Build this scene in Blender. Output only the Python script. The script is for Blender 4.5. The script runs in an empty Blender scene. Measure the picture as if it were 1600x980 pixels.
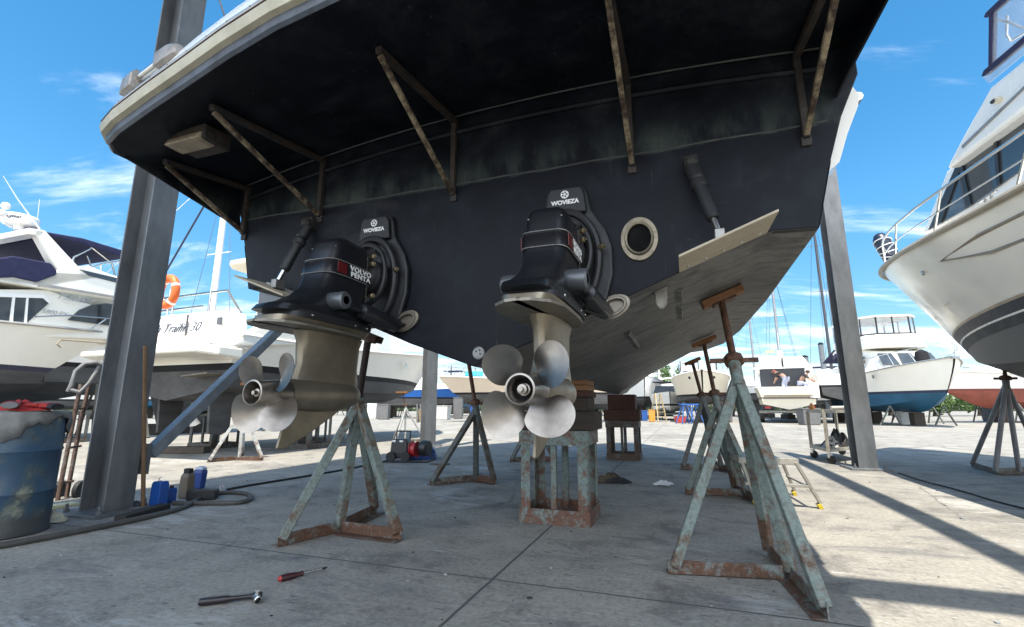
import bpy, bmesh, math, random
from mathutils import Vector, Matrix, Quaternion
R = math.radians
random.seed(7)
sc = bpy.context.scene
COL = sc.collection

# ------------------------------------------------------------------ camera
CAM_H, PITCH, FPX = 0.87, math.atan(146 / 742.0), 742.0
cam_d = bpy.data.cameras.new("camera")
cam = bpy.data.objects.new("camera", cam_d); COL.objects.link(cam)
cam.location = (0, 0, CAM_H); cam.rotation_euler = (math.pi / 2 + PITCH, 0, 0)
cam_d.sensor_width = 36; cam_d.lens = 36 * FPX / 1600
cam_d.clip_start = 0.05; cam_d.clip_end = 2000
sc.camera = cam

# the yard is laid out square to the yacht: x = across, y = along its axis
YAW = R(19.5)
KX, KY = -0.21, 2.6
LAT = Vector((math.cos(YAW), -math.sin(YAW), 0)); AX = Vector((math.sin(YAW), math.cos(YAW), 0))

# ------------------------------------------------------------------ sky and sun
sun_vec = (0.09 * LAT - 0.36 * AX + Vector((0, 0, 1))).normalized()
sun_el = math.asin(sun_vec.z); sun_az = math.atan2(sun_vec.x, sun_vec.y)
w = bpy.data.worlds.new("World"); sc.world = w; w.use_nodes = True
nt = w.node_tree; nt.nodes.clear()
def wn(t, **k):
    n = nt.nodes.new(t)
    for a, b in k.items(): setattr(n, a, b)
    return n
sky = wn('ShaderNodeTexSky'); sky.sky_type = 'NISHITA'; sky.sun_disc = False
sky.sun_elevation = sun_el; sky.sun_rotation = sun_az
sky.air_density = 1.0; sky.dust_density = 0.3; sky.ozone_density = 2.0
hs = wn('ShaderNodeHueSaturation'); hs.inputs['Saturation'].default_value = 1.33; hs.inputs['Hue'].default_value = 0.488
hs.inputs['Value'].default_value = 0.68
tc = wn('ShaderNodeTexCoord'); sp = wn('ShaderNodeSeparateXYZ'); nt.links.new(tc.outputs['Generated'], sp.inputs[0])
# cloud layer: project the view direction on a plane overhead
zz = wn('ShaderNodeMath', operation='ADD'); zz.inputs[1].default_value = 0.12; nt.links.new(sp.outputs[2], zz.inputs[0])
zm = wn('ShaderNodeMath', operation='MAXIMUM'); zm.inputs[1].default_value = 0.06; nt.links.new(zz.outputs[0], zm.inputs[0])
dx = wn('ShaderNodeMath', operation='DIVIDE'); dy = wn('ShaderNodeMath', operation='DIVIDE')
nt.links.new(sp.outputs[0], dx.inputs[0]); nt.links.new(zm.outputs[0], dx.inputs[1])
nt.links.new(sp.outputs[1], dy.inputs[0]); nt.links.new(zm.outputs[0], dy.inputs[1])
cb = wn('ShaderNodeCombineXYZ'); nt.links.new(dx.outputs[0], cb.inputs[0]); nt.links.new(dy.outputs[0], cb.inputs[1])
mp = wn('ShaderNodeMapping'); mp.inputs['Rotation'].default_value = (0, 0, R(35)); mp.inputs['Scale'].default_value = (0.75, 1.7, 1)
mp.inputs['Location'].default_value = (14.2, 5.5, 0); nt.links.new(cb.outputs[0], mp.inputs[0])
n1 = wn('ShaderNodeTexNoise'); n1.inputs['Scale'].default_value = 1.1; n1.inputs['Detail'].default_value = 9; n1.inputs['Roughness'].default_value = 0.6
n1.inputs['Distortion'].default_value = 0.5; nt.links.new(mp.outputs[0], n1.inputs['Vector'])
# more cloud low down
lo = wn('ShaderNodeMapRange'); lo.inputs[1].default_value = 0.0; lo.inputs[2].default_value = 0.6; lo.inputs[3].default_value = 0.10; lo.inputs[4].default_value = -0.10
nt.links.new(sp.outputs[2], lo.inputs[0])
# extra unseen cloud added behind the camera as fill light for facing sides
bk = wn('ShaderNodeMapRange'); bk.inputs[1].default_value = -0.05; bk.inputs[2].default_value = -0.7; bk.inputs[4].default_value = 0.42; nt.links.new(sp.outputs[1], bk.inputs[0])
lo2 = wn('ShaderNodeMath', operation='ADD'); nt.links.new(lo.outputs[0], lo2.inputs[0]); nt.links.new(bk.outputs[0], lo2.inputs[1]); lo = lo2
ad = wn('ShaderNodeMath', operation='ADD'); nt.links.new(n1.outputs[0], ad.inputs[0]); nt.links.new(lo.outputs[0], ad.inputs[1])
cr = wn('ShaderNodeMapRange'); cr.interpolation_type = 'SMOOTHSTEP'
cr.inputs[1].default_value = 0.50; cr.inputs[2].default_value = 0.72; cr.inputs[4].default_value = 0.85; nt.links.new(ad.outputs[0], cr.inputs[0])
mx = wn('ShaderNodeMix', data_type='RGBA'); nt.links.new(cr.outputs[0], mx.inputs[0])
hz = wn('ShaderNodeMapRange'); hz.inputs[1].default_value = 0.0; hz.inputs[2].default_value = 0.35; hz.inputs[3].default_value = 0.62; hz.inputs[4].default_value = 1.0
nt.links.new(sp.outputs[2], hz.inputs[0]); ml = wn('ShaderNodeVectorMath', operation='SCALE'); nt.links.new(sky.outputs[0], ml.inputs[0]); nt.links.new(hz.outputs[0], ml.inputs[3])
nt.links.new(ml.outputs[0], hs.inputs['Color']); nt.links.new(hs.outputs[0], mx.inputs[6]); bb = wn('ShaderNodeMapRange'); bb.inputs[1].default_value = 0.1; bb.inputs[2].default_value = -0.6; bb.inputs[3].default_value = 1.0; bb.inputs[4].default_value = 1.75; nt.links.new(sp.outputs[1], bb.inputs[0])  # the added clouds behind the camera are brightened for more fill
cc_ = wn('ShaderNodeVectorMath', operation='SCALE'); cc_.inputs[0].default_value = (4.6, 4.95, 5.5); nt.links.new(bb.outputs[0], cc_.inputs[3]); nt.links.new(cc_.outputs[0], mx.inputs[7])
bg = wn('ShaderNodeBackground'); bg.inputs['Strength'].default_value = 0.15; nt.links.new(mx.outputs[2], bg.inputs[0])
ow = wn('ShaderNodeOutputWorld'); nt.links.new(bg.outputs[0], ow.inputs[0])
sl = bpy.data.lights.new("sun", 'SUN'); sl.energy = 3.6; sl.angle = R(0.53); sl.color = (1.0, 0.93, 0.81)
so = bpy.data.objects.new("sun", sl); COL.objects.link(so); so.rotation_euler = sun_vec.to_track_quat('Z', 'Y').to_euler(); so.location = (0, 0, 30)
vs = sc.view_settings; vs.view_transform = 'Standard'; vs.look = 'None'; vs.exposure = 1.30; vs.gamma = 1; vs.use_curve_mapping = False
sc.cycles.max_bounces = 8; sc.cycles.diffuse_bounces = 5; sc.cycles.use_denoising = True

# ------------------------------------------------------------------ placing helpers
CP, SP_ = math.cos(PITCH), math.sin(PITCH)
def ray(u, v):
    a = (u - 800) / FPX; b = (490 - v) / FPX
    return Vector((a, CP - b * SP_, SP_ + b * CP))
def G(u, v, z=0.0):                       # point of the ground (or height z) seen there
    r = ray(u, v); t = (z - CAM_H) / r.z
    return Vector((r.x * t, r.y * t, z))
def PY(u, v, Y):                          # point at distance Y
    r = ray(u, v); t = Y / r.y
    return Vector((r.x * t, Y, CAM_H + r.z * t))
def toY(p):                               # world -> yard frame (across, along, up)
    d = Vector((p[0] - KX, p[1] - KY, 0)); return Vector((d.dot(LAT), d.dot(AX), p[2]))
def fromY(s, y, z=0.0):
    return Vector((KX, KY, 0)) + LAT * s + AX * y + Vector((0, 0, z))
def PS(u, v, s):                          # point on the upright plane at 'across' = s, in the yard frame
    r = ray(u, v); K0 = Vector((KX, KY, 0)); o = Vector((0, 0, CAM_H))
    t = (s - (o - K0).dot(LAT)) / r.dot(LAT)
    return toY(o + r * t)

# ------------------------------------------------------------------ objects
def tag(o, label=None, cat=None, group=None, kind=None):
    if label: o['label'] = label
    if cat: o['category'] = cat
    if group: o['group'] = group
    if kind: o['kind'] = kind
    return o
def thing(name, label, cat, loc=(0, 0, 0), rz=0.0, group=None):
    o = bpy.data.objects.new(name, None); COL.objects.link(o); o.empty_display_size = 0.2
    o.location = loc; o.rotation_euler = (0, 0, rz)
    return tag(o, label, cat, group)
def dup(o, parent=None):
    c = o.copy(); COL.objects.link(c); c.parent = parent
    for ch in list(o.children): dup(ch, c)
    return c
class MB:
    def __init__(s): s.bm = bmesh.new()
    def poly(s, vs, faces):
        b = [s.bm.verts.new(v) for v in vs]
        for f in faces:
            try: s.bm.faces.new([b[i] for i in f])
            except ValueError: pass
        return s
    def box(s, c, size, rot=None):
        hx, hy, hz = [d / 2 for d in size]; M = rot or Matrix.Identity(3); c = Vector(c)
        vs = [c + M @ Vector((x * hx, y * hy, z * hz)) for x in (-1, 1) for y in (-1, 1) for z in (-1, 1)]
        return s.poly(vs, [(0, 1, 3, 2), (4, 6, 7, 5), (0, 4, 5, 1), (2, 3, 7, 6), (0, 2, 6, 4), (1, 5, 7, 3)])
    def bar(s, p, q, a, b, up=(0, 0, 1)):
        p, q = Vector(p), Vector(q); d = q - p; z = d.normalized(); u = Vector(up)
        x = z.cross(u)
        if x.length < 1e-4: x = z.cross(Vector((0, 1, 0)))
        x.normalize(); y = z.cross(x)
        M = Matrix((x, y, z)).transposed()
        return s.box((p + q) / 2, (a, b, d.length), M)
    def tube(s, pts, r, n=8, close=False):
        pts = [Vector(p) for p in pts]; N = len(pts); rings = []
        rr = r if isinstance(r, (list, tuple)) else [r] * N
        ref = None
        for i, p in enumerate(pts):
            if close: t = pts[(i + 1) % N] - pts[i - 1]
            else: t = pts[min(i + 1, N - 1)] - pts[max(i - 1, 0)]
            t.normalize()
            if ref is None:
                ref = t.cross(Vector((0, 0, 1)))
                if ref.length < 1e-3: ref = t.cross(Vector((0, 1, 0)))
            ref = (ref - t * ref.dot(t)).normalized(); bn = t.cross(ref)
            rings.append([s.bm.verts.new(p + (ref * math.cos(2 * math.pi * k / n) + bn * math.sin(2 * math.pi * k / n)) * rr[i]) for k in range(n)])
        for i in range(N if close else N - 1):
            A, B = rings[i], rings[(i + 1) % N]
            for k in range(n): s.bm.faces.new((A[k], A[(k + 1) % n], B[(k + 1) % n], B[k]))
        if not close:
            s.bm.faces.new(rings[0][::-1]); s.bm.faces.new(rings[-1])
        return s
    def loft(s, secs, cap0=True, cap1=True, close=True):
        rings = [[s.bm.verts.new(p) for p in sec] for sec in secs]; n = len(rings[0])
        for A, B in zip(rings, rings[1:]):
            for k in range(n if close else n - 1):
                f = [A[k], A[(k + 1) % n], B[(k + 1) % n], B[k]]
                try: s.bm.faces.new(f)
                except ValueError: pass
        if cap0: s.bm.faces.new(rings[0][::-1])
        if cap1: s.bm.faces.new(rings[-1])
        return s
    def lathe(s, prof, c, axis=(0, 0, 1), n=24, caps=True):
        z = Vector(axis).normalized(); x = z.cross(Vector((0, 0, 1)))
        if x.length < 1e-3: x = Vector((1, 0, 0))
        x.normalize(); y = z.cross(x); c = Vector(c)
        return s.loft([[c + z * h + (x * math.cos(2 * math.pi * k / n) + y * math.sin(2 * math.pi * k / n)) * max(r, 1e-4) for k in range(n)] for r, h in prof], caps, caps)
    def prism(s, pts, off):                # polygon of 3D points pushed along off
        off = Vector(off); n = len(pts); P = [Vector(p) for p in pts]
        return s.poly(P + [p + off for p in P], [tuple(range(n))[::-1], tuple(range(n, 2 * n))] + [(i, (i + 1) % n, n + (i + 1) % n, n + i) for i in range(n)])
    def ball(s, c, r, seg=10):
        rx, ry, rz = r if isinstance(r, (list, tuple)) else (r, r, r); c = Vector(c)
        secs = []
        for i in range(1, seg):
            a = math.pi * i / seg
            secs.append([c + Vector((rx * math.sin(a) * math.cos(2 * math.pi * k / (seg * 2)), ry * math.sin(a) * math.sin(2 * math.pi * k / (seg * 2)), -rz * math.cos(a))) for k in range(seg * 2)])
        return s.loft(secs)
    def build(s, name, mat, parent=None, smooth=False, bevel=0.0, xf=None, solid=0.0, sub=0, loc=None):
        bm = s.bm
        if xf:
            for v in bm.verts: v.co = xf(v.co)
        bmesh.ops.remove_doubles(bm, verts=bm.verts, dist=1e-5)
        bmesh.ops.recalc_face_normals(bm, faces=bm.faces)
        me = bpy.data.meshes.new(name); bm.to_mesh(me); bm.free()
        o = bpy.data.objects.new(name, me); COL.objects.link(o); me.materials.append(mat)
        if parent: o.parent = parent
        if loc is not None: o.location = loc
        if solid:
            m = o.modifiers.new('solid', 'SOLIDIFY'); m.thickness = solid; m.offset = 0
        if bevel:
            m = o.modifiers.new('bevel', 'BEVEL'); m.width = bevel; m.segments = 2; m.limit_method = 'ANGLE'; m.angle_limit = R(35)
        if sub:
            m = o.modifiers.new('sub', 'SUBSURF'); m.levels = sub; m.render_levels = sub
        if smooth:
            for p in me.polygons: p.use_smooth = True
            if not sub:
                m = me.attributes.new('sharp_edge', 'BOOLEAN', 'EDGE') if 'sharp_edge' not in me.attributes else me.attributes['sharp_edge']
                me.set_sharp_from_angle(angle=R(smooth if smooth is not True else 40))
        elif bevel:
            pass
        return o
def text(body, name, mat, parent, loc, rot, size, ext=0.001, shear=0.0, bold=0.0, align='CENTER', sp=1.0, lsp=0.9):
    c = bpy.data.curves.new(name, 'FONT'); c.body = body; c.size = size; c.extrude = ext; c.shear = shear; c.offset = bold
    c.align_x = align; c.align_y = 'CENTER'; c.space_character = sp; c.space_line = lsp
    tmp = bpy.data.objects.new(name, c); me = bpy.data.meshes.new_from_object(tmp); bpy.data.objects.remove(tmp); bpy.data.curves.remove(c)
    me.name = name; me.materials.clear(); me.materials.append(mat)
    o = bpy.data.objects.new(name, me); COL.objects.link(o)
    o.parent = parent; o.location = loc; o.rotation_euler = rot
    return o

# ------------------------------------------------------------------ materials
def node_mat(name):
    m = bpy.data.materials.new(name); m.use_nodes = True; t = m.node_tree
    return m, t, t.nodes['Principled BSDF']
def nd(t, ty, **k):
    n = t.nodes.new(ty)
    for a, b in k.items():
        if a in n.inputs.keys(): n.inputs[a].default_value = b
        else: setattr(n, a, b)
    return n
def ramp(t, src, stops):
    r = t.nodes.new('ShaderNodeValToRGB'); e = r.color_ramp.elements
    e[0].position, e[0].color = stops[0][0], (*stops[0][1], 1); e[1].position, e[1].color = stops[-1][0], (*stops[-1][1], 1)
    for p, c in stops[1:-1]:
        k = e.new(p); k.color = (*c, 1)
    t.links.new(src, r.inputs[0]); return r
def noise(t, vec, scale, detail=5, rough=0.6, dist=0.0):
    n = nd(t, 'ShaderNodeTexNoise', Scale=scale, Detail=detail, Roughness=rough, Distortion=dist); t.links.new(vec, n.inputs['Vector']); return n
def mixc(t, fac, a, b):
    m = t.nodes.new('ShaderNodeMix'); m.data_type = 'RGBA'
    for i, v in ((0, fac), (6, a), (7, b)):
        if isinstance(v, (int, float)): m.inputs[i].default_value = v
        elif isinstance(v, tuple): m.inputs[i].default_value = (*v, 1)
        else: t.links.new(v, m.inputs[i])
    return m.outputs[2]
def coords(t, scale=(1, 1, 1), rot=(0, 0, 0)):
    c = nd(t, 'ShaderNodeTexCoord'); m = nd(t, 'ShaderNodeMapping'); m.inputs['Scale'].default_value = scale; m.inputs['Rotation'].default_value = rot
    t.links.new(c.outputs['Object'], m.inputs[0]); return m.outputs[0]
def bump(t, b, src, strength=0.2, dist=0.01):
    n = nd(t, 'ShaderNodeBump', Strength=strength, Distance=dist); t.links.new(src, n.inputs['Height']); t.links.new(n.outputs[0], b.inputs['Normal'])
MC = {}
def paint(name, c, rough=0.45, metal=0.0, var=0.25, scale=6.0, bmp=0.05, c2=None, spec=0.5, stretch=(1, 1, 1), coat=0.0, lohi=(0.35, 0.7)):
    if name in MC: return MC[name]
    m, t, b = node_mat(name); v = coords(t, stretch); n = noise(t, v, scale, 7, 0.65)
    c2 = c2 or tuple(x * (1 - var) for x in c)
    r = ramp(t, n.outputs[0], [(lohi[0], c), (lohi[1], c2)])
    t.links.new(r.outputs[0], b.inputs['Base Color'])
    rr = nd(t, 'ShaderNodeMapRange'); rr.inputs[3].default_value = max(rough - 0.1, 0.03); rr.inputs[4].default_value = min(rough + 0.12, 1)
    t.links.new(n.outputs[0], rr.inputs[0]); t.links.new(rr.outputs[0], b.inputs['Roughness'])
    b.inputs['Metallic'].default_value = metal; b.inputs['Specular IOR Level'].default_value = spec
    if coat: b.inputs['Coat Weight'].default_value = coat; b.inputs['Coat Roughness'].default_value = 0.08
    if bmp:
        n2 = noise(t, v, scale * 6, 4); bump(t, b, n2.outputs[0], bmp)
    MC[name] = m; return m
def rusty(name, c, rust=(0.11, 0.045, 0.02), amount=0.5, scale=7.0, rough=0.7):
    if name in MC: return MC[name]
    m, t, b = node_mat(name); v = coords(t); n = noise(t, v, scale * 1.6, 12, 0.78, 0.2); n2 = noise(t, v, scale * 6, 6, 0.7); n3 = noise(t, v, scale * 0.4, 3)
    a = nd(t, 'ShaderNodeMath', operation='ADD'); t.links.new(n.outputs[0], a.inputs[0])
    k = nd(t, 'ShaderNodeMath', operation='MULTIPLY'); k.inputs[1].default_value = 0.5; t.links.new(n3.outputs[0], k.inputs[0]); t.links.new(k.outputs[0], a.inputs[1])
    c0 = nd(t, 'ShaderNodeTexCoord'); sz = nd(t, 'ShaderNodeSeparateXYZ'); t.links.new(c0.outputs['Object'], sz.inputs[0])
    lowr = nd(t, 'ShaderNodeMapRange'); lowr.inputs[1].default_value = 0.0; lowr.inputs[2].default_value = 0.28; lowr.inputs[3].default_value = 0.11; lowr.inputs[4].default_value = 0.0; t.links.new(sz.outputs[2], lowr.inputs[0])
    a2 = nd(t, 'ShaderNodeMath', operation='ADD'); t.links.new(a.outputs[0], a2.inputs[0]); t.links.new(lowr.outputs[0], a2.inputs[1])
    mr = nd(t, 'ShaderNodeMapRange', interpolation_type='SMOOTHSTEP'); th = 1.0 - 0.5 * amount
    mr.inputs[1].default_value = th - 0.10; mr.inputs[2].default_value = th + 0.12; t.links.new(a2.outputs[0], mr.inputs[0])
    cp = ramp(t, n2.outputs[0], [(0.3, tuple(x * 0.55 for x in c)), (0.5, c), (0.75, tuple(min(1, x * 1.35) for x in c))])
    cr_ = ramp(t, n2.outputs[0], [(0.3, tuple(x * 0.4 for x in rust)), (0.5, rust), (0.75, tuple(x * 1.7 for x in rust))])
    t.links.new(mixc(t, mr.outputs[0], cp.outputs[0], cr_.outputs[0]), b.inputs['Base Color'])
    b.inputs['Roughness'].default_value = rough; bump(t, b, n2.outputs[0], 0.3, 0.004)
    MC[name] = m; return m
def glassy(name, c, rough=0.06, metal=0.0, alpha=1.0):
    if name in MC: return MC[name]
    m, t, b = node_mat(name); v = coords(t); n = noise(t, v, 1.5, 3)
    r = ramp(t, n.outputs[0], [(0.3, c), (0.7, tuple(x * 0.6 for x in c))]); t.links.new(r.outputs[0], b.inputs['Base Color'])
    b.inputs['Roughness'].default_value = rough; b.inputs['Metallic'].default_value = metal; b.inputs['Alpha'].default_value = alpha
    MC[name] = m; return m
def wood(name, c, c2, scale=4.0):
    if name in MC: return MC[name]
    m, t, b = node_mat(name); v = coords(t, (1, 8, 8)); n = noise(t, v, scale, 8, 0.7, 0.6); v2 = coords(t); n2 = noise(t, v2, 3, 4)
    r = ramp(t, n.outputs[0], [(0.3, c2), (0.7, c)])
    t.links.new(mixc(t, n2.outputs[0], r.outputs[0], tuple(x * 0.6 for x in c2)), b.inputs['Base Color'])
    b.inputs['Roughness'].default_value = 0.85; bump(t, b, n.outputs[0], 0.4, 0.005)
    MC[name] = m; return m

GEL = paint('gelcoat', (0.87, 0.84, 0.75), 0.22, var=0.06, scale=2.0, bmp=0.0, coat=0.3)
GELW = paint('gelcoat_white', (0.87, 0.86, 0.82), 0.25, var=0.06, scale=2.0, bmp=0.0)
GELC = paint('gelcoat_cream', (0.72, 0.66, 0.52), 0.3, var=0.08, scale=2.0, bmp=0.0)
STAIN = paint('stainless', (0.62, 0.61, 0.58), 0.22, 1.0, var=0.2, scale=9, bmp=0.0)
NAVY = paint('navy_canvas', (0.018, 0.02, 0.07), 0.85, var=0.3, scale=8, bmp=0.3)
GALV = paint('galvanised', (0.17, 0.18, 0.188), 0.5, 0.25, c2=(0.085, 0.09, 0.095), scale=3.2, bmp=0.08, stretch=(1.5, 1.5, 0.5))
DGLASS = glassy('dark_glass', (0.02, 0.025, 0.03))
GRUB = paint('black_rubber', (0.014, 0.014, 0.015), 0.65, var=0.3, scale=12)
BLK = paint('black_plastic', (0.012, 0.012, 0.013), 0.4, var=0.3, scale=12)
# ------------------------------------------------------------------ ground
def ground_mat():
    m, t, b = node_mat('concrete')
    c = nd(t, 'ShaderNodeTexCoord'); mp = nd(t, 'ShaderNodeMapping')
    # yard frame: rotate so that x runs across, y along
    mp.inputs['Location'].default_value = (0, 0, 0); mp.inputs['Rotation'].default_value = (0, 0, YAW)
    t.links.new(c.outputs['Object'], mp.inputs[0]); v = mp.outputs[0]
    big = noise(t, v, 0.35, 6, 0.65, 0.5); mid = noise(t, v, 2.2, 10, 0.74, 0.25); fine = noise(t, v, 38, 5, 0.7)
    base = ramp(t, big.outputs[0], [(0.3, (0.215, 0.205, 0.185)), (0.5, (0.305, 0.29, 0.258)), (0.72, (0.25, 0.238, 0.212))])
    midr = ramp(t, mid.outputs[0], [(0.34, (0.52, 0.52, 0.54)), (0.47, (0.92, 0.92, 0.92)), (0.58, (1.02, 1.02, 1.0)), (0.72, (1.2, 1.19, 1.16))])
    mul = nd(t, 'ShaderNodeMix', data_type='RGBA', blend_type='MULTIPLY'); mul.inputs[0].default_value = 1
    t.links.new(base.outputs[0], mul.inputs[6]); t.links.new(midr.outputs[0], mul.inputs[7]); col = mul.outputs[2]
    fr = ramp(t, fine.outputs[0], [(0.3, (0.66, 0.66, 0.66)), (0.6, (1.10, 1.10, 1.10))])
    mul2 = nd(t, 'ShaderNodeMix', data_type='RGBA', blend_type='MULTIPLY'); mul2.inputs[0].default_value = 1
    t.links.new(col, mul2.inputs[6]); t.links.new(fr.outputs[0], mul2.inputs[7]); col = mul2.outputs[2]
    # worn pale smears (old antifoul and filler dust), streaked along one way
    mp3 = nd(t, 'ShaderNodeMapping'); mp3.inputs['Rotation'].default_value = (0, 0, 0.5); mp3.inputs['Scale'].default_value = (1, 3.4, 1); t.links.new(v, mp3.inputs[0])
    sm = noise(t, mp3.outputs[0], 2.6, 12, 0.8, 0.6); patch = noise(t, v, 0.55, 3)
    am = nd(t, 'ShaderNodeMath', operation='MULTIPLY'); t.links.new(sm.outputs[0], am.inputs[0]); t.links.new(patch.outputs[0], am.inputs[1])
    ms = nd(t, 'ShaderNodeMapRange', interpolation_type='SMOOTHSTEP'); ms.inputs[1].default_value = 0.29; ms.inputs[2].default_value = 0.35; ms.inputs[4].default_value = 0.7
    t.links.new(am.outputs[0], ms.inputs[0]); col = mixc(t, ms.outputs[0], col, (0.40, 0.40, 0.385))
    wob0 = nd(t, 'ShaderNodeMix', data_type='RGBA'); wob0.inputs[0].default_value = 0.10; t.links.new(mp3.outputs[0], wob0.inputs[6]); t.links.new(mid.outputs[1], wob0.inputs[7])
    # dark oil and paint stains
    st = noise(t, mp3.outputs[0], 1.1, 10, 0.74, 0.5); md = nd(t, 'ShaderNodeMapRange', interpolation_type='SMOOTHSTEP')
    md.inputs[1].default_value = 0.51; md.inputs[2].default_value = 0.70; md.inputs[4].default_value = 0.72; t.links.new(st.outputs[0], md.inputs[0])
    col = mixc(t, md.outputs[0], col, (0.105, 0.105, 0.115))
    # hairline cracks and scratches
    cv = nd(t, 'ShaderNodeTexVoronoi', Scale=0.42, feature='DISTANCE_TO_EDGE'); cw = nd(t, 'ShaderNodeMix', data_type='RGBA'); cw.inputs[0].default_value = 0.16; t.links.new(v, cw.inputs[6]); t.links.new(mid.outputs[1], cw.inputs[7]); t.links.new(cw.outputs[2], cv.inputs['Vector'])
    ce = nd(t, 'ShaderNodeMapRange'); ce.inputs[1].default_value = 0.001; ce.inputs[2].default_value = 0.0045; ce.inputs[3].default_value = 0.7; ce.inputs[4].default_value = 0.0; t.links.new(cv.outputs['Distance'], ce.inputs[0])
    cm = nd(t, 'ShaderNodeMath', operation='MULTIPLY'); cg = ramp(t, patch.outputs[0], [(0.5, (0, 0, 0)), (0.58, (1, 1, 1))]); t.links.new(ce.outputs[0], cm.inputs[0]); t.links.new(cg.outputs[0], cm.inputs[1])
    col = mixc(t, cm.outputs[0], col, (0.09, 0.09, 0.09))
    mp5 = nd(t, 'ShaderNodeMapping'); mp5.inputs['Rotation'].default_value = (0, 0, -0.35); mp5.inputs['Scale'].default_value = (3, 26, 1); t.links.new(v, mp5.inputs[0])
    sc5 = noise(t, mp5.outputs[0], 1.3, 5, 0.6, 0.4); sr5 = ramp(t, sc5.outputs[0], [(0.66, (0, 0, 0)), (0.73, (0.55, 0.55, 0.55))]); col = mixc(t, sr5.outputs[0], col, (0.48, 0.48, 0.46))
    # drips of old bottom paint
    vp = nd(t, 'ShaderNodeTexVoronoi', Scale=3.1); t.links.new(wob0.outputs[2], vp.inputs['Vector']); sp5 = nd(t, 'ShaderNodeSeparateColor'); t.links.new(vp.outputs['Color'], sp5.inputs[0])
    th5 = nd(t, 'ShaderNodeMapRange'); th5.inputs[1].default_value = 0.80; th5.inputs[2].default_value = 1.0; th5.inputs[4].default_value = 0.13; t.links.new(sp5.outputs[1], th5.inputs[0])
    lt5 = nd(t, 'ShaderNodeMath', operation='LESS_THAN'); t.links.new(vp.outputs['Distance'], lt5.inputs[0]); t.links.new(th5.outputs[0], lt5.inputs[1]); k5 = nd(t, 'ShaderNodeMath', operation='MULTIPLY'); k5.inputs[1].default_value = 0.6; t.links.new(lt5.outputs[0], k5.inputs[0])
    dc5 = ramp(t, sp5.outputs[2], [(0.3, (0.02, 0.022, 0.03)), (0.6, (0.6, 0.6, 0.58)), (0.8, (0.05, 0.10, 0.16))]); col = mixc(t, k5.outputs[0], col, dc5.outputs[0])
    # small dark chips
    vo = nd(t, 'ShaderNodeTexVoronoi', Scale=7.0); vo.inputs['Randomness'].default_value = 1
    wob = nd(t, 'ShaderNodeMix', data_type='RGBA'); wob.inputs[0].default_value = 0.06; t.links.new(mp3.outputs[0], wob.inputs[6]); t.links.new(mid.outputs[1], wob.inputs[7])
    t.links.new(wob.outputs[2], vo.inputs['Vector'])
    sepc = nd(t, 'ShaderNodeSeparateColor'); t.links.new(vo.outputs['Color'], sepc.inputs[0])
    thr = nd(t, 'ShaderNodeMapRange'); thr.inputs[1].default_value = 0.45; thr.inputs[2].default_value = 1.0; thr.inputs[3].default_value = 0.0; thr.inputs[4].default_value = 0.19
    t.links.new(sepc.outputs[0], thr.inputs[0])
    lt = nd(t, 'ShaderNodeMath', operation='LESS_THAN'); t.links.new(vo.outputs['Distance'], lt.inputs[0]); t.links.new(thr.outputs[0], lt.inputs[1])
    k = nd(t, 'ShaderNodeMath', operation='MULTIPLY'); k.inputs[1].default_value = 0.75; t.links.new(lt.outputs[0], k.inputs[0])
    col = mixc(t, k.outputs[0], col, (0.10, 0.10, 0.105))
    # slab joints
    sx = nd(t, 'ShaderNodeSeparateXYZ'); 
    jw = nd(t, 'ShaderNodeMix', data_type='RGBA'); jw.inputs[0].default_value = 0.012; t.links.new(v, jw.inputs[6]); 
    jn = noise(t, v, 5, 4); t.links.new(jn.outputs[1], jw.inputs[7]); t.links.new(jw.outputs[2], sx.inputs[0])
    def joint(out, at, per, wd):
        a = nd(t, 'ShaderNodeMath', operation='SUBTRACT'); a.inputs[1].default_value = at; t.links.new(out, a.inputs[0])
        d = nd(t, 'ShaderNodeMath', operation='PINGPONG'); d.inputs[1].default_value = per / 2; t.links.new(a.outputs[0], d.inputs[0])
        e = nd(t, 'ShaderNodeMapRange'); e.inputs[1].default_value = wd * 0.6; e.inputs[2].default_value = wd * 1.5; e.inputs[3].default_value = 1; e.inputs[4].default_value = 0
        t.links.new(d.outputs[0], e.inputs[0]); return e.outputs[0]
    K0 = Vector((KX, KY, 0)); ks, ky = K0.dot(LAT), K0.dot(AX)
    ja = joint(sx.outputs[0], ks + 0.10, 4.6, 0.007); jb = joint(sx.outputs[1], ky + 0.07, 5.5, 0.006)
    jm = nd(t, 'ShaderNodeMath', operation='MAXIMUM'); t.links.new(ja, jm.inputs[0]); t.links.new(jb, jm.inputs[1])
    col = mixc(t, jm.outputs[0], col, (0.075, 0.075, 0.075))
    t.links.new(col, b.inputs['Base Color']); b.inputs['Roughness'].default_value = 0.88; b.inputs['Specular IOR Level'].default_value = 0.3
    h = nd(t, 'ShaderNodeMath', operation='SUBTRACT'); t.links.new(fine.outputs[0], h.inputs[0]); t.links.new(jm.outputs[0], h.inputs[1])
    h2 = nd(t, 'ShaderNodeMath', operation='ADD'); t.links.new(h.outputs[0], h2.inputs[0]); t.links.new(mid.outputs[0], h2.inputs[1])
    bump(t, b, h2.outputs[0], 0.35, 0.008)
    return m
g = MB().poly([(-500, -300, 0), (500, -300, 0), (500, 900, 0), (-500, 900, 0)], [(0, 1, 2, 3)]).build('ground', ground_mat()); tag(g, kind='structure')
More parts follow.
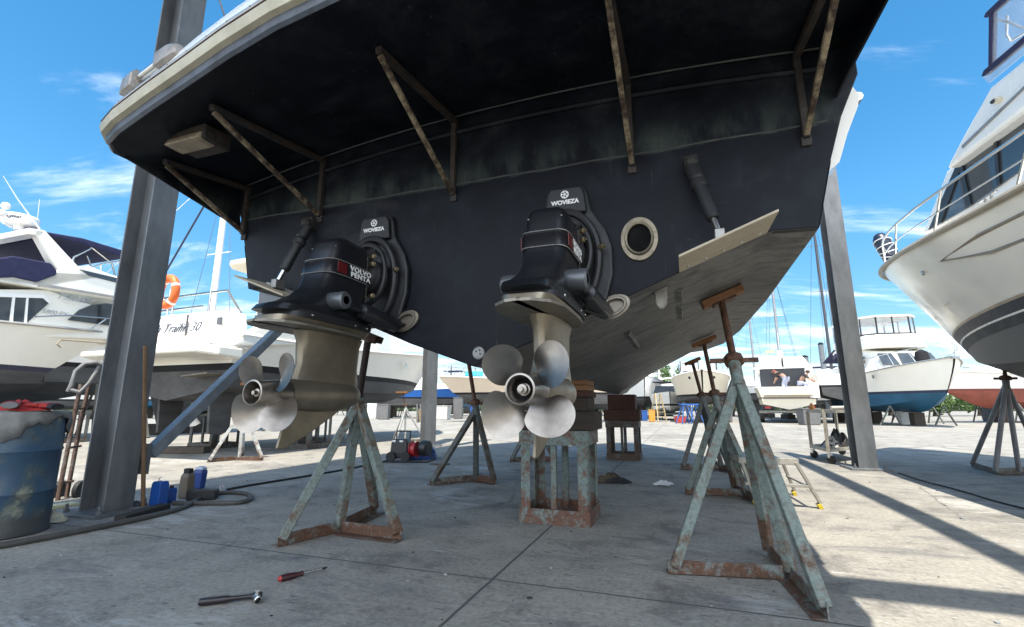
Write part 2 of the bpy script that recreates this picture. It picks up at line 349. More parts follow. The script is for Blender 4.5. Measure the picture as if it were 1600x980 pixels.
# grit: paint flakes and chips of stone on the slab
random.seed(31); m = MB()
for _ in range(300):
    a_ = random.uniform(-.9, .75); d_ = random.uniform(1.9, 7.5); c = Vector((math.sin(a_) * d_, math.cos(a_) * d_, 0.001)); s_ = random.choice((.003, .004, .005, .007, .010)) * random.uniform(.7, 1.3); k = random.randint(4, 6); o5 = random.random() * 6
    P5 = [c + Vector((math.cos(o5 + 6.283 * q / k) * s_ * random.uniform(.5, 1.3), math.sin(o5 + 6.283 * q / k) * s_ * random.uniform(.4, 1), 0)) for q in range(k)]
    m.prism(P5, (random.uniform(-.002, .002), random.uniform(-.002, .002), s_ * random.uniform(.2, .7)))
gm, gt, gb = node_mat('grit'); gv = coords(gt); gn = nd(gt, 'ShaderNodeTexWhiteNoise'); gs = nd(gt, 'ShaderNodeVectorMath', operation='SNAP'); gs.inputs[1].default_value = (.15, .15, 9); gt.links.new(gv, gs.inputs[0]); gt.links.new(gs.outputs[0], gn.inputs['Vector'])
gr = ramp(gt, gn.outputs['Value'], [(0.0, (0.02, 0.02, 0.022)), (0.5, (0.05, 0.05, 0.05)), (0.62, (0.3, 0.29, 0.27)), (0.85, (0.45, 0.44, 0.42)), (0.97, (0.03, 0.08, 0.14))]); gt.links.new(gr.outputs[0], gb.inputs['Base Color']); gb.inputs['Roughness'].default_value = .9
tag(m.build('grit', gm), 'small dark and pale paint flakes and grit scattered on the concrete', 'grit', kind='stuff')

# ------------------------------------------------------------------ steel posts, beams, added shade sheet
def hpost(name, label, loc, h, rz, group, fw=0.25, dp=0.26):
    t = thing(name, label, 'steel post', loc, rz, group)
    m = MB(); m.box((0, dp / 2, h / 2 + 0.02), (fw, 0.016, h)); m.box((0, -dp / 2, h / 2 + 0.02), (fw, 0.016, h)); m.box((0, 0, h / 2 + 0.02), (0.012, dp - 0.018, h))
    m.build('column', GALV, t, bevel=0.003)
    b = MB().box((0, 0, 0.014), (fw + 0.25, dp + 0.22, 0.028)).build('base_plate', GALV, t, bevel=0.004)
    for x in (-1, 1):
        for y in (-1, 1):
            MB().lathe([(0.022, 0), (0.022, 0.022), (0.012, 0.023), (0.012, 0.06)], (x * (fw / 2 + 0.06), y * (dp / 2 + 0.05), 0.028), n=8).build('anchor_bolt', GALV, b)
    return t
PH = 6.6
pl = G(165, 800); pr = G(1352, 733); p3 = G(668, 697)
postL = hpost('steel_post', 'thick grey steel post on a base plate left of the yacht, leaning a wooden stick', (pl.x, pl.y, 0), PH, R(74), 'steel posts of the shelter', 0.24, 0.27)
postR = hpost('steel_post', 'grey steel post beside the trolley to the right of the yacht', (pr.x, pr.y, 0), PH, R(-16), 'steel posts of the shelter', 0.24, 0.25)
post3 = hpost('steel_post', 'distant bluish steel post beside the blue tarpaulin bag', (p3.x, p3.y, 0), PH, -YAW + R(50), 'steel posts of the shelter', 0.26, 0.3)
# knee brace rising along the row from the left post
a = Vector((pl.x, pl.y, 0)) + AX * 0.22 + LAT * 0.10; bz = a + AX * 6.0
b0 = thing('diagonal_brace', 'square steel tube brace slanting up from the left post behind the outdrive', 'brace', (a.x, a.y, 0.45))
m = MB(); d = Vector((0, 0, 0)); e = AX * 6.0 + Vector((0, 0, 6.1)) ; m.bar(d, e, 0.10, 0.10, LAT); m.build('tube', paint('brace_steel', (0.22, 0.25, 0.28), 0.45, 0.3, var=0.4, scale=5), b0, bevel=0.01)
MB().box((-0.02, -0.06, -0.03), (0.16, 0.02, 0.26)).build('gusset', GALV, b0, bevel=0.003)
cn = thing('beams_and_shade_sheet', 'steel roof beams of the shelter with an added shade sheet, out of sight overhead', 'canopy', (KX, KY, 0), -YAW)
m = MB()
m.box((3.42, -0.5, PH + 0.15), (0.2, 12.6, 0.28)); m.box((0.2, -1.95, PH + 0.45), (7.6, 0.22, 0.28)); m.box((-3.35, 1.2, PH + 0.15), (0.2, 12.6, 0.28))
m.build('roof_beam', GALV, cn)
m = MB(); m.prism([(-3.9, -6.6, PH + 0.62), (2.2, -6.6, PH + 0.62), (2.2, -2.35, PH + 0.62), (-0.9, -2.35, PH + 0.62), (-0.9, 6.8, PH + 0.62), (-2.3, 6.8, PH + 0.62), (-3.5, 4.0, PH + 0.62), (-3.85, 2.0, PH + 0.62)], (0, 0, 0.03)); m.build('shade_sheet', GALV, cn)  # unseen sheet added overhead, outline shaped to shade the slab on the left

# ------------------------------------------------------------------ the yacht
SY = 0.8125
def bx(p): return Vector((p[0] * SY, p[1] * SY, 0.163 + p[2] * SY))     # drawing units -> metres
def hullblack():
    m, t, b = node_mat('black_hull'); v = coords(t); n = noise(t, v, 3.5, 9, 0.7, 0.3); v2 = coords(t, (2.2, 2.2, 0.9)); n2 = noise(t, v2, 2.4, 7, 0.65)
    sp_ = noise(t, v, 60, 2, 0.5)
    r = ramp(t, n.outputs[0], [(0.36, (0.004, 0.005, 0.0078)), (0.5, (0.0065, 0.0082, 0.0125)), (0.62, (0.013, 0.0158, 0.021)), (0.75, (0.034, 0.038, 0.044))])
    # greenish grey wash marks in the band above the welded seam
    c = nd(t, 'ShaderNodeTexCoord'); s = nd(t, 'ShaderNodeSeparateXYZ'); t.links.new(c.outputs['Object'], s.inputs[0])
    zr = nd(t, 'ShaderNodeMapRange', interpolation_type='SMOOTHSTEP'); zr.inputs[1].default_value = 2.40; zr.inputs[2].default_value = 2.18; t.links.new(s.outputs[2], zr.inputs[0])
    zl = nd(t, 'ShaderNodeMath', operation='GREATER_THAN'); zl.inputs[1].default_value = 2.165; t.links.new(s.outputs[2], zl.inputs[0])
    k = nd(t, 'ShaderNodeMath', operation='MULTIPLY'); t.links.new(zr.outputs[0], k.inputs[0]); t.links.new(zl.outputs[0], k.inputs[1])
    st = ramp(t, n2.outputs[0], [(0.42, (0, 0, 0)), (0.62, (1, 1, 1))]); k2 = nd(t, 'ShaderNodeMath', operation='MULTIPLY'); t.links.new(k.outputs[0], k2.inputs[0]); t.links.new(st.outputs[0], k2.inputs[1])
    k3 = nd(t, 'ShaderNodeMath', operation='MULTIPLY'); k3.inputs[1].default_value = 0.62; t.links.new(k2.outputs[0], k3.inputs[0])
    col = mixc(t, k3.outputs[0], r.outputs[0], (0.075, 0.095, 0.08))
    dr = ramp(t, n2.outputs[0], [(0.62, (0, 0, 0)), (0.75, (0.35, 0.35, 0.35))])
    col = mixc(t, dr.outputs[0], col, (0.045, 0.048, 0.05))
    big = noise(t, v, 0.9, 6, 0.7, 0.8); sm = ramp(t, big.outputs[0], [(0.55, (0, 0, 0)), (0.72, (0.6, 0.6, 0.6))]); col = mixc(t, sm.outputs[0], col, (0.04, 0.042, 0.046))
    vs_ = coords(t, (22, 22, 1.1), (0, 0.25, 0)); ns = noise(t, vs_, 1.0, 4, 0.6, 0.3); sr = ramp(t, ns.outputs[0], [(0.68, (0, 0, 0)), (0.74, (0.7, 0.7, 0.7))]); col = mixc(t, sr.outputs[0], col, (0.07, 0.072, 0.072))
    sk = ramp(t, sp_.outputs[0], [(0.73, (0, 0, 0)), (0.77, (0.55, 0.55, 0.55))]); col = mixc(t, sk.outputs[0], col, (0.10, 0.105, 0.10))
    t.links.new(col, b.inputs['Base Color']); b.inputs['Roughness'].default_value = 0.5
    rr = nd(t, 'ShaderNodeMapRange'); rr.inputs[3].default_value = 0.30; rr.inputs[4].default_value = 0.75; b.inputs['Specular IOR Level'].default_value = 0.17; t.links.new(n.outputs[0], rr.inputs[0]); t.links.new(rr.outputs[0], b.inputs['Roughness'])
    bump(t, b, n.outputs[0], 0.22, 0.02); return m
def antifoul():
    m, t, b = node_mat('antifoul'); v = coords(t, (1.1, 3.2, 1.6), (0, 0, 0.12)); n = noise(t, v, 3.4, 12, 0.78, 0.7); v3 = coords(t, (1, 0.6, 1)); n2 = noise(t, v3, 1.2, 4, 0.6)
    r = ramp(t, n.outputs[0], [(0.34, (0.02, 0.02, 0.019)), (0.46, (0.075, 0.074, 0.068)), (0.54, (0.15, 0.147, 0.134)), (0.64, (0.06, 0.059, 0.055))])
    n2r = ramp(t, n2.outputs[0], [(0.45, (0, 0, 0)), (0.7, (0.75, 0.75, 0.75))]); col = mixc(t, n2r.outputs[0], r.outputs[0], (0.018, 0.018, 0.019))
    t.links.new(col, b.inputs['Base Color']); b.inputs['Roughness'].default_value = 0.6; bump(t, b, n.outputs[0], 0.3, 0.01); return m
HB, AF = hullblack(), antifoul()
MPROF = [(0, 1.136), (0.5, 1.315), (0.94, 1.50), (1.40, 1.685), (1.86, 1.862), (2.09, 1.850)]
def zj(s): return 3.04 - 0.033 * (s - 0.5) ** 2                         # where the platform meets the transom
def vline(s):
    s = abs(s)
    for (a, za), (b, zb) in zip(MPROF, MPROF[1:]):
        if s <= b: return za + (zb - za) * (s - a) / (b - a)
    return MPROF[-1][1]
yacht = thing('motor_yacht', 'black bottomed motor yacht on timber blocks and stands, twin outdrives and swim platform overhead', 'motor yacht', (KX, KY, 0), -YAW)
ST = [  # y, beam factor, keel rise, chine rise, sheer half-beam, sheer z
    (0, 1, 0, 0, 2.50, 3.25), (2, 1.01, 0, 0, 2.55, 3.3), (4, 1.0, 0, 0.02, 2.55, 3.38), (5.6, 0.96, 0, 0.05, 2.42, 3.48), (7, 0.85, 0, 0.10, 2.15, 3.58),
    (8.3, 0.66, 0.01, 0.18, 1.75, 3.7), (9.4, 0.42, 0.08, 0.34, 1.22, 3.85), (10.3, 0.19, 0.35, 0.62, 0.65, 4.0), (10.9, 0.04, 1.2, 1.2, 0.16, 4.12)]
def strip(rows):
    m = MB(); vs = [v for r in rows for v in r]; n = len(rows[0])
    m.poly(vs, [(i * n + j, i * n + j + 1, (i + 1) * n + j + 1, (i + 1) * n + j) for i in range(len(rows) - 1) for j in range(n - 1)]); return m
rows_b, rows_s, rows_t = [], [], []
for (y, f, kr, crz, bs, zs) in ST:
    half = [(x * f, z + kr + (crz - kr) * (x / 2.09)) for x, z in MPROF]
    xc, zc = half[-1]; zb = 2.5 + 0.04 * y; xb = xc + (bs - 0.12 - xc) * min(1, (zb - zc) / (zs - zc)) 
    xb = max(xb, xc + 0.02) if f > 0.1 else xb
    zb = 2.24 + 0.04 * y; xb = 2.19 if y <= 2 else xc + (bs - 0.12 - xc) * min(1, (zb - zc) / (zs - zc))
    if f <= 0.1: xb = xc + 0.02
    rows_b.append([(-x, y, z) for x, z in half[::-1]] + [(x, y, z) for x, z in half[1:]])
    rows_s.append((xc, zc, xb, zb, bs, zs))
strip(rows_b).build('hull_bottom', AF, yacht, xf=bx, smooth=30)
m = MB()
for sg in (-1, 1):
    r = [[(sg * xc, ST[i][0], zc), (sg * (xc * 0.5 + xb * 0.5), ST[i][0], zc * 0.5 + zb * 0.5), (sg * xb, ST[i][0], zb)] for i, (xc, zc, xb, zb, bs, zs) in enumerate(rows_s)]
    vs = [v for q in r for v in q]
    m.poly(vs, [(i * 3 + j, i * 3 + j + 1, (i + 1) * 3 + j + 1, (i + 1) * 3 + j) for i in range(len(r) - 1) for j in range(2)])
m.build('hull_side', HB, yacht, xf=bx, smooth=30)
# transom
half = MPROF + [(2.17, 2.18), (2.27, 2.5), (2.38, 2.75)]
out = [(-x, z) for x, z in half[::-1]] + [(x, z) for x, z in half[1:]]
top = [(s, zj(s) + 0.06) for s in (2.38, 1.2, 0, -1.2, -2.38)]
m = MB(); m.prism([(x, 0, z) for x, z in out + top], (0, 0.06, 0)); m.build('transom', HB, yacht, xf=bx, bevel=0.006)
# white topsides above with the bulging rub moulding
m = MB()
for sg in (-1, 1):
    r = []
    for i, (xc, zc, xb, zb, bs, zs) in enumerate(rows_s):
        y = ST[i][0] + (0.10 if i == 0 else 0); k = bs / 2.5
        r.append([(sg * xb, y, zb - 0.03), (sg * (xb + 0.07 * k), y, zb + 0.03), (sg * (xb + 0.13 * k), y, zb + 0.2), (sg * (xb + 0.20 * k), y, zb + 0.36), (sg * (xb + 0.215 * k), y, zb + 0.43), (sg * (xb + 0.19 * k), y, zb + 0.49), (sg * (xb + 0.13 * k), y, zb + 0.52), (sg * bs, y, zs), (sg * (bs - 0.3 * k), y, zs + 0.03)])
    vs = [v for q in r for v in q]; n = 9
    m.poly(vs, [(i * n + j, i * n + j + 1, (i + 1) * n + j + 1, (i + 1) * n + j) for i in range(len(r) - 1) for j in range(n - 1)])
    q_ = r[0]; cx_ = sum(Vector(p) for p in (Vector(p) for p in q_)) if False else Vector((sum(p[0] for p in q_) / n - sg * .02, q_[0][1], sum(p[2] for p in q_) / n))
    m.poly([tuple(cx_)] + q_, [(0, i + 1, (i + 1) % n + 1) for i in range(n)])
m.build('topside', GEL, yacht, xf=bx, smooth=35)
m = MB()
for sg in (-1, 1):
    m.tube([(sg * (xb + 0.212 * bs / 2.5), ST[i][0] + (0.11 if i == 0 else 0), zb + 0.43) for i, (xc, zc, xb, zb, bs, zs) in enumerate(rows_s)], 0.028, 8)
m.build('rub_rail', STAIN, yacht, xf=bx, smooth=True)
strip([[(-bs + 0.25 * bs / 2.5, ST[i][0], zs + 0.02), (bs - 0.25 * bs / 2.5, ST[i][0], zs + 0.02)] for i, (xc, zc, xb, zb, bs, zs) in enumerate(rows_s)]).build('deck', GELW, yacht, xf=bx)
m = MB(); m.box((0, 0.6, 3.35), (4.4, 0.06, 0.5)); m.build('cockpit_bulkhead', GELW, yacht, xf=bx)
hs_ = [[(-1.55 * k, y, 3.3), (-1.4 * k, y + dy, 4.7), (1.4 * k, y + dy, 4.7), (1.55 * k, y, 3.3)] for y, k, dy in ((2.2, 1, 0.2), (5.5, 1, -0.1), (7.6, 0.7, -1.3))]
cab = MB().loft(hs_).build('deckhouse', GELW, yacht, xf=bx, bevel=0.05)
for sg in (-1, 1): MB().prism([(sg * 1.53, 2.6, 3.85), (sg * 1.53, 5.4, 3.85), (sg * 1.46, 5.2, 4.45), (sg * 1.46, 2.7, 4.45)], (sg * 0.03, 0, 0)).build('window', DGLASS, cab, xf=bx)
MB().box((0, 3.6, 4.78), (3.1, 4.4, 0.12)).build('flybridge', GELW, yacht, xf=bx, bevel=0.04)

# --- swim platform
PATH = [(-2.36, 0.0), (-2.36, -0.5), (-2.36, -0.86), (-2.33, -0.98), (-2.24, -1.06), (-2.08, -1.10), (-1.72, -1.15), (-1.34, -1.20), (-0.95, -1.26), (-0.56, -1.31), (0, -1.35)]
PATH = PATH + [(-x, y) for x, y in PATH[-2::-1]]
def zu(s, y): return zj(s) + 0.15 * y
m = MB(); rows = []
for k in range(7):
    f = k / 6; rows.append([(x, y * f, zu(x, y * f)) for x, y in PATH])
plat = strip(rows).build('swim_platform', HB, yacht, xf=bx, smooth=40)
def edge_loop(off, dz):           # the platform outline pushed outwards
    P = []
    for i, (x, y) in enumerate(PATH):
        a, b = PATH[max(i - 1, 0)], PATH[min(i + 1, len(PATH) - 1)]
        t = Vector((b[0] - a[0], b[1] - a[1])).normalized(); nrm = Vector((t.y, -t.x))
        P.append((x + nrm.x * off, y + nrm.y * off, zu(x, y) + dz))
    return P
def ck(x): return 0.3 + 0.7 * max(0.0, min(1.0, (2.25 - abs(x)) / 0.95))
def rim(name, prof, mat, parent, **k):
    rows = list(zip(*[[(x, y, z if name != 'coaming' or dz <= 0.222 else z - (dz - 0.222) * (1 - ck(x))) for x, y, z in edge_loop(o, dz)] for o, dz in prof])); return strip([list(r) for r in rows]).build(name, mat, parent, xf=bx, smooth=35, **k)
rim('edge_lip', [(0, 0), (0.012, -0.014), (0.030, 0.0), (0.036, 0.045)], paint('edge_grey', (0.085, 0.10, 0.125), 0.4, var=0.6, scale=8), plat)
rim('rub_strip', [(0.036, 0.045), (0.066, 0.052), (0.078, 0.09), (0.072, 0.125), (0.066, 0.13), (0.066, 0.137), (0.07, 0.142), (0.06, 0.175), (0.03, 0.185)], paint('cream_rubber', (0.50, 0.46, 0.34), 0.5, c2=(0.30, 0.27, 0.19), scale=4, lohi=(0.4, 0.75)), plat)
rim('rub_line', [(0.068, 0.128), (0.0755, 0.1285), (0.0745, 0.1365), (0.066, 0.138)], paint('strip_maroon', (0.07, 0.025, 0.025), 0.5), plat)
rim('rail_strip', [(0.03, 0.185), (0.040, 0.19), (0.042, 0.215), (0.026, 0.222)], paint('alloy_track', (0.36, 0.42, 0.52), 0.3, 0.7), plat)
rim('coaming', [(0.026, 0.222), (0.022, 0.26), (0.0, 0.34), (-0.03, 0.375), (-0.09, 0.39), (-0.5, 0.39)], GELW, plat)
lp = edge_loop(0.042, 0.203)
for i in range(3, len(lp) - 3):
    for f in (0, 0.5):
        MB().ball(Vector(lp[i]).lerp(Vector(lp[i + 1]), f), 0.007, 4).build('screw', GRUB, plat, xf=bx)
# end plates closing the overhang on both sides
for sg in (-1, 1):
    m = MB(); m.prism([(sg * 2.35, 0.0, zj(2.34 * sg) + 0.05), (sg * 2.35, -0.95, zu(2.33 * sg, -0.95) + 0.0), (sg * 2.35, -0.82, zu(2.33 * sg, -0.82) - 0.04), (sg * 2.25, 0.0, 2.40 if sg < 0 else 2.62)], (sg * 0.012, 0, 0))
    m.build('end_plate', HB, plat, xf=bx)
# welded seams and the ridge under the overhang
m = MB(); S_ = [-2.2 + 4.4 * i / 16 for i in range(17)]
m.tube([(s, -0.012, zj(s) - 0.13) for s in S_], 0.02, 6); m.build('ridge', HB, yacht, xf=bx, smooth=True)
m = MB(); m.tube([(s, -0.03, zj(s) - 0.006) for s in S_], 0.008, 5); m.tube([(s, 0.0, 2.482 + 0.004 * math.sin(s * 9)) for s in S_], 0.007, 5)
m.build('weld_seam', paint('weld_line', (0.06, 0.065, 0.06), 0.6, var=0.5, scale=20), yacht, xf=bx, smooth=True)
BRK = rusty('bracket_dark', (0.016, 0.017, 0.02), (0.035, 0.026, 0.02), 0.72, 5); BRD = rusty('bracket_diag', (0.27, 0.215, 0.135), (0.04, 0.024, 0.015), 0.55, 9)
for s, aft in ((-2.2, 0.74), (-1.39, 1.02), (-0.18, 0.98), (1.1, 1.12), (2.08, 0.92)):
    zb_ = 2.41 if s > -2 else 2.36
    m = MB()
    m.bar((s, -0.02, zj(s) - 0.02), (s, -0.02, zb_ - 0.02), 0.04, 0.04, (0, 1, 0))
    m.bar((s, 0.0, zj(s) - 0.035), (s, -aft, zu(s, -aft) - 0.03), 0.042, 0.042)
    m.box((s, -0.008, zb_ - 0.035), (0.055, 0.02, 0.06))
    br = m.build('platform_bracket', BRK, yacht, xf=bx, bevel=0.006)
    MB().bar((s, -0.03, zb_), (s, -aft + 0.02, zu(s, -aft) - 0.055), 0.03, 0.03).build('diagonal_strut', BRD, br, xf=bx, bevel=0.004)
# vent box under the platform, its stainless cover
p = (-1.78, -0.80); zv = zu(*p) - 0.075
vb = MB().box((p[0] + 0.03, p[1], zv + 0.02), (0.32, 0.2, 0.11)).build('vent_box', BRK, yacht, xf=bx, bevel=0.01)
m = MB(); m.prism([(p[0] - 0.14, p[1] - 0.14, zv - 0.05), (p[0] + 0.16, p[1] - 0.14, zv - 0.05), (p[0] + 0.17, p[1] - 0.1, zv + 0.02), (p[0] - 0.16, p[1] - 0.1, zv + 0.02)], (0, 0.14, 0))
m.build('vent_cover', paint('vent_metal', (0.45, 0.37, 0.26), 0.45, 0.4, var=0.5, scale=10), vb, xf=bx, bevel=0.01)
# two stainless sockets with a tube between them, on the platform edge
lpS = edge_loop(0.0, 0.285)
def rimpt(s): return min((Vector(q) for q in [tuple(Vector(lpS[i]).lerp(Vector(lpS[i + 1]), f / 10)) for i in range(len(lpS) - 1) for f in range(10)]), key=lambda q: abs(q.x - s) + (0 if q.y < -0.9 else 9))
qa, qb = rimpt(-2.05), rimpt(-1.62); d = (qb - qa).normalized()
rl = MB().tube([qa + Vector((0, 0, 0.06)), qb + Vector((0, 0, 0.06))], 0.028, 10).build('stern_rail', STAIN, yacht, xf=bx, smooth=True)
for q, sg in ((qa, -1), (qb, 1)):
    m = MB(); c = q + Vector((0, 0, 0.02)); o_ = Vector((-d.y, d.x, 0)) * -1
    secs = []
    for k, sc_ in ((-0.09, 1.0), (0.02, 0.95), (0.10, 0.55)):
        cc = c - d * sg * -k; secs.append([cc + o_ * a * 0.055 * sc_ + Vector((0, 0, b * 0.075 * sc_ + 0.02)) for a, b in ((-1, -0.8), (1, -0.8), (1, 0.5), (0.5, 1), (-0.5, 1), (-1, 0.5))])
    m.loft(secs); m.build('rail_socket', paint('socket_metal', (0.40, 0.36, 0.32), 0.4, 0.35, var=0.5, scale=14), rl, xf=bx, smooth=30, bevel=0.006)

# --- exhaust outlet, anode, water intake, strakes
BRZ = paint('bronze_ring', (0.25, 0.215, 0.155), 0.42, 0.7, var=0.45, scale=14)
ex = MB(); c = (1.12, 0, 1.90)
ex.lathe([(0.092, 0.02), (0.092, -0.03), (0.105, -0.035), (0.112, -0.018), (0.14, -0.016), (0.145, -0.002)], c, (0, 1, 0), 36, caps=False)
oval = lambda p: bx((1.12 + (p[0] - 1.12) * 0.8, p[1], p[2]))
exo = ex.build('exhaust_outlet', BRZ, yacht, xf=oval, smooth=30)
MB().lathe([(0.093, -0.004), (0.08, -0.004)], c, (0, 1, 0), 36).build('exhaust_bore', paint('bore_black', (0.004, 0.004, 0.004), 0.9), exo, xf=oval)  # near-black disc fills the bore
for k in range(6):
    a_ = k * math.pi / 3 + 0.3; MB().lathe([(0.009, 0), (0.009, -0.006)], (c[0] + 0.127 * math.cos(a_), -0.016, c[2] + 0.127 * math.sin(a_)), (0, 1, 0), 6).build('flange_bolt', BRZ, exo, xf=oval)
an = MB().lathe([(0.044, -0.0), (0.044, -0.012), (0.038, -0.018)], (0.04, 0, 1.225), (0, 1, 0), 24).build('anode', paint('zinc', (0.36, 0.37, 0.36), 0.6, 0.3, var=0.5, scale=20), yacht, xf=bx, smooth=30)
for dx_, dz_ in ((-0.015, 0.01), (0.015, -0.008), (0.012, 0.018)): MB().lathe([(0.006, 0), (0.006, -0.004)], (0.04 + dx_, -0.018, 1.225 + dz_), (0, 1, 0), 8).build('anode_screw', GRUB, an, xf=bx)
def under(s, y): return vline(s)
m = MB(); zb_ = vline(1.22) + 0.0
m.loft([[(1.22 + a * 0.045 * k, 0.22 + b * 0.035 * k - dy_, zb_ - h) for a, b in ((-1, -1), (1, -1), (1, 1), (-1, 1))] for k, h, dy_ in ((1, -0.03, 0), (0.9, 0.05, 0.01), (0.8, 0.10, 0.03), (0.3, 0.135, 0.05))])
m.build('water_intake', paint('intake_metal', (0.34, 0.32, 0.27), 0.5, 0.4, var=0.5, scale=20), yacht, xf=bx, smooth=40, bevel=0.01)
for s, y0, y1 in ((1.33, 0.42, 0.75), (1.33, 0.95, 1.5), (0.9, 1.1, 2.1), (-0.9, 0.3, 2.0)):
    m = MB(); m.prism([(s - 0.03, y0, vline(s - 0.03) - 0.0), (s + 0.02, y0, vline(s + 0.02) - 0.03), (s + 0.035, y0, vline(s + 0.035))], (0, y1 - y0, 0)); m.build('strake', AF, yacht, xf=bx)

# --- trim tabs and their rams
TAB = wood('tab_plate', (0.62, 0.55, 0.42), (0.42, 0.36, 0.26), 3); RAMB = paint('ram_black', (0.02, 0.021, 0.023), 0.45, var=0.4, scale=18)
for sg in (-1, 1):
    m = MB(); a, b = 1.34, 1.83
    q = [(sg * a, 0.0, vline(a) + 0.0), (sg * b, 0.0, vline(b) - 0.0), (sg * b, -0.36, vline(b) - 0.012), (sg * a, -0.36, vline(a) - 0.012)]
    m.prism(q, (0, 0, 0.014)); tb = m.build('trim_tab', TAB, yacht, xf=bx, bevel=0.002)
    MB().tube([(sg * a, -0.012, vline(a) + 0.022), (sg * b, -0.012, vline(b) + 0.022)], 0.012, 8).build('hinge', STAIN, tb, xf=bx)
    for q5 in range(5):
        f5 = a + (b - a) * (q5 + .5) / 5; MB().lathe([(.011, 0), (.011, -.004), (.006, -.007)], (sg * f5, -.07, vline(f5) + .001), (0, 0, 1), 8).build('hinge_screw', STAIN, tb, xf=bx)
    m = MB(); zt = vline(1.56); m.box((sg * 1.56, -0.2, zt + 0.045), (0.05, 0.09, 0.07)); m.box((sg * 1.6, -0.12, zt + 0.035), (0.3, 0.05, 0.02), Matrix.Rotation(-sg * R(21), 3, 'Y')); m.build('tab_bracket', paint('tab_steel', (0.33, 0.32, 0.30), 0.4, 0.6, var=0.4, scale=14), tb, xf=bx, bevel=0.004)
    A = Vector((sg * 1.45, -0.06, 2.31)); B = Vector((sg * 1.56, -0.21, zt + 0.06)); D = B - A
    rm = MB().lathe([(0.03, 0), (0.045, 0.02), (0.045, D.length * 0.22), (0.036, D.length * 0.24), (0.05, D.length * 0.27), (0.05, D.length * 0.34), (0.038, D.length * 0.36), (0.038, D.length * 0.78), (0.03, D.length * 0.8)], A, D, 16).build('trim_ram', RAMB, yacht, xf=bx, smooth=35)
    MB().lathe([(0.018, 0), (0.018, D.length * 0.2)], A + D * 0.79, D, 12).build('ram_rod', STAIN, rm, xf=bx, smooth=True)
    m = MB(); m.box(A + Vector((0, 0.03, 0.02)), (0.08, 0.08, 0.1)); m.ball(A + Vector((0, -0.02, 0.01)), 0.045, 6); m.build('ram_bracket', rusty('ram_brass', (0.16, 0.13, 0.09), (0.02, 0.018, 0.016), 0.9, 20), rm, xf=bx, bevel=0.008)

# --- stern drives
DB = paint('drive_black', (0.011, 0.012, 0.015), 0.32, var=0.35, scale=7, bmp=0.05, coat=0.2); DBE = paint('drive_black_matt', (0.014, 0.015, 0.017), 0.5, var=0.4, scale=9, bmp=0.1)
LOWM = paint('bare_bronze', (0.31, 0.27, 0.205), 0.42, 0.8, c2=(0.17, 0.145, 0.105), scale=4, bmp=0.06, stretch=(1, 1, 1)); LOWD = paint('plate_bronze', (0.27, 0.245, 0.20), 0.5, 0.7, var=0.4, scale=9)
PROPM = paint('propeller_steel', (0.39, 0.355, 0.31), 0.30, 0.95, c2=(0.20, 0.18, 0.16), scale=3.5, bmp=0.05, lohi=(0.38, 0.64))
BRS = paint('bolt_brass', (0.5, 0.42, 0.28), 0.35, 0.9, var=0.4, scale=30); LET = paint('letter_white', (0.78, 0.78, 0.76), 0.5, var=0.1)
def sec(z, yc, hl, hw, n=36, e=5.0):
    P = []
    for k in range(n):
        a = 2 * math.pi * k / n; ca, sa = math.cos(a), math.sin(a)
        P.append((hw * math.copysign(abs(ca) ** (2 / e), ca), yc + hl * math.copysign(abs(sa) ** (2 / e), sa), z))
    return P
def hxf(p):
    z = p[2] if p[2] < 1.58 else 1.58 + (p[2] - 1.58) * 0.92
    return Vector((p[0] * SY * (0.93 if p[2] > 1.5 else 1), p[1] * SY, 0.163 + z * SY))
def dxf(p): return Vector((p[0] * SY, p[1] * SY, 0.163 + p[2] * SY))
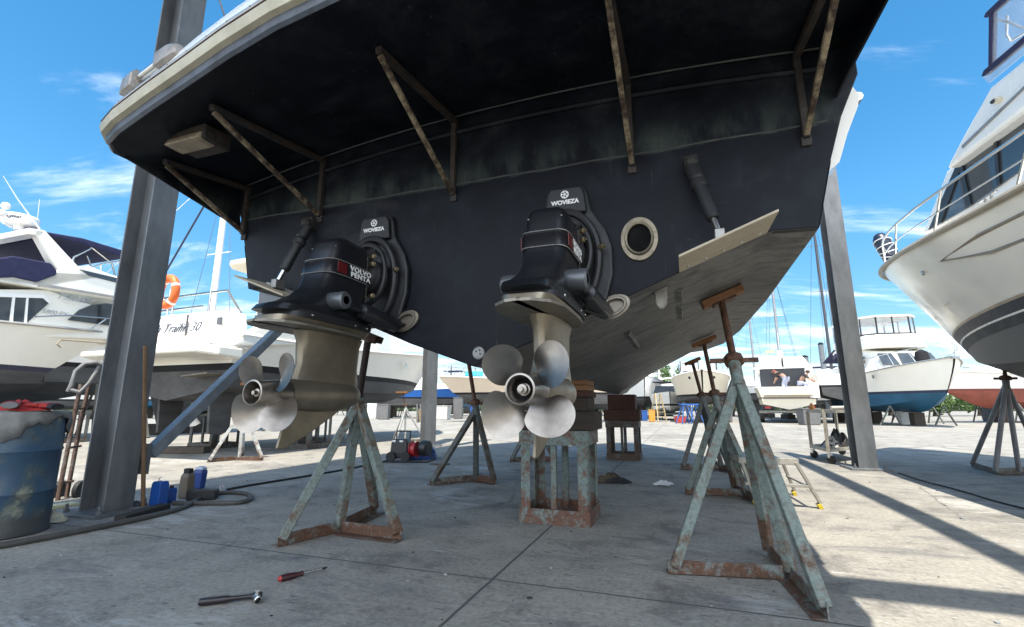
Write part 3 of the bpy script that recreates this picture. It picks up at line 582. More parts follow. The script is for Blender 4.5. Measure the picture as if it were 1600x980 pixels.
def make_drive(s):
    dr = MB().loft([sec(1.395, -0.60, 0.42, 0.125), sec(1.43, -0.585, 0.40, 0.135), sec(1.47, -0.54, 0.33, 0.135), sec(1.53, -0.50, 0.265, 0.13), sec(1.60, -0.465, 0.225, 0.128), sec(1.72, -0.445, 0.205, 0.13),
                    sec(1.86, -0.425, 0.185, 0.128), sec(1.93, -0.415, 0.175, 0.122), sec(1.955, -0.41, 0.168, 0.115), sec(1.985, -0.395, 0.14, 0.095), sec(1.998, -0.37, 0.10, 0.06)]).build('stern_drive', DB, yacht, xf=hxf, smooth=32, loc=(s * SY, 0, 0))
    P = dict(parent=dr, xf=dxf); PH_ = dict(parent=dr, xf=hxf)
    # edges of the cover
    m = MB()
    m.loft([sec(1.70, -0.4475, 0.213, 0.137), sec(1.705, -0.4475, 0.2165, 0.140), sec(1.795, -0.435, 0.2055, 0.140), sec(1.80, -0.435, 0.202, 0.137)]); m.build('badge_band', paint('band_black', (0.012, 0.012, 0.014), 0.25, var=0.2), smooth=32, **PH_)
    for z, y, hl, hw in ((1.699, -0.4477, 0.2175, 0.1408), (1.801, -0.4345, 0.207, 0.1408)):
        m = MB(); m.tube([(x * 1.0, yy, z) for x, yy, z in sec(z, y, hl, hw)], 0.003, 5, close=True); m.build('band_trim', paint('trim_silver', (0.55, 0.55, 0.53), 0.3, 0.7), **PH_)
    for sg in (1, -1):
        MB().box((sg * 0.1405, -0.555, 1.75), (0.004, 0.085, 0.075)).build('red_mark', paint('badge_red', (0.11, 0.008, 0.008), 0.4), **PH_)
        text('VOLVO\nPENTA', 'lettering', LET, dr, hxf((sg * 0.1428, -0.372, 1.75)), (R(90), 0, R(90) * sg), 0.046 * SY, 0.0012, bold=0.0012, sp=1.1, lsp=0.84).scale = (1.35, 1, 1)
    for x in (-1, 1):
        MB().prism([(x * 0.128, -0.30, 1.56), (x * 0.138, -0.30, 1.56), (x * 0.136, -0.30, 1.92), (x * 0.124, -0.30, 1.92)], (0, 0.012, 0)).build('cover_flange', DBE, bevel=0.003, **PH_)
        MB().tube([(x * 0.09, -0.28, 1.90), (x * 0.12, -0.22, 1.96), (x * 0.13, -0.14, 1.93), (x * 0.12, -0.05, 1.86)], 0.011, 7).build('water_hose', GRUB, smooth=True, **P)
        for z in (1.60, 1.66, 1.84, 1.89): MB().lathe([(0.008, 0), (0.008, 0.008)], (x * 0.136, -0.305, z), (x, 0, 0), 6).build('cover_bolt', BRS, **PH_)
        MB().ball((x * 0.10, -0.585, 1.905), 0.006, 4).build('cover_screw', STAIN, **PH_)
    # transom shield
    o1 = [(-0.115, 2.30), (0.115, 2.30), (0.14, 2.25), (0.16, 2.13), (0.25, 1.98), (0.285, 1.86), (0.285, 1.68), (0.24, 1.52), (0.17, 1.45), (-0.17, 1.45), (-0.24, 1.52), (-0.285, 1.68), (-0.285, 1.86), (-0.25, 1.98), (-0.16, 2.13), (-0.14, 2.25)]
    sh = MB().prism([(x, -0.004, z) for x, z in o1], (0, -0.045, 0)).build('transom_shield', DBE, bevel=0.012, **P)
    o2 = [(-0.10, 2.285), (0.10, 2.285), (0.122, 2.25), (0.135, 2.13), (0.135, 2.10), (-0.135, 2.10), (-0.135, 2.13), (-0.122, 2.25)]
    MB().prism([(x, -0.049, z) for x, z in o2], (0, -0.035, 0)).build('shield_cap', DBE, bevel=0.01, **P)
    m = MB(); m.lathe([(0.027, 0), (0.027, -0.004)], (0, -0.084, 2.232), (0, 1, 0), 20); m.build('emblem', LET, **P)
    m = MB()
    for k in range(5):
        a_ = k * 2 * math.pi / 5; m.lathe([(0.006, 0), (0.006, -0.002)], (0.014 * math.cos(a_), -0.0885, 2.232 + 0.014 * math.sin(a_)), (0, 1, 0), 8)
    m.build('emblem_mark', BLK, **P)
    text('WOVIEZA', 'shield_lettering', LET, dr, Vector((0, -0.0855 * SY, 0.163 + 2.178 * SY)), (R(90), 0, 0), 0.040 * SY, 0.001, bold=0.0014)
    # gimbal fork ring and bellows
    ring = [(0.205 * math.cos(a_), -0.085 - 0.02 * math.sin(a_), 1.80 + (0.30 if math.sin(a_) > 0 else 0.33) * math.sin(a_)) for a_ in [2 * math.pi * k / 32 for k in range(32)]]
    MB().tube(ring, 0.026, 8, close=True).build('gimbal_ring', DBE, smooth=True, **P)
    ring = [(0.165 * math.cos(a_), -0.15, 1.81 + 0.225 * math.sin(a_)) for a_ in [2 * math.pi * k / 32 for k in range(32)]]
    MB().tube(ring, 0.02, 8, close=True).build('fork', DBE, smooth=True, **P)
    m = MB()
    pr_ = []
    for k in range(9): pr_ += [(0.135 if k % 2 else 0.115, -0.04 - k * 0.025)]
    m.lathe(pr_, (0, 0, 1.80), (0, 1, 0), 28); m.build('bellows', GRUB, smooth=60, **P)
    for x in (-1, 1):
        for y, z in ((-0.245, 1.90), (-0.245, 1.845), (-0.235, 1.62), (-0.10, 1.84)): MB().lathe([(0.018, 0.03), (0.018, 0.055), (0.009, 0.056), (0.009, 0.07)], (x * (0.10 if y < -0.2 else 0.19), y, z), (x, -0.4, 0), 8).build('clamp_bolt', BRS, smooth=30, **P)
    # intermediate casting and collar over the plate
    m = MB(); m.loft([sec(1.365, -0.56, 0.37, 0.15), sec(1.395, -0.555, 0.37, 0.155), sec(1.41, -0.55, 0.36, 0.15)]); m.box((0, -0.22, 1.46), (0.2, 0.24, 0.08)); m.build('lower_casting', DBE, smooth=32, **P)
    for x in (-1, 1):
        for y in (-0.3, -0.42, -0.8): MB().ball((x * 0.15, y, 1.385), 0.008, 4).build('casting_bolt', STAIN, **P)
    m = MB()
    pl_ = [(-0.02, -1.06), (0.06, -1.05), (0.13, -0.98), (0.165, -0.86), (0.168, -0.6), (0.155, -0.4), (0.11, -0.27), (0, -0.23)]
    pl_ = pl_ + [(-x, y) for x, y in pl_[-2:0:-1]] + [(0.0, -1.062)]
    m.prism([(x, y, 1.315) for x, y in pl_], (0, 0, 0.014)); m.build('cavitation_plate', LOWD, bevel=0.004, **P)
    low = MB()
    low.loft([sec(1.33, -0.60, 0.40, 0.115), sec(1.366, -0.585, 0.40, 0.135)])
    low.loft([[(x * (1 if abs(x) < 0.02 else 1), y, z) for x, y, z in [(hw * math.sin(math.pi * min(f, 2 - f)) ** 0.7 * (1 if f < 1 else -1) if 0 < f < 2 and f != 1 else 0, yc + ch * math.cos(math.pi * f), zz) for f in [k / 10 for k in range(20)]]] for zz, yc, ch, hw in ((1.32, -0.47, 0.30, 0.08), (1.26, -0.465, 0.275, 0.064), (1.12, -0.465, 0.265, 0.06), (1.03, -0.48, 0.285, 0.072), (0.95, -0.50, 0.30, 0.08))])
    lu = low.build('lower_unit', LOWM, smooth=40, **P)
    m = MB(); m.lathe([(0.004, -0.155), (0.035, -0.17), (0.062, -0.205), (0.088, -0.29), (0.102, -0.42), (0.104, -0.56), (0.096, -0.70), (0.078, -0.805)], (0, 0, 0.944), (0, 1, 0), 28); m.build('gearcase', LOWM, smooth=40, **P)
    m = MB(); sk = [(-0.26, 0.89), (-0.76, 0.89), (-0.79, 0.80), (-0.83, 0.645), (-0.78, 0.64), (-0.62, 0.70), (-0.40, 0.81)]
    m.prism([(-0.009, y, z) for y, z in sk], (0.018, 0, 0)); m.build('skeg', LOWM, bevel=0.006, **P)
    # propeller
    m = MB()
    m.lathe([(0.066, -0.80), (0.076, -0.81), (0.074, -0.87), (0.066, -0.96), (0.064, -1.0), (0.067, -1.02), (0.059, -1.022), (0.050, -0.99), (0.046, -0.94), (0.02, -0.935)], (0, 0, 0.944), (0, 1, 0), 32, caps=False)
    for kb in range(4):
        th = R(38) + kb * math.pi / 2; NR, NC = 17, 13; grid = []
        for i in range(NR):
            f = math.sin(math.pi / 2 * i / (NR - 1)); r_ = 0.056 + 0.196 * f
            # paddle outline: narrow root, widest two thirds out, round tip
            wdt = 0.228 * max(0.02, (0.40 + 0.60 * math.sin(math.pi / 2 * min(1, f / 0.62)) ** 1.2)) * math.sqrt(max(0.0, 1 - max(0, (f - 0.45) / 0.55) ** 2.6)) + 0.004
            ph = math.atan2(0.42, 2 * math.pi * max(r_, 0.1))
            row = []
            for j in range(NC):
                c_ = (j / (NC - 1) - 0.5) * wdt + 0.055 * f * f
                an_ = th + c_ * math.cos(ph) / max(r_, 0.12)
                cup = 0.5 * c_ * c_
                row.append((r_ * math.cos(an_), -0.90 - 0.05 * f + c_ * math.sin(ph) - cup, 0.944 + r_ * math.sin(an_)))
            grid.append(row)
        top = [[(x, y - 0.004, z) for x, y, z in r] for r in grid]; n = NC
        V = [v for r in grid for v in r] + [v for r in top for v in r]; o = NR * NC; F = []
        for i in range(NR - 1):
            for j in range(NC - 1):
                F.append((i * n + j, i * n + j + 1, (i + 1) * n + j + 1, (i + 1) * n + j)); F.append((o + i * n + j, o + (i + 1) * n + j, o + (i + 1) * n + j + 1, o + i * n + j + 1))
        for i in range(NR - 1):
            F.append((i * n, (i + 1) * n, o + (i + 1) * n, o + i * n)); F.append((i * n + n - 1, o + i * n + n - 1, o + (i + 1) * n + n - 1, (i + 1) * n + n - 1))
        for j in range(NC - 1): F.append(((NR - 1) * n + j, (NR - 1) * n + j + 1, o + (NR - 1) * n + j + 1, o + (NR - 1) * n + j))
        m.poly(V, F)
    m.build('propeller', PROPM, smooth=40, **P)
    m = MB(); m.lathe([(0.0465, -0.942), (0.02, -0.944)], (0, 0, 0.944), (0, 1, 0), 24); m.build('hub_recess', paint('bore_black', (0.004, 0.004, 0.004), 0.9), **P)  # near-black disc paints the shade inside the hollow hub
    m = MB(); m.lathe([(0.028, -0.93), (0.028, -0.962), (0.022, -0.964), (0.022, -0.992), (0.011, -0.994), (0.011, -1.015)], (0, 0, 0.944), (0, 1, 0), 10); m.build('propeller_nut', PROPM, smooth=30, **P)
    # tilt rams
    for x in (-1, 1):
        A = Vector((x * 0.225, -0.06, 1.44)); B = Vector((x * 0.165, -0.62, 1.505)); D = B - A; L = D.length
        MB().lathe([(0.03, 0.0), (0.052, 0.01), (0.052, L * 0.62), (0.045, L * 0.64), (0.02, L * 0.65), (0.018, L * 0.93), (0.035, L * 0.94), (0.035, L)], A, D, 18).build('tilt_ram', DB, smooth=35, **P)
        MB().lathe([(0.048, -0.03), (0.055, -0.02), (0.055, 0.085), (0.047, 0.095)], B + Vector((-x * 0.03, 0, 0)), (x, 0, 0), 18).build('ram_end', paint('ram_end_grey', (0.13, 0.14, 0.15), 0.35, 0.5, var=0.3), smooth=35, **P)
        MB().lathe([(0.026, 0), (0.026, 0.004)], B + Vector((x * 0.061, 0, 0)), (x, 0, 0), 16).build('ram_pin', STAIN, **P)
        # oval flange on the transom
        m = MB(); c = Vector((x * 0.27, -0.006, 1.475)); n = 24
        o_ = [[c + Vector((r_ * 1.25 * math.cos(2 * math.pi * k / n), yy, r_ * 0.85 * math.sin(2 * math.pi * k / n) - 0.25 * r_ * 1.25 * math.cos(2 * math.pi * k / n) * -x)) for k in range(n)] for r_, yy in ((0.085, 0.0), (0.085, -0.02), (0.062, -0.022), (0.055, -0.01))]
        m.loft(o_[:3], True, False); m.loft([o_[2], [p + Vector((0, .012, 0)) for p in o_[3]]], False, True); m.tube(o_[2], .011, 6, close=True); m.build('ram_flange', paint('flange_metal', (0.24, 0.21, 0.165), 0.4, 0.5, var=0.4, scale=18), smooth=35, **P)
    MB().tube([(-0.165, -0.62, 1.505), (0.165, -0.62, 1.505)], 0.02, 12).build('cross_pin', DBE, smooth=True, **P)
    # hoses between drive and transom
    MB().tube([(0.14, -0.28, 1.42), (0.2, -0.2, 1.40), (0.25, -0.1, 1.42), (0.26, -0.02, 1.45)], 0.012, 7).build('hose', GRUB, smooth=True, **P)
    m = MB(); m.tube([(-0.12, -0.27, 1.55), (-0.17, -0.18, 1.5), (-0.2, -0.05, 1.55)], 0.016, 7); m.build('hose', GRUB, smooth=True, **P)
    return dr
drive = make_drive(-0.80)
d2 = dup(drive, yacht); d2.location = (0.67 * SY, 0, 0)
# ------------------------------------------------------------------ tripod boat stands
VERD = rusty('stand_paint', (0.155, 0.195, 0.178), (0.105, 0.058, 0.034), 0.40, 8); RUSTB = rusty('stand_base', (0.17, 0.205, 0.195), (0.095, 0.045, 0.025), 0.48, 10)
RUST = rusty('rusty_steel', (0.13, 0.065, 0.035), (0.07, 0.032, 0.018), 0.6, 14); TR0 = wood('pad_dark', (0.09, 0.04, 0.025), (0.04, 0.02, 0.014), 4); PADW = wood('pad_timber', (0.42, 0.21, 0.09), (0.22, 0.10, 0.045), 5); DARKST = rusty('dark_stand', (0.105, 0.118, 0.112), (0.07, 0.045, 0.03), 0.35, 8)
PALEST = rusty('pale_stand', (0.40, 0.42, 0.41), (0.13, 0.07, 0.04), 0.35, 8)
STG = 'tripod boat stands'
def hullz(p):                                  # underside of the yacht over a ground point
    q = toY(p); return 0.163 + SY * vline(q.x / SY)
def slope_dir(p):
    q = toY(p); sg = 1 if q.x > 0 else -1
    return (LAT * sg + Vector((0, 0, 0.39))).normalized()
def stand(label, N, feet, ap, pad, w=0.06, leg=VERD, base=RUSTB, padsize=(0.30, 0.13), crossdir=None, collar=0.0, handle=0.16, sl=None, rod=RUST, round_=False, padm=None):
    """N node on the ground, feet: ground ends of the base beams, ap: where the legs meet, pad: under the hull"""
    N = Vector(N); t = thing('boat_stand', label, 'boat stand', N, 0, STG); L = lambda p: Vector(p) - N
    apx = L(ap); pd = L(pad); ax = (pd - apx).normalized()
    m = MB(); h = w * 1.05
    for i, f in enumerate(feet):
        f = L(f); d = f.normalized(); a = Vector((0, 0, h / 2 + 0.002 * (i + 1))) - d * (w * 0.5 if i == 0 else -w * 0.52); b = f + Vector((0, 0, h / 2 + 0.002 * (i + 1)))
        up = Vector((0, 0, 1)); s_ = d.cross(up)
        m.bar(a, b, 0.007, h, up); m.bar(a + s_ * w * 0.5 - Vector((0, 0, h * 0.46)), b + s_ * w * 0.5 - Vector((0, 0, h * 0.46)), w, 0.006, up)
    m.build('base', base, t, bevel=0.002)
    for f in [L(f) * 0.94 for f in feet] + [Vector((0.01, 0.01, 0))]:
        a = f + Vector((0, 0, h * 0.6)); d = (apx - a); e = apx - d.normalized() * 0.015
        if round_: MB().tube([a, e], w * 0.42, 10).build('leg', leg, t, smooth=True)
        else: MB().bar(a, e, w * 0.82, w * 0.82, Vector((d.y, -d.x, 0.3))).build('leg', leg, t, bevel=0.006)
    c0 = apx - ax * 0.06; c1 = apx + ax * (0.05 + collar)
    MB().lathe([(w * 0.52, 0), (w * 0.55, (c1 - c0).length)], c0, ax, 14).build('sleeve', leg, t, smooth=35)
    if handle:
        m = MB(); m.lathe([(w * 0.85, 0), (w * 0.85, 0.045), (w * 0.6, 0.06)], c1, ax, 8); hd = LAT.copy() if crossdir is None else crossdir; hc = c1 + ax * 0.022
        m.bar(hc - hd * handle, hc + hd * handle, w * 0.32, w * 0.42); m.build('screw_nut', RUST if handle > 0.1 else rod, t, smooth=35)
    L_ = (pd - c1).length; pr_ = []; k = int(L_ / 0.012)
    rr = min(w * 0.30, 0.022)
    for i in range(k):
        pr_ += [(rr, i * 0.012), (rr * 1.16, i * 0.012 + 0.006)]
    m = MB(); m.lathe(pr_ + [(rr, L_ - 0.03)], c1, ax, 12); m.build('screw_rod', rod, t, smooth=60)
    sd = sl if sl is not None else slope_dir(pad); nrm = Vector((0, 0, 1)) - sd * sd.z; nrm.normalize(); fw = sd.cross(nrm)
    M = Matrix((sd, fw, nrm)).transposed(); pc = pd - nrm * 0.045
    m = MB(); m.box(pc - nrm * 0.012, (padsize[0] * 0.55, padsize[1] * 0.9, 0.012), M); p_ = m.build('pad_plate', RUST, t)
    MB().box(pc + nrm * 0.018, (padsize[0], padsize[1], 0.045), M).build('pad', padm or PADW, t, bevel=0.004)
    return t
def hp(x, y):                                   # contact point of a pad under the yacht
    p = Vector((x, y, 0)); return Vector((x, y, hullz(p) - 0.004))
# near right: the biggest
N = G(1237, 908); fA = G(1044, 898); fC = G(1296, 972)
pd_ = PY(1124, 446, 3.08); pd_.z = hullz(pd_) - 0.004
ap_ = PY(1152, 590, 2.74)
stand('largest and nearest rusty green boat stand, under the right chine with an orange timber pad', N, [fC, N + (N - fC) * 0.9, fA], ap_, pd_, 0.064, padsize=(0.27, 0.13), collar=0.05, handle=0.13)
# front left, half hidden by the left outdrive
N = G(527, 833); fa = G(433, 856); fb = G(588, 802); fc = G(627, 846)
ap_ = PY(560, 628, 3.55); q = min((PY(577, 519, 3.2 + .02 * k) for k in range(60)), key=lambda p: abs(p.z - hullz(p)) + (9 if toY(p).y < .02 else 0))
stand('green rusty boat stand standing below the left outdrive in front of the tools', N, [fa, fb, fc], ap_, q, 0.072, padsize=(0.2, 0.09), padm=TR0, handle=0, rod=paint('rod_dark', (0.035, 0.022, 0.018), 0.7, var=0.4, scale=20))
# middle left
N = G(742, 752); fa = G(671, 759); fb = G(744, 741); fc = G(774, 757)
ap_ = PY(744, 640, 5.5); q = PY(727, 572, 5.5); q.z = hullz(q) + 0.0
stand('dark slim boat stand between the two outdrives with a cross handle', N, [fa, fb, fc], ap_, q, 0.07, leg=DARKST, base=RUSTB, handle=0.1)
# behind the timber block, far
N = G(840, 720); ap_ = PY(832, 655, 8.0); q = hp(ap_.x - 0.1, ap_.y)
stand('small distant boat stand half hidden behind the front timber block stand', N, [G(797, 722), G(845, 716), G(868, 722)], ap_, q, 0.07, leg=DARKST, handle=0)
# mid right and far right
N = G(1166, 777); fA = G(1071, 773); fC = G(1189, 788)
ap_ = PY(1120, 632, 4.95); q = PY(1099, 540, 5.15); q.z = hullz(q) - 0.004
stand('rusty boat stand just behind the nearest one on the right of the hull', N, [fC, N + (N - fC) * 0.9, fA], ap_, q, 0.066, collar=0.04, handle=0.11, padsize=(0.26, 0.12), padm=PADW)
N = G(1128, 735); fA = G(1064, 734); fC = G(1143, 740)
ap_ = PY(1098, 625, 7.0); q = PY(1081, 566, 7.1); q.z = min(hullz(q) - 0.004, 1.6)
stand('slim dark boat stand farthest along the right side of the hull', N, [fC, N + (N - fC) * 0.9, fA], ap_, q, 0.075, leg=DARKST, handle=0.08, padsize=(0.24, 0.12))

# ------------------------------------------------------------------ timber block stands under the keel
TD = wood('timber_dark', (0.085, 0.062, 0.045), (0.035, 0.027, 0.02), 4); TR = wood('timber_red', (0.13, 0.05, 0.03), (0.05, 0.022, 0.016), 4); TO = wood('timber_orange', (0.42, 0.22, 0.10), (0.22, 0.11, 0.05), 4)
BLKP = rusty('block_paint', (0.15, 0.195, 0.18), (0.12, 0.056, 0.034), 0.45, 11)
def block_frame(label, c, wx, wy, h, mat):
    t = thing('keel_stand', label, 'keel stand', (c.x, c.y, 0), -YAW, 'steel keel stands')
    m = MB()
    for sg in (-1, 1):
        m.box((0, sg * (wy / 2 - 0.004), 0.055), (wx, 0.008, 0.11)); m.box((sg * (wx / 2 - 0.004), 0, 0.055), (0.008, wy - 0.02, 0.108))
        m.box((0, sg * (wy / 2 - 0.03), 0.006), (wx - 0.02, 0.05, 0.008))
    m.build('base_rail', mat, t, bevel=0.002)
    m = MB()
    for sg in (-1, 1):
        m.box((0, sg * (wy / 2 - 0.004), h - 0.055), (wx, 0.008, 0.11)); m.box((sg * (wx / 2 - 0.004), 0, h - 0.055), (0.008, wy - 0.02, 0.108))
    m.box((0, 0, h - 0.006), (wx - 0.02, wy - 0.02, 0.01)); m.build('top_rail', mat, t, bevel=0.002)
    for x in (-1, 1):
        for y in (-1, 1): 
            m = MB(); m.box((x * (wx / 2 - 0.05), y * (wy / 2 - 0.014), h / 2), (0.075, 0.008, h - 0.08)); m.box((x * (wx / 2 - 0.014), y * (wy / 2 - 0.055), h / 2), (0.008, 0.075, h - 0.08)); m.build('leg', mat, t, bevel=0.002)
    MB().box((0.0, wy / 2 - 0.05, h / 2), (0.05, 0.05, h - 0.08)).build('leg', mat, t, bevel=0.004)
    MB().box((-0.02 * wx, -wy / 2 + 0.07, h / 2), (0.042, 0.042, h - 0.08)).build('leg', mat, t, bevel=0.004)
    return t
c1 = fromY(0.095, toY(G(870, 822)).y + 0.24); c2 = fromY(0.07, toY(G(980, 720)).y + 0.25)
block_frame('verdigris and rust steel keel stand in the middle of the picture below the right propeller', c1, 0.55, 0.46, 0.69, BLKP)
block_frame('dark steel keel stand farther forward beneath the bow', c2, 0.55, 0.5, 0.64, rusty('block_paint_dark', (0.11, 0.125, 0.12), (0.07, 0.045, 0.03), 0.6, 9))
def timber(label, c, z, size, mat, dx=0.0, dy=0.0, rz=0.0):
    p = c + LAT * dx + AX * dy; o = MB().box((0, 0, size[2] / 2), size).build('timber_block', mat, bevel=0.007); o.location = (p.x, p.y, z); o.rotation_euler = (0, 0, -YAW + rz)
    tag(o, label, 'timber block', 'timber blocks under the keel'); return o
timber('widest dark timber block, lying on the front keel stand', c1, 0.692, (0.60, 0.40, 0.145), TD, 0.02, 0.0)
timber('dark timber block second from the bottom of the front stack', c1, 0.839, (0.53, 0.36, 0.105), TD, 0.0, 0.01, 0.02)
timber('reddish timber block right below the two orange planks', c1, 0.946, (0.54, 0.34, 0.048), TR, 0.01, 0.0, -0.02)
timber('lower of the two orange planks on the front stack', c1, 0.996, (0.53, 0.32, 0.045), TO, 0.005, 0.0, 0.01)
timber('top orange plank touching the keel on the front stack', c1, 1.043, (0.53, 0.3, 0.038), TO, -0.0, 0.01, -0.015)
timber('wide red brown timber block on the distant keel stand', c2, 0.642, (0.60, 0.45, 0.18), TR, 0, 0)
timber('narrower red brown timber block on top of the distant stack', c2, 0.824, (0.46, 0.36, 0.255), TR, -0.0, 0)

# ------------------------------------------------------------------ tools on the slab
A, B = G(310, 948), G(411, 936); d = B - A; L_ = d.length; an = math.atan2(d.y, d.x)
t = thing('ratchet_wrench', 'black ratchet wrench with a chrome socket lying on the concrete, front left', 'wrench', (A.x, A.y, 0), an)
m = MB(); m.loft([[(x, y * w_, 0.018 + z * h_) for y, z in ((-1, -.6), (-.6, -1), (.6, -1), (1, -.6), (1, .6), (.6, 1), (-.6, 1), (-1, .6))] for x, w_, h_ in ((0, .011, .011), (L_ * .03, .015, .014), (L_ * .42, .016, .014), (L_ * .5, .010, .009), (L_ * .78, .010, .009), (L_ * .86, .019, .014), (L_ * .94, .020, .014), (L_ * 0.98, .012, .010))])
m.build('handle', paint('tool_black', (0.022, 0.016, 0.018), 0.35, var=0.4, scale=40), t, smooth=50)
MB().lathe([(0.012, 0), (0.0165, 0.003), (0.0165, 0.05), (0.0125, 0.052), (0.0125, 0.03)], (L_ * 0.885, -0.018, 0.018), (0.35, -1, 0), 16, caps=False).build('socket', STAIN, t, smooth=35)
MB().lathe([(0.012, 0), (0.012, 0.006)], (L_ * 0.9, 0, 0.031), (0, 0, 1), 12).build('selector', STAIN, t)
A, B = G(434, 911), G(511, 892); d = B - A; L_ = d.length; an = math.atan2(d.y, d.x)
t = thing('screwdriver', 'screwdriver with a dark red handle lying on the concrete behind the wrench', 'screwdriver', (A.x, A.y, 0), an)
MB().lathe([(0.010, 0.008), (0.016, 0.014), (0.0175, 0.05), (0.0155, L_ * .3), (0.011, L_ * .42), (0.014, L_ * .48), (0.010, L_ * .5)], (0, 0, 0.0175), (1, 0, 0), 10).build('handle', paint('handle_maroon', (0.045, 0.010, 0.014), 0.4, var=0.4, scale=40), t, smooth=30)
MB().lathe([(0.006, 0), (0.011, 0.002), (0.0145, 0.012)], (0, 0, 0.0175), (1, 0, 0), 10).build('end_cap', paint('cap_red', (0.45, 0.03, 0.025), 0.4), t, smooth=30)
MB().lathe([(0.0062, L_ * .5), (0.0062, L_ * .88)], (0, 0, 0.0175), (1, 0, 0), 8).build('shaft', STAIN, t, smooth=True)
MB().lathe([(0.0055, L_ * .87), (0.006, L_ * .95), (0.003, L_)], (0, 0, 0.0165), (1, 0, 0), 8).build('tip', BLK, t, smooth=True)

# ------------------------------------------------------------------ things round the left post
def drum():
    c = G(-12, 835); t = thing('oil_drum', 'blue dented oil drum with torn grey liner over its rim, at the left edge', 'drum', (c.x, c.y, 0))
    m, tt, b = node_mat('drum_blue'); v = coords(tt); n = noise(tt, v, 3.2, 8, 0.65, 0.4); n2 = noise(tt, v, 7, 8, 0.75, 0.3)
    r = ramp(tt, n.outputs[0], [(0.34, (0.022, 0.048, 0.085)), (0.48, (0.028, 0.068, 0.115)), (0.56, (0.06, 0.085, 0.095)), (0.64, (0.24, 0.25, 0.19))])
    s = ramp(tt, n2.outputs[0], [(0.58, (0, 0, 0)), (0.66, (1, 1, 1))]); col = mixc(tt, s.outputs[0], r.outputs[0], (0.045, 0.035, 0.028))
    cz = nd(tt, 'ShaderNodeTexCoord'); sz = nd(tt, 'ShaderNodeSeparateXYZ'); tt.links.new(cz.outputs['Object'], sz.inputs[0]); mr = nd(tt, 'ShaderNodeMapRange'); mr.inputs[1].default_value = 0.10; mr.inputs[2].default_value = 0.16; mr.inputs[3].default_value = 0.9; mr.inputs[4].default_value = 0
    tt.links.new(sz.outputs[2], mr.inputs[0]); col = mixc(tt, mr.outputs[0], col, (0.05, 0.05, 0.05))
    tt.links.new(col, b.inputs['Base Color']); b.inputs['Roughness'].default_value = 0.5; bump(tt, b, n2.outputs[0], 0.2)
    R_ = 0.285; H_ = 0.83
    M2 = MB(); M2.lathe([(R_ - 0.01, 0.004), (R_ + 0.006, 0.008), (R_, 0.03), (R_, 0.27), (R_ + 0.008, 0.285), (R_, 0.3), (R_, 0.55), (R_ + 0.008, 0.565), (R_, 0.58), (R_, H_ - 0.02), (R_ + 0.008, H_ - 0.01), (R_ + 0.004, H_), (R_ - 0.012, H_), (R_ - 0.014, H_ - 0.1)], (0, 0, 0), (0, 0, 1), 48, caps=False)
    M2.poly([((R_ - 0.012) * math.cos(2 * math.pi * k / 24), (R_ - 0.012) * math.sin(2 * math.pi * k / 24), H_ - 0.1) for k in range(24)], [tuple(range(24))])
    M2.build('drum_body', m, t, smooth=30)
    # torn liner hanging over the rim
    M3 = MB(); N_ = 40; rows = []
    for k in range(N_ + 1):
        a_ = -2.6 + 3.9 * k / N_; random.seed(k); dep = 0.02 + (0.13 * max(0, math.sin(k * 0.37 + 1.0)) + 0.05 * max(0, math.sin(k * 0.83)) + random.random() * 0.035)
        rr = [(R_ - 0.03, H_ - 0.03), (R_ - 0.004, H_ + 0.012), (R_ + 0.016, H_ + 0.004), (R_ + 0.018 + 0.012 * math.sin(k * 1.7), H_ - dep * 0.5), (R_ + 0.014 + 0.01 * math.sin(k * 2.3), H_ - dep)]
        rows.append([(r_ * math.cos(a_), r_ * math.sin(a_), z) for r_, z in rr])
    n = 5; M3.poly([v for r in rows for v in r], [(i * n + j, i * n + j + 1, (i + 1) * n + j + 1, (i + 1) * n + j) for i in range(N_) for j in range(n - 1)]); M3.build('liner', paint('liner_grey', (0.22, 0.22, 0.21), 0.55, var=0.4, scale=9), t, smooth=50, solid=0.003)
    return c
dc = drum()
def rag(name, label, cat, c, rad, mat, hgt=0.05, seed=1, squash=(1, 1), group=None):
    random.seed(seed); ph = [random.random() * 6 for _ in range(8)]; N_, M_ = 26, 8; vs = [(0, 0, hgt)]; F = []
    for i in range(1, M_ + 1):
        f = i / M_
        for k in range(N_):
            a_ = 2 * math.pi * k / N_; r_ = rad * f * (1 + 0.22 * math.sin(2 * a_ + ph[0]) + 0.14 * math.sin(3 * a_ + ph[1]) + 0.07 * math.sin(7 * a_ + ph[2]))
            z = hgt * (1 - f ** 1.6) * (0.75 + 0.5 * math.sin(3 * a_ + ph[3] + f * 5) * math.sin(f * 7 + ph[4])) + 0.012 * (1 + math.sin(5 * a_ + ph[5])) * (1 - 0.6 * f) * f + 0.003
            vs.append((r_ * math.cos(a_) * squash[0], r_ * math.sin(a_) * squash[1], max(z, 0.003)))
    for k in range(N_): F.append((0, 1 + k, 1 + (k + 1) % N_))
    for i in range(M_ - 1):
        for k in range(N_): F.append((1 + i * N_ + k, 1 + i * N_ + (k + 1) % N_, 1 + (i + 1) * N_ + (k + 1) % N_, 1 + (i + 1) * N_ + k))
    o = MB().poly(vs, F).build(name, mat, smooth=True, solid=0.004, sub=1); o.location = c; tag(o, label, cat, group); return o
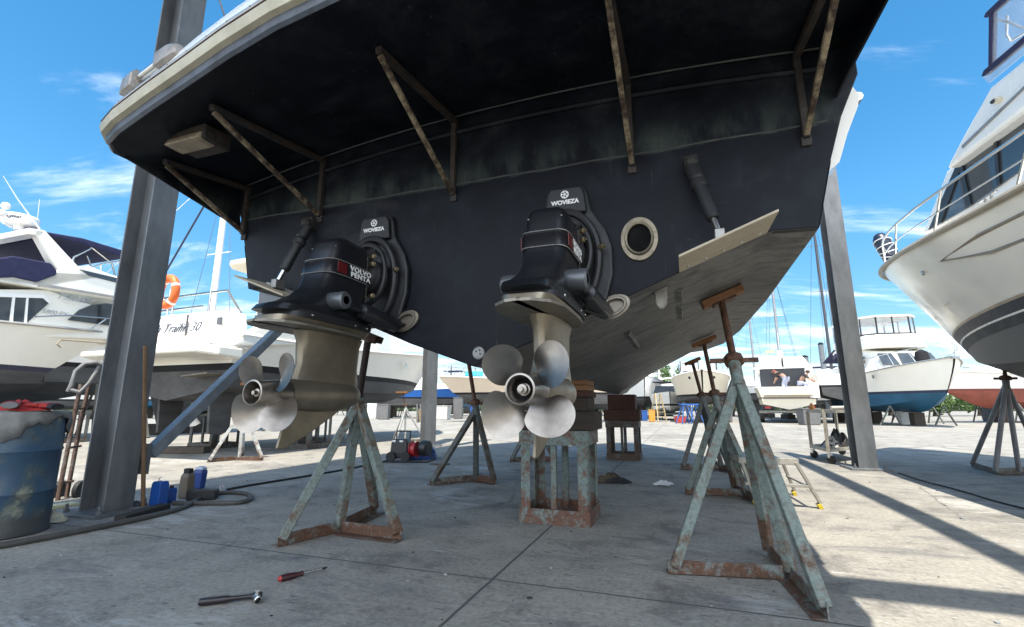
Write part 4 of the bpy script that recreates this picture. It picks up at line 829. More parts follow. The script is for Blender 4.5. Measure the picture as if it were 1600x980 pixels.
# red gloves on the drum
GL = paint('glove_red', (0.42, 0.03, 0.025), 0.7, var=0.5, scale=25)
def glove(label, c, rz, mat, cuffm, flip=1):
    t = thing('work_glove', label, 'glove', c, rz)
    m = MB(); m.loft([[(x, y * w_, 0.018 + z * h_) for y, z in ((-1, -.6), (-.5, -1), (.5, -1), (1, -.6), (1, .6), (.5, 1), (-.5, 1), (-1, .6))] for x, w_, h_ in ((-0.11, .045, .017), (-0.05, .04, .02), (0.0, .05, .022), (0.03, .048, .018))])
    for i, (y, l_) in enumerate(((-.037, .065), (-.012, .085), (.013, .08), (.037, .06))): m.tube([(0.02, y, .018), (0.03 + l_ * .5, y * 1.2, .028), (0.03 + l_, y * 1.3, .014)], [.014, .0135, .010], 8)
    m.tube([(-0.02, flip * .04, .02), (0.02, flip * .075, .024), (0.055, flip * .08, .016)], [.015, .014, .010], 8)
    m.build('glove_hand', mat, t, smooth=50); MB().lathe([(.043, 0), (.047, .04)], (-0.15, 0, 0.018), (1, 0, 0), 12).build('cuff', cuffm, t, smooth=True).scale = (1, 1, 0.5)
dt = 0.862
glove('red work glove lying across the near rim of the blue drum', (dc.x + 0.24, dc.y - 0.06, dt), 2.9, GL, GRUB)
glove('red work glove bunched behind the other on the blue drum', (dc.x + 0.12, dc.y - 0.14, dt + 0.01), 2.2, paint('glove_red_dark', (0.33, 0.02, 0.02), 0.7, var=0.5, scale=25), paint('cuff_grey', (0.16, 0.16, 0.16), 0.7), -1)
c = G(100, 800); glove('pale yellow rubber glove standing by the post base', (c.x - 0.02, c.y, 0.03), 0.9, paint('glove_yellow', (0.62, 0.58, 0.36), 0.5, var=0.25, scale=12), paint('glove_white', (0.6, 0.58, 0.48), 0.5))
rag('cloth', 'crumpled cream cloth on the ground between drum and post', 'cloth', G(78, 815), 0.11, paint('cloth_cream', (0.58, 0.54, 0.40), 0.8, var=0.3), 0.08, 3)
rag('red_cloth', 'bright red crumpled cloth heaped on top of the blue drum', 'cloth', (dc.x + .12, dc.y - .10, .835), 0.15, paint('cloth_red', (0.45, 0.03, 0.025), 0.8, var=0.4, scale=14), 0.075, 8)
# hand truck behind the drum
a0 = G(97, 782); a0.z = 0; t = thing('hand_truck', 'old steel hand truck with curved handles leaning behind the blue drum', 'hand truck', (a0.x, a0.y, 0))
L = lambda u, v, Y: PY(u, v, Y) - Vector((a0.x, a0.y, 0)); Y0 = a0.y
HT = rusty('truck_steel', (0.14, 0.135, 0.125), (0.08, 0.045, 0.03), 0.7, 10); GP = paint('grip_grey', (0.20, 0.20, 0.20), 0.55, var=0.4, scale=14)
MB().tube([L(90, 782, Y0), L(118, 640, Y0 + .05), L(127, 600, Y0 + .06)], 0.019, 9).build('rail', HT, t, smooth=True)
MB().tube([L(103, 782, Y0 + .16), L(126, 660, Y0 + .2), L(140, 600, Y0 + .22)], 0.019, 9).build('rail', HT, t, smooth=True)
MB().tube([L(107, 612, Y0 + .02), L(112, 602, Y0 + .02), L(119, 580, Y0 + .04), L(133, 568, Y0 + .06), L(150, 566, Y0 + .12), L(168, 572, Y0 + .2), L(168, 590, Y0 + .2)], 0.023, 9).build('handle', GP, t, smooth=True)
MB().tube([L(108, 608, Y0 + .02), L(125, 613, Y0 + .04), L(140, 598, Y0 + .1), L(156, 572, Y0 + .16)], 0.019, 9).build('handle', GP, t, smooth=True)
for (u, v, k) in ((120, 640, .2), (112, 700, .12), (100, 755, .08)): MB().tube([L(u - 4, v, Y0 + .03), L(u + 14, v - 3, Y0 + .2)], 0.012, 8).build('cross_bar', HT, t, smooth=True)
MB().box(L(112, 785, Y0 + .06) + Vector((0.02, -0.05, 0.0)), (0.34, 0.2, 0.012)).build('toe_plate', HT, t)
for u in (84, 116): MB().lathe([(0.03, -0.02), (0.085, -0.02), (0.09, 0), (0.085, 0.02), (0.03, 0.02)], L(u, 772, Y0 + .12) + Vector((0, 0.06, 0.03)), (1, 0.1, 0), 18).build('wheel', GRUB, t, smooth=35)
m = MB(); m.prism([L(150, 600, Y0 + .35), L(165, 600, Y0 + .35), L(160, 690, Y0 + .3), L(140, 715, Y0 + .3), L(143, 660, Y0 + .32)], (0.0, 0.03, 0)); m.build('hanging_strap', paint('strap_black', (0.02, 0.022, 0.022), 0.8), t)
# wooden stick against the post
b_ = G(223, 797); tt_ = PY(227, 540, pl.y - 0.10); t = MB().tube([(0, 0, 0.012), tt_ - Vector((b_.x, b_.y, 0))], 0.017, 9).build('wooden_stick', wood('stick_wood', (0.26, 0.16, 0.08), (0.14, 0.085, 0.045), 3), smooth=True)
t.location = (b_.x, b_.y, 0); tag(t, 'brown wooden broomstick leaning against the left steel post', 'stick')
# rag bundle at its foot, plank, boxes and bottles
rag('rag', 'dark crumpled rag round the foot of the broomstick', 'rag', G(210, 795), 0.10, paint('rag_dark', (0.05, 0.052, 0.055), 0.9, var=0.4, scale=18), 0.06, 5)
a, b_ = G(186, 818), G(258, 797); o = MB().bar((0, 0, 0.03), b_ - a + Vector((0, 0, 0.03)), 0.09, 0.05).build('plank', wood('plank_black', (0.04, 0.036, 0.032), (0.02, 0.018, 0.016), 3), bevel=0.005); o.location = a; tag(o, 'short blackened plank lying in front of the left post base', 'plank')
BL_ = paint('can_blue', (0.012, 0.075, 0.32), 0.38, var=0.3, scale=9)
c = G(238, 796); t = thing('jerry_can', 'tall bright blue plastic can with a wire handle beside the broomstick', 'can', (c.x, c.y + .06, 0), R(-15))
MB().loft([[(x * k, y * k, z) for x, y in ((-.055, -.045), (.055, -.045), (.055, .045), (-.055, .045))] for z, k in ((0.003, .96), (0.02, 1), (0.20, .96), (0.225, .82))]).build('can_body', BL_, t, bevel=0.008)
MB().tube([(-.03, 0, .22), (-.02, 0, .25), (0.01, 0, .262), (.03, 0, .22)], 0.003, 6).build('wire_handle', STAIN, t, smooth=True)
c = G(256, 788); t = thing('jerry_can', 'smaller blue plastic can tucked behind the tall blue can', 'can', (c.x, c.y + .06, 0), R(-30))
MB().loft([[(x * k, y * k, z) for x, y in ((-.05, -.04), (.05, -.04), (.05, .04), (-.05, .04))] for z, k in ((0.003, .96), (0.015, 1), (0.12, .96), (0.135, .8))]).build('can_body', BL_, t, bevel=0.008)
MB().lathe([(.016, .134), (.016, .155)], (0.02, 0, 0), (0, 0, 1), 12).build('cap', BLK, t)
c = G(284, 780); t = thing('oil_bottle', 'brown plastic oil bottle with a dark top behind the black box', 'bottle', (c.x, c.y + .05, 0), R(-20))
MB().loft([[(x * k, y * k, z) for x, y in ((-.06, -.04), (.06, -.04), (.06, .04), (-.06, .04))] for z, k in ((0.003, .96), (0.015, 1), (0.2, .93), (0.235, .7))]).build('bottle_body', paint('bottle_brown', (0.13, 0.105, 0.075), 0.5, var=0.3), t, bevel=0.01)
MB().box((0, 0, .255), (.075, .05, .045)).build('cap', GRUB, t, bevel=0.006)
c = G(306, 765); t = thing('spray_bottle', 'blue bottle with a pale shoulder right of the brown bottle', 'bottle', (c.x, c.y + .05, 0), R(-10))
MB().loft([[(x * k, y * k, z) for x, y in ((-.055, -.04), (.055, -.04), (.055, .04), (-.055, .04))] for z, k in ((0.003, .8), (0.015, .85), (0.17, 1.0), (0.2, .9))]).build('bottle_body', paint('bottle_blue', (0.015, 0.05, 0.22), 0.35), t, bevel=0.01)
MB().loft([[(x * k, y * k, z) for x, y in ((-.055, -.04), (.055, -.04), (.055, .04), (-.055, .04))] for z, k in ((0.2, .9), (0.225, .75), (.235, .35))]).build('shoulder', paint('bottle_pale', (0.45, 0.5, 0.6), 0.4), t, bevel=0.006)
MB().tube([(-.05, 0, .21), (-.085, 0, .18), (-.07, 0, .1), (-.045, 0, .06)], 0.009, 8).build('handle', BLK, t, smooth=True)
c = G(312, 782); o = MB().box((0, 0, .045), (.24, .12, .085)).build('black_box', paint('box_black', (0.012, 0.012, 0.013), 0.5), bevel=0.006); o.location = (c.x, c.y + .04, 0.002); o.rotation_euler = (0, 0, R(12)); tag(o, 'low black box standing between the bottles and the hose', 'box')
rag('plastic_bag', 'clear crumpled plastic bag at the right end of the black box', 'plastic bag', G(345, 772), 0.07, glassy('bag_clear', (0.6, 0.6, 0.6), 0.25, alpha=0.55), 0.09, 9)
# hoses
def ground_tube(name, label, pts, r, mat, cat='hose', zf=None):
    P = [G(*p) for p in pts]; Q = []
    for i in range(len(P) - 1):                     # Catmull-Rom
        p0, p1, p2, p3_ = P[max(i - 1, 0)], P[i], P[i + 1], P[min(i + 2, len(P) - 1)]
        for k in range(8):
            f = k / 8; Q.append(0.5 * ((2 * p1) + (p2 - p0) * f + (2 * p0 - 5 * p1 + 4 * p2 - p3_) * f * f + (3 * p1 - p0 - 3 * p2 + p3_) * f ** 3))
    Q.append(P[-1]); O = Q[0].copy(); o = MB().tube([q - O + Vector((0, 0, r + 0.001 + (zf or 0))) for q in Q], r, 8).build(name, mat, smooth=True); o.location = O; tag(o, label, cat); return o
ground_tube('hose', 'thick dark hose running along the slab from the drum past the left post', [(-60, 868), (0, 858), (60, 847), (150, 829), (230, 812), (285, 797), (318, 780), (352, 773), (385, 775), (391, 783), (372, 789), (335, 790), (305, 790), (270, 790)], 0.02, paint('hose_grey', (0.075, 0.073, 0.068), 0.6, var=0.35, scale=20))
ground_tube('hose', 'thin black hose trailing from the bottles to the pressure washer', [(350, 768), (380, 762), (440, 752), (500, 742), (560, 731), (600, 722), (622, 716)], 0.012, GRUB)
ground_tube('electric_cable', 'thin black cable on the slab in the shade of the right boat', [(1404, 740), (1440, 752), (1500, 768), (1560, 786), (1640, 806)], 0.008, GRUB, 'cable')
# pressure washer, blue tarpaulin bag
c = G(624, 722); t = thing('pressure_washer', 'black pressure washer with a red hose reel and trailing gun', 'pressure washer', (c.x, c.y + .2, 0), R(-8)); t.scale = (.85, .85, .85)
MB().loft([[(x * k, y * k, z) for x, y in ((-.2, -.14), (.14, -.14), (.14, .14), (-.2, .14))] for z, k in ((.06, 1), (.16, 1.02), (.36, .94), (.41, .8))]).build('body', paint('washer_black', (0.016, 0.016, 0.017), 0.4, var=0.3), t, bevel=0.02)
MB().lathe([(.05, -.06), (.15, -.06), (.15, -.05), (.12, -.045), (.12, .045), (.15, .05), (.15, .06), (.05, .06)], (.26, -.04, .22), (1, -.2, 0), 22).build('hose_reel', paint('reel_red', (0.42, 0.025, 0.03), 0.4), t, smooth=35)
MB().lathe([(.02, -.09), (.14, -.08), (.15, 0), (.14, .08), (.02, .09)], (.45, 0, .24), (1, -.3, 0), 20).build('motor', paint('washer_black', (0.016, 0.016, 0.017), 0.4), t, smooth=40)
MB().tube([(-.18, .12, .4), (-.18, .14, .55), (.1, .14, .55), (.1, .12, .4)], .016, 8).build('handle', GRUB, t, smooth=True)
for x in (-.17, .12): MB().lathe([(.03, -.03), (.09, -.03), (.09, .03), (.03, .03)], (x, -.16, .09), (0, 1, 0), 18).build('wheel', GRUB, t, smooth=35)
for x in (-.13, .02): MB().box((x, -.135, .375), (.07, .03, .035)).build('label_plate', GELW, t, bevel=0.003)
MB().tube([(.5, -.1, .3), (.6, -.18, .16), (.72, -.26, .05), (.62, -.34, .02), (.3, -.4, .018), (-.1, -.38, .018), (-.3, -.42, .018)], .014, 8).build('spray_hose', GRUB, t, smooth=True)
c = G(655, 719); t = thing('tarpaulin_bundle', 'bright blue folded tarpaulin bundle on the slab by the distant post', 'tarpaulin', (c.x, c.y + .2, 0), R(5))
random.seed(4)
MB().loft([[(x * k + 0.02 * math.sin(i * 3 + j), y * k, z + 0.012 * math.sin(j * 2.1 + i)) for j, (x, y) in enumerate(((-.24, -.14), (-.1, -.165), (.05, -.15), (.24, -.15), (.25, 0), (.23, .14), (0, .16), (-.23, .15), (-.25, 0)))] for i, (z, k) in enumerate(((.004, .98), (.06, 1.03), (.13, .98), (.175, .86), (.18, .3)))]).build('tarpaulin', paint('tarp_blue', (0.01, 0.08, 0.36), 0.4, var=0.45, scale=7, bmp=0.3), t, smooth=30)
MB().tube([(-.1, 0, .18), (0, -.02, .215), (.12, .02, .2), (.2, .04, .17)], .02, 8).build('tie', paint('tie_pale', (0.55, 0.55, 0.5), 0.7), t, smooth=True)
a, b_ = G(672, 727), G(703, 726); o = MB().box((0, 0, .012), (.3, .09, .02)).build('steel_offcut', DARKST, bevel=0.003); o.location = (a + b_) / 2; tag(o, 'flat dark steel offcut in front of the blue tarpaulin', 'steel offcut')
# brown sack and white rag under the hull
c = G(958, 757); rag('canvas_sack', 'flat brown and black canvas sack on the slab right of the keel stand', 'sack', (c.x, c.y + .15, 0), 0.21, paint('sack_brown', (0.10, 0.075, 0.045), 0.9, c2=(0.02, 0.02, 0.022), scale=5, bmp=0.3, lohi=(0.45, 0.55)), 0.10, 12, (1, .6))
rag('white_rag', 'crumpled white rag lying alone on the slab under the hull', 'rag', G(1036, 758), 0.13, paint('rag_white', (0.72, 0.72, 0.72), 0.8, var=0.15), 0.05, 2, (1, .55))

# ------------------------------------------------------------------ step stool behind the near stand
f1 = G(1283, 795); f2 = G(1242, 774); ALU = paint('weathered_alloy', (0.36, 0.34, 0.29), 0.5, 0.35, c2=(0.22, 0.20, 0.17), scale=8); YEL = paint('foot_yellow', (0.55, 0.40, 0.02), 0.5)
t = thing('step_stool', 'weathered aluminium step stool with yellow feet behind the nearest boat stand', 'step stool', (f1.x, f1.y, 0)); L = lambda p: p - Vector((f1.x, f1.y, 0))
t1 = L(PY(1243, 722, f1.y + 0.03)); t2 = L(PY(1218, 712, f2.y - 0.03)); f2l = L(f2); w_ = Vector((-0.42, 0.14, 0))
for a, b_ in ((Vector((0, 0, 0)), t1), (f2l, t2), (w_ * 1.16, t1 + w_), (f2l + w_ * 1.16, t2 + w_)):
    MB().bar(a + Vector((0, 0, .045)), b_, .062, .026, w_).build('leg', ALU, t, bevel=0.003); MB().bar(a + Vector((0, 0, .002)), a + (b_ - a) * .11, .07, .034, w_).build('rubber_foot', YEL, t, bevel=0.004)
m = MB(); tp = [t1 + Vector((.02, -.02, 0)), t2 + Vector((.02, .02, 0)), t2 + w_ + Vector((-.03, .02, 0)), t1 + w_ + Vector((-.03, -.02, 0))]
zt = (t1.z + t2.z) / 2; m.prism([(p.x, p.y, zt + .03) for p in tp], (0, 0, -.055)); m.build('top_step', ALU, t, bevel=0.004)
m = MB(); k = .48
for a, b_ in ((Vector((0, 0, 0)), t1),): m.bar(a + (b_ - a) * k, a + w_ * 1.16 + (b_ - a) * k, .06, .025)
m.build('tread', ALU, t, bevel=0.003)
MB().bar(t1 * k, f2l + (t2 - f2l) * k, .03, .015).build('brace', ALU, t, bevel=0.003)

# ------------------------------------------------------------------ trolley
q1 = G(1270, 716); q2 = G(1297, 725); q3 = G(1325, 721); CART = paint('trolley_cream', (0.40, 0.37, 0.30), 0.5, c2=(0.20, 0.17, 0.13), scale=6)
t = thing('tool_trolley', 'cream steel two tier trolley on castors left of the right post', 'trolley', (q1.x, q1.y, 0)); L = lambda p: p - Vector((q1.x, q1.y, 0))
e1 = L(q2); lx = (q3 - q2) * 1.7
P0 = Vector((0, 0, 0)); cor = [P0, e1, e1 + lx, P0 + lx]
zt, zb_ = 0.80, 0.20
for i, c in enumerate(cor): MB().bar(c + Vector((0, 0, zb_ - .03)), c + Vector((0, 0, zt)), .042, .042, lx).build('corner_post', CART, t, bevel=0.003)
for z, nm in ((zt, 'top_shelf'), (zb_, 'bottom_shelf')):
    m = MB()
    for i in range(4):
        a, b_ = cor[i], cor[(i + 1) % 4]; dd = (b_ - a).normalized() * .022; m.bar(a + dd + Vector((0, 0, z)), b_ - dd + Vector((0, 0, z)), .03, .05)
    m.prism([c * 1.0 + Vector((0, 0, z - .02)) for c in cor], (0, 0, .008)); m.build(nm, CART, t)
for c in cor:
    ca = MB(); ca.lathe([(.02, -.02), (.062, -.02), (.065, 0), (.062, .02), (.02, .02)], c + Vector((.02, -.02, .066)), (1, .3, 0), 18); cs = ca.build('castor', GRUB, t, smooth=35)
    MB().box(c + Vector((.01, -.01, .125)), (.05, .05, .07)).build('castor_fork', STAIN, cs)
cc = Vector((q1.x, q1.y, 0)) + (cor[0] + cor[2]) / 2
rag('black_bag', 'black bag heaped on the bottom shelf of the trolley', 'bag', (cc.x + .02, cc.y - .05, zb_ + .0), 0.24, paint('bag_black', (0.012, 0.011, 0.013), 0.6, var=0.3, bmp=0.3), 0.30, 21, (1, .75))
rag('grey_cable_heap', 'grey and white coiled cables spilling beside the black bag', 'cables', (cc.x - .12, cc.y - .14, zb_ + .0), 0.2, paint('cable_grey', (0.42, 0.41, 0.40), 0.5, c2=(0.02, 0.02, 0.02), scale=9, lohi=(0.48, 0.52)), 0.17, 23, (1, .6))
t2_ = MB().tube([(0, 0, .03), (.12, .02, .03), (.26, .0, .035), (.4, .02, .03)], .025, 8).build('rolled_cloth', paint('roll_white', (0.66, 0.64, 0.58), 0.8), smooth=True); t2_.location = (cc.x - .1, cc.y - .2, zt + .03); tag(t2_, 'white rolled cloth on the top shelf of the trolley', 'cloth')
t3 = MB().lathe([(.035, 0), (.04, .02), (.04, .07), (.02, .1), (.012, .11)], (0, 0, 0), (0, 0, 1), 14).build('orange_tin', paint('tin_orange', (0.5, 0.22, 0.06), 0.5), smooth=35); t3.location = (q1.x + .1, q1.y + .02, zt + .025); tag(t3, 'small orange tin at the left end of the trolley top', 'tin')
# ------------------------------------------------------------------ other boats of the yard
def fwd_rz(fx, fy): return math.atan2(-fx, fy)
AFG = paint('antifoul_grey', (0.075, 0.075, 0.075), 0.6, c2=(0.035, 0.035, 0.036), scale=2.2, bmp=0.1, stretch=(1, .35, 2)); AFB = paint('antifoul_blue', (0.012, 0.10, 0.19), 0.6, c2=(0.01, 0.06, 0.11), scale=1.5, stretch=(1, .5, 1)); AFR = paint('antifoul_red', (0.26, 0.065, 0.04), 0.65, c2=(0.17, 0.045, 0.03), scale=1.5)
CHAR = paint('charcoal_stripe', (0.012, 0.0125, 0.016), 0.6, var=0.3, spec=0.25); TANH = paint('tan_gelcoat', (0.62, 0.52, 0.40), 0.35, var=0.1, scale=1.5, bmp=0); CLEAR = glassy('clear_vinyl', (0.75, 0.78, 0.82), 0.08, alpha=0.3); TINT = glassy('tinted_glass', (0.06, 0.075, 0.09), 0.05)
class Hull:
    def __init__(s, L, hb, zk, zc, zw, zs0, zs1, full=0.45, rake=1.0, sharp=2.0, stern=0.92, n=18):
        s.__dict__.update(L=L, hb=hb, zk=zk, zc=zc, zw=zw, zs0=zs0, zs1=zs1, full=full, rake=rake, sharp=sharp, stern=stern, n=n)
    def f(s, t, p): return (1 if t < s.full else max(0.0, 1 - ((t - s.full) / (1 - s.full)) ** p)) * (s.stern + (1 - s.stern) * min(1, t / 0.3))
    def zs(s, t): return s.zs0 + (s.zs1 - s.zs0) * t ** 2.0
    def levels(s, t):
        kz = s.zk + (s.zw - s.zk) * max(0, (t - 0.72) / 0.28) ** 2.2; zc = max(s.zc + (s.zw - s.zc) * 0.9 * max(0, (t - 0.5) / 0.5) ** 1.5, kz)
        bs = s.hb * s.f(t, s.sharp + 0.9); bc = 0.84 * s.hb * s.f(t, s.sharp * 0.72)
        zs = s.zs(t); out = [(0.0, kz), (bc, zc)]
        for z in (s.zw, s.zw + 0.05, s.zw + 0.12):
            k = max(0, (z - zc) / (zs - zc)); out.append((bc + (bs - bc) * k ** 1.35, z))
        for q in (0.25, 0.5, 0.75, 1.0):
            z = out[4][1] + (zs - out[4][1]) * q; k = (z - zc) / (zs - zc); out.append((bc + (bs - bc) * k ** 1.35, z))
        return out
    def y(s, t, z): return s.L * t - s.rake * (1 - max(0, min(1, (z - s.zk) / (s.zs1 - s.zk)))) ** 1.3 * max(0, t) ** 3
    def at(s, t, z):                       # surface half-breadth there
        lv = s.levels(t)
        for (a, za), (b, zb) in zip(lv, lv[1:]):
            if z <= zb: return a + (b - a) * (z - za) / max(zb - za, 1e-4)
        return lv[-1][0]
    def part(s, name, a, b, mat, t_, cap=True, off=0.0, smooth=35):
        m = MB(); T = [i / s.n for i in range(s.n + 1)]; T[-1] = 0.995
        for sg in (-1, 1):
            rows = []
            for t in T:
                lv = s.levels(t)[a:b + 1]; rows.append([(sg * (x + off), s.y(t, z), z) for x, z in lv])
            n = len(rows[0]); m.poly([v for r in rows for v in r], [(i * n + j, i * n + j + 1, (i + 1) * n + j + 1, (i + 1) * n + j) for i in range(len(rows) - 1) for j in range(n - 1)])
        lv = s.levels(0)[a:b + 1]
        if cap: m.poly([(-x, 0, z) for x, z in lv[::-1]] + [(x, 0, z) for x, z in (lv if lv[0][0] > 0 else lv[1:])], [tuple(range(2 * len(lv) - (0 if lv[0][0] > 0 else 1)))])
        return m.build(name, mat, t_, smooth=smooth)
    def all(s, t_, top, bottom, stripe=None, stripe2=None, railm=None):
        s.part('hull_bottom', 0, 2, bottom, t_); s.part('boot_stripe', 2, 4, stripe or CHAR, t_); h = s.part('topside', 4, 8, top, t_)
        m = MB(); T = [i / s.n for i in range(s.n + 1)]; rows = []
        for t in T: x, z = s.levels(min(t, .995))[-1]; rows.append([(-x, s.y(t, z), z), (x, s.y(t, z), z)])
        m.poly([v for r in rows for v in r], [(i * 2, i * 2 + 1, i * 2 + 3, i * 2 + 2) for i in range(len(rows) - 1)]); m.build('deck', GELW, t_)
        if railm:
            for sg in (-1, 1): MB().tube([(sg * (s.levels(min(t, .99))[-1][0] + .01), s.y(t, s.zs(t)), s.zs(t) - .04) for t in T], 0.028, 7).build('rub_rail', railm, t_, smooth=True)
        return h
    def rail(s, t_, t0, t1, h, nst=6, r=0.014, inset=0.08, mid=False):
        T = [t0 + (t1 - t0) * i / 14 for i in range(15)]
        P = lambda t, sg, hh: Vector((sg * max(s.levels(min(t, .985))[-1][0] - inset, 0.03), s.y(min(t, 1), s.zs(t)) - (inset if t > .95 else 0), s.zs(t) + hh))
        top = [P(t, -1, h) for t in T] + [P(t, 1, h) for t in T[::-1]]; top = [P(t0 - 0.04, -1, 0)] + top + [P(t0 - 0.04, 1, 0)]
        rl = MB().tube(top, r, 7).build('bow_rail', STAIN, t_, smooth=True)
        if mid:
            for sg in (-1, 1): MB().tube([P(t, sg, h * .5) for t in T], r * .5, 6).build('lifeline', STAIN, rl, smooth=True)
        for i in range(nst):
            t = t0 + (t1 - t0) * (i + .5) / nst
            for sg in (-1, 1): MB().tube([P(t + 0.03, sg, 0), P(t, sg, h)], r * .85, 6).build('stanchion', STAIN, rl, smooth=True)
def cabin(t_, name, secs, mat, bevel=0.04):      # secs: (y, half width bottom, half width top, z bottom, z top, lean)
    return MB().loft([[(-b, y, z0), (-tp, y + ln, z1), (tp, y + ln, z1), (b, y, z0)] for y, b, tp, z0, z1, ln in secs]).build(name, mat, t_, bevel=bevel)
def side_pane(name, t_, mat, pts, xs, th=0.02):      # the same pane on both sides: pts (y, z), xs half breadth (z) -> x
    for sg in (-1, 1): MB().prism([(sg * xs(y, z), y, z) for y, z in pts], (sg * th, 0, 0)).build(name, mat, t_)
ORG = lambda s, y: fromY(s, y)

# --- D: the big cruiser on the right, bow high over the yard
SD, YD = 5.68, -2.2
bD = thing('flybridge_cruiser', 'large cream flybridge cruiser on the right, its flared bow rail carrying a dark fender', 'cruiser', ORG(SD, YD), -YAW, 'boats laid up in the yard')
hD = Hull(11.6, 1.85, 0.98, 1.3, 1.72, 2.55, 3.46, full=0.42, rake=2.9, sharp=2.1)
hD.part('hull_bottom', 0, 2, paint('antifoul_slate', (0.06, 0.06, 0.058), 0.55, c2=(0.10, 0.098, 0.09), scale=1.2, stretch=(1, .3, 1.5)), bD); hD.part('topside', 4, 8, paint('gelcoat_warm', (0.88, 0.84, 0.74), 0.22, var=0.06, scale=2.0, bmp=0.0, coat=0.3), bD); hD.part('boot_stripe', 2, 4, CHAR, bD)
def wrap(name, z0, z1, mat, off=0.006):
    m = MB()
    for sg in (-1, 1):
        rows = [[(sg * (hD.at(t, z) + off), hD.y(t, z) + (0.004 if t > .9 else 0), z) for z in (z0, (z0 + z1) / 2, z1)] for t in [i / 24 * 0.985 for i in range(25)]]
        m.poly([v for r in rows for v in r], [(i * 3 + j, i * 3 + j + 1, (i + 1) * 3 + j + 1, (i + 1) * 3 + j) for i in range(24) for j in range(2)])
    m.build(name, mat, bD, smooth=35)
wrap('waterline_band', 1.65, 1.745, paint('stripe_slate', (0.03, 0.031, 0.033), 0.6, spec=0.3)); wrap('white_line', 1.745, 1.765, GELW, 0.009); wrap('blue_band', 1.765, 1.87, paint('stripe_navy', (0.010, 0.012, 0.026), 0.5, spec=0.3), 0.007); wrap('tan_line', 1.87, 1.895, paint('stripe_tan', (0.42, 0.32, 0.2), 0.4), 0.009)
m = MB(); rows = []
for i in range(25):
    t = i / 24 * .995; x, z = hD.levels(t)[-1]; rows.append([(-x, hD.y(t, z), z), (x, hD.y(t, z), z)])
m.poly([v for r in rows for v in r], [(i * 2, i * 2 + 1, i * 2 + 3, i * 2 + 2) for i in range(24)]); m.build('deck', GELW, bD)
for sg in (-1, 1):
    MB().tube([(sg * (hD.levels(t)[-1][0] + .015), hD.y(t, hD.zs(t)), hD.zs(t) - .05) for t in [i / 24 * .995 for i in range(25)]], 0.03, 8).build('rub_rail', paint('rail_taupe', (0.42, 0.36, 0.27), 0.4), bD, smooth=True)
    # long recess moulding and knuckle line on the side
    P = lambda y, k: (sg * (hD.at(y / 11.6, hD.zs(y / 11.6) - k) + 0.004), hD.y(y / 11.6, hD.zs(y / 11.6) - k), hD.zs(y / 11.6) - k)
    pts = [P(6.6, .32), P(5.6, .24), P(3.5, .22), P(1.0, .2), P(1.0, .42), P(3.5, .44), P(5.6, .43)]
    MB().tube(pts, 0.018, 7, close=True).build('side_moulding', paint('mould_taupe', (0.36, 0.31, 0.23), 0.45), bD, smooth=True)
    MB().tube([P(9.2, .95), P(7.5, .78), P(5, .68), P(2, .62)], 0.012, 6).build('knuckle_line', GELC, bD, smooth=True)
    MB().lathe([(.03, 0), (.03, .02), (.015, .024)], P(7.3, .36), (sg, 0, 0), 12).build('skin_fitting', STAIN, bD)
hD.rail(bD, 0.2, 0.985, 0.44, 6, 0.016, mid=True)
# cabin sides from the photograph laid on the upright plane of the house side
sp_ = SD - 1.28; loc = lambda u, v, s=sp_: (PS(u, v, s).x - SD, PS(u, v, s).y - YD, PS(u, v, s).z)
def sided(name, px, mat, parent, inset=0.0, th=None, bevel=0.0):
    P = [loc(u, v, sp_ - inset) for u, v in px]; w_ = th if th else 2 * (1.28 + inset); return MB().prism(P, (w_, 0, 0)).build(name, mat, parent, bevel=bevel)
dh = sided('deckhouse', [(1441, 366), (1479, 268), (1560, 200), (1740, 70), (1740, 220), (1600, 292), (1520, 330)], GELW, bD, -0.01, bevel=0.02)
sided('flybridge', [(1476, 266), (1503, 214), (1546, 136), (1600, 92), (1740, -20), (1740, 66), (1600, 172), (1558, 205)], GELW, bD, 0.16, bevel=0.04)
for sgn in (0, 1):
    o_ = sided('side_window', [(1450, 360), (1492, 262), (1560, 206), (1720, 92), (1720, 196), (1600, 262), (1516, 322)], TINT, dh, 0.012, 0.03)
    if sgn: o_.location.x = 2.56 - 0.0
    for pp in ([(1497, 258), (1503, 258), (1517, 320), (1511, 324)], [(1551, 212), (1556, 209), (1562, 288), (1557, 291)], [(1450, 360), (1493, 262), (1502, 258), (1470, 348)]):
        f_ = sided('window_frame', pp, BLK, dh, 0.03, 0.02)
        if sgn: f_.location.x = 2.58
sided('side_trim', [(1502, 228), (1600, 134), (1600, 138), (1503, 232)], paint('trim_grey', (0.25, 0.25, 0.26), 0.4), bD, 0.175, 0.02)
o_ = sided('nav_light', [(1546, 160), (1553, 152), (1560, 153), (1555, 163)], GELC, bD, 0.2, 0.05)
sided('nav_lens', [(1546, 160), (1551, 155), (1552, 159), (1548, 163)], BLK, bD, 0.215, 0.03)
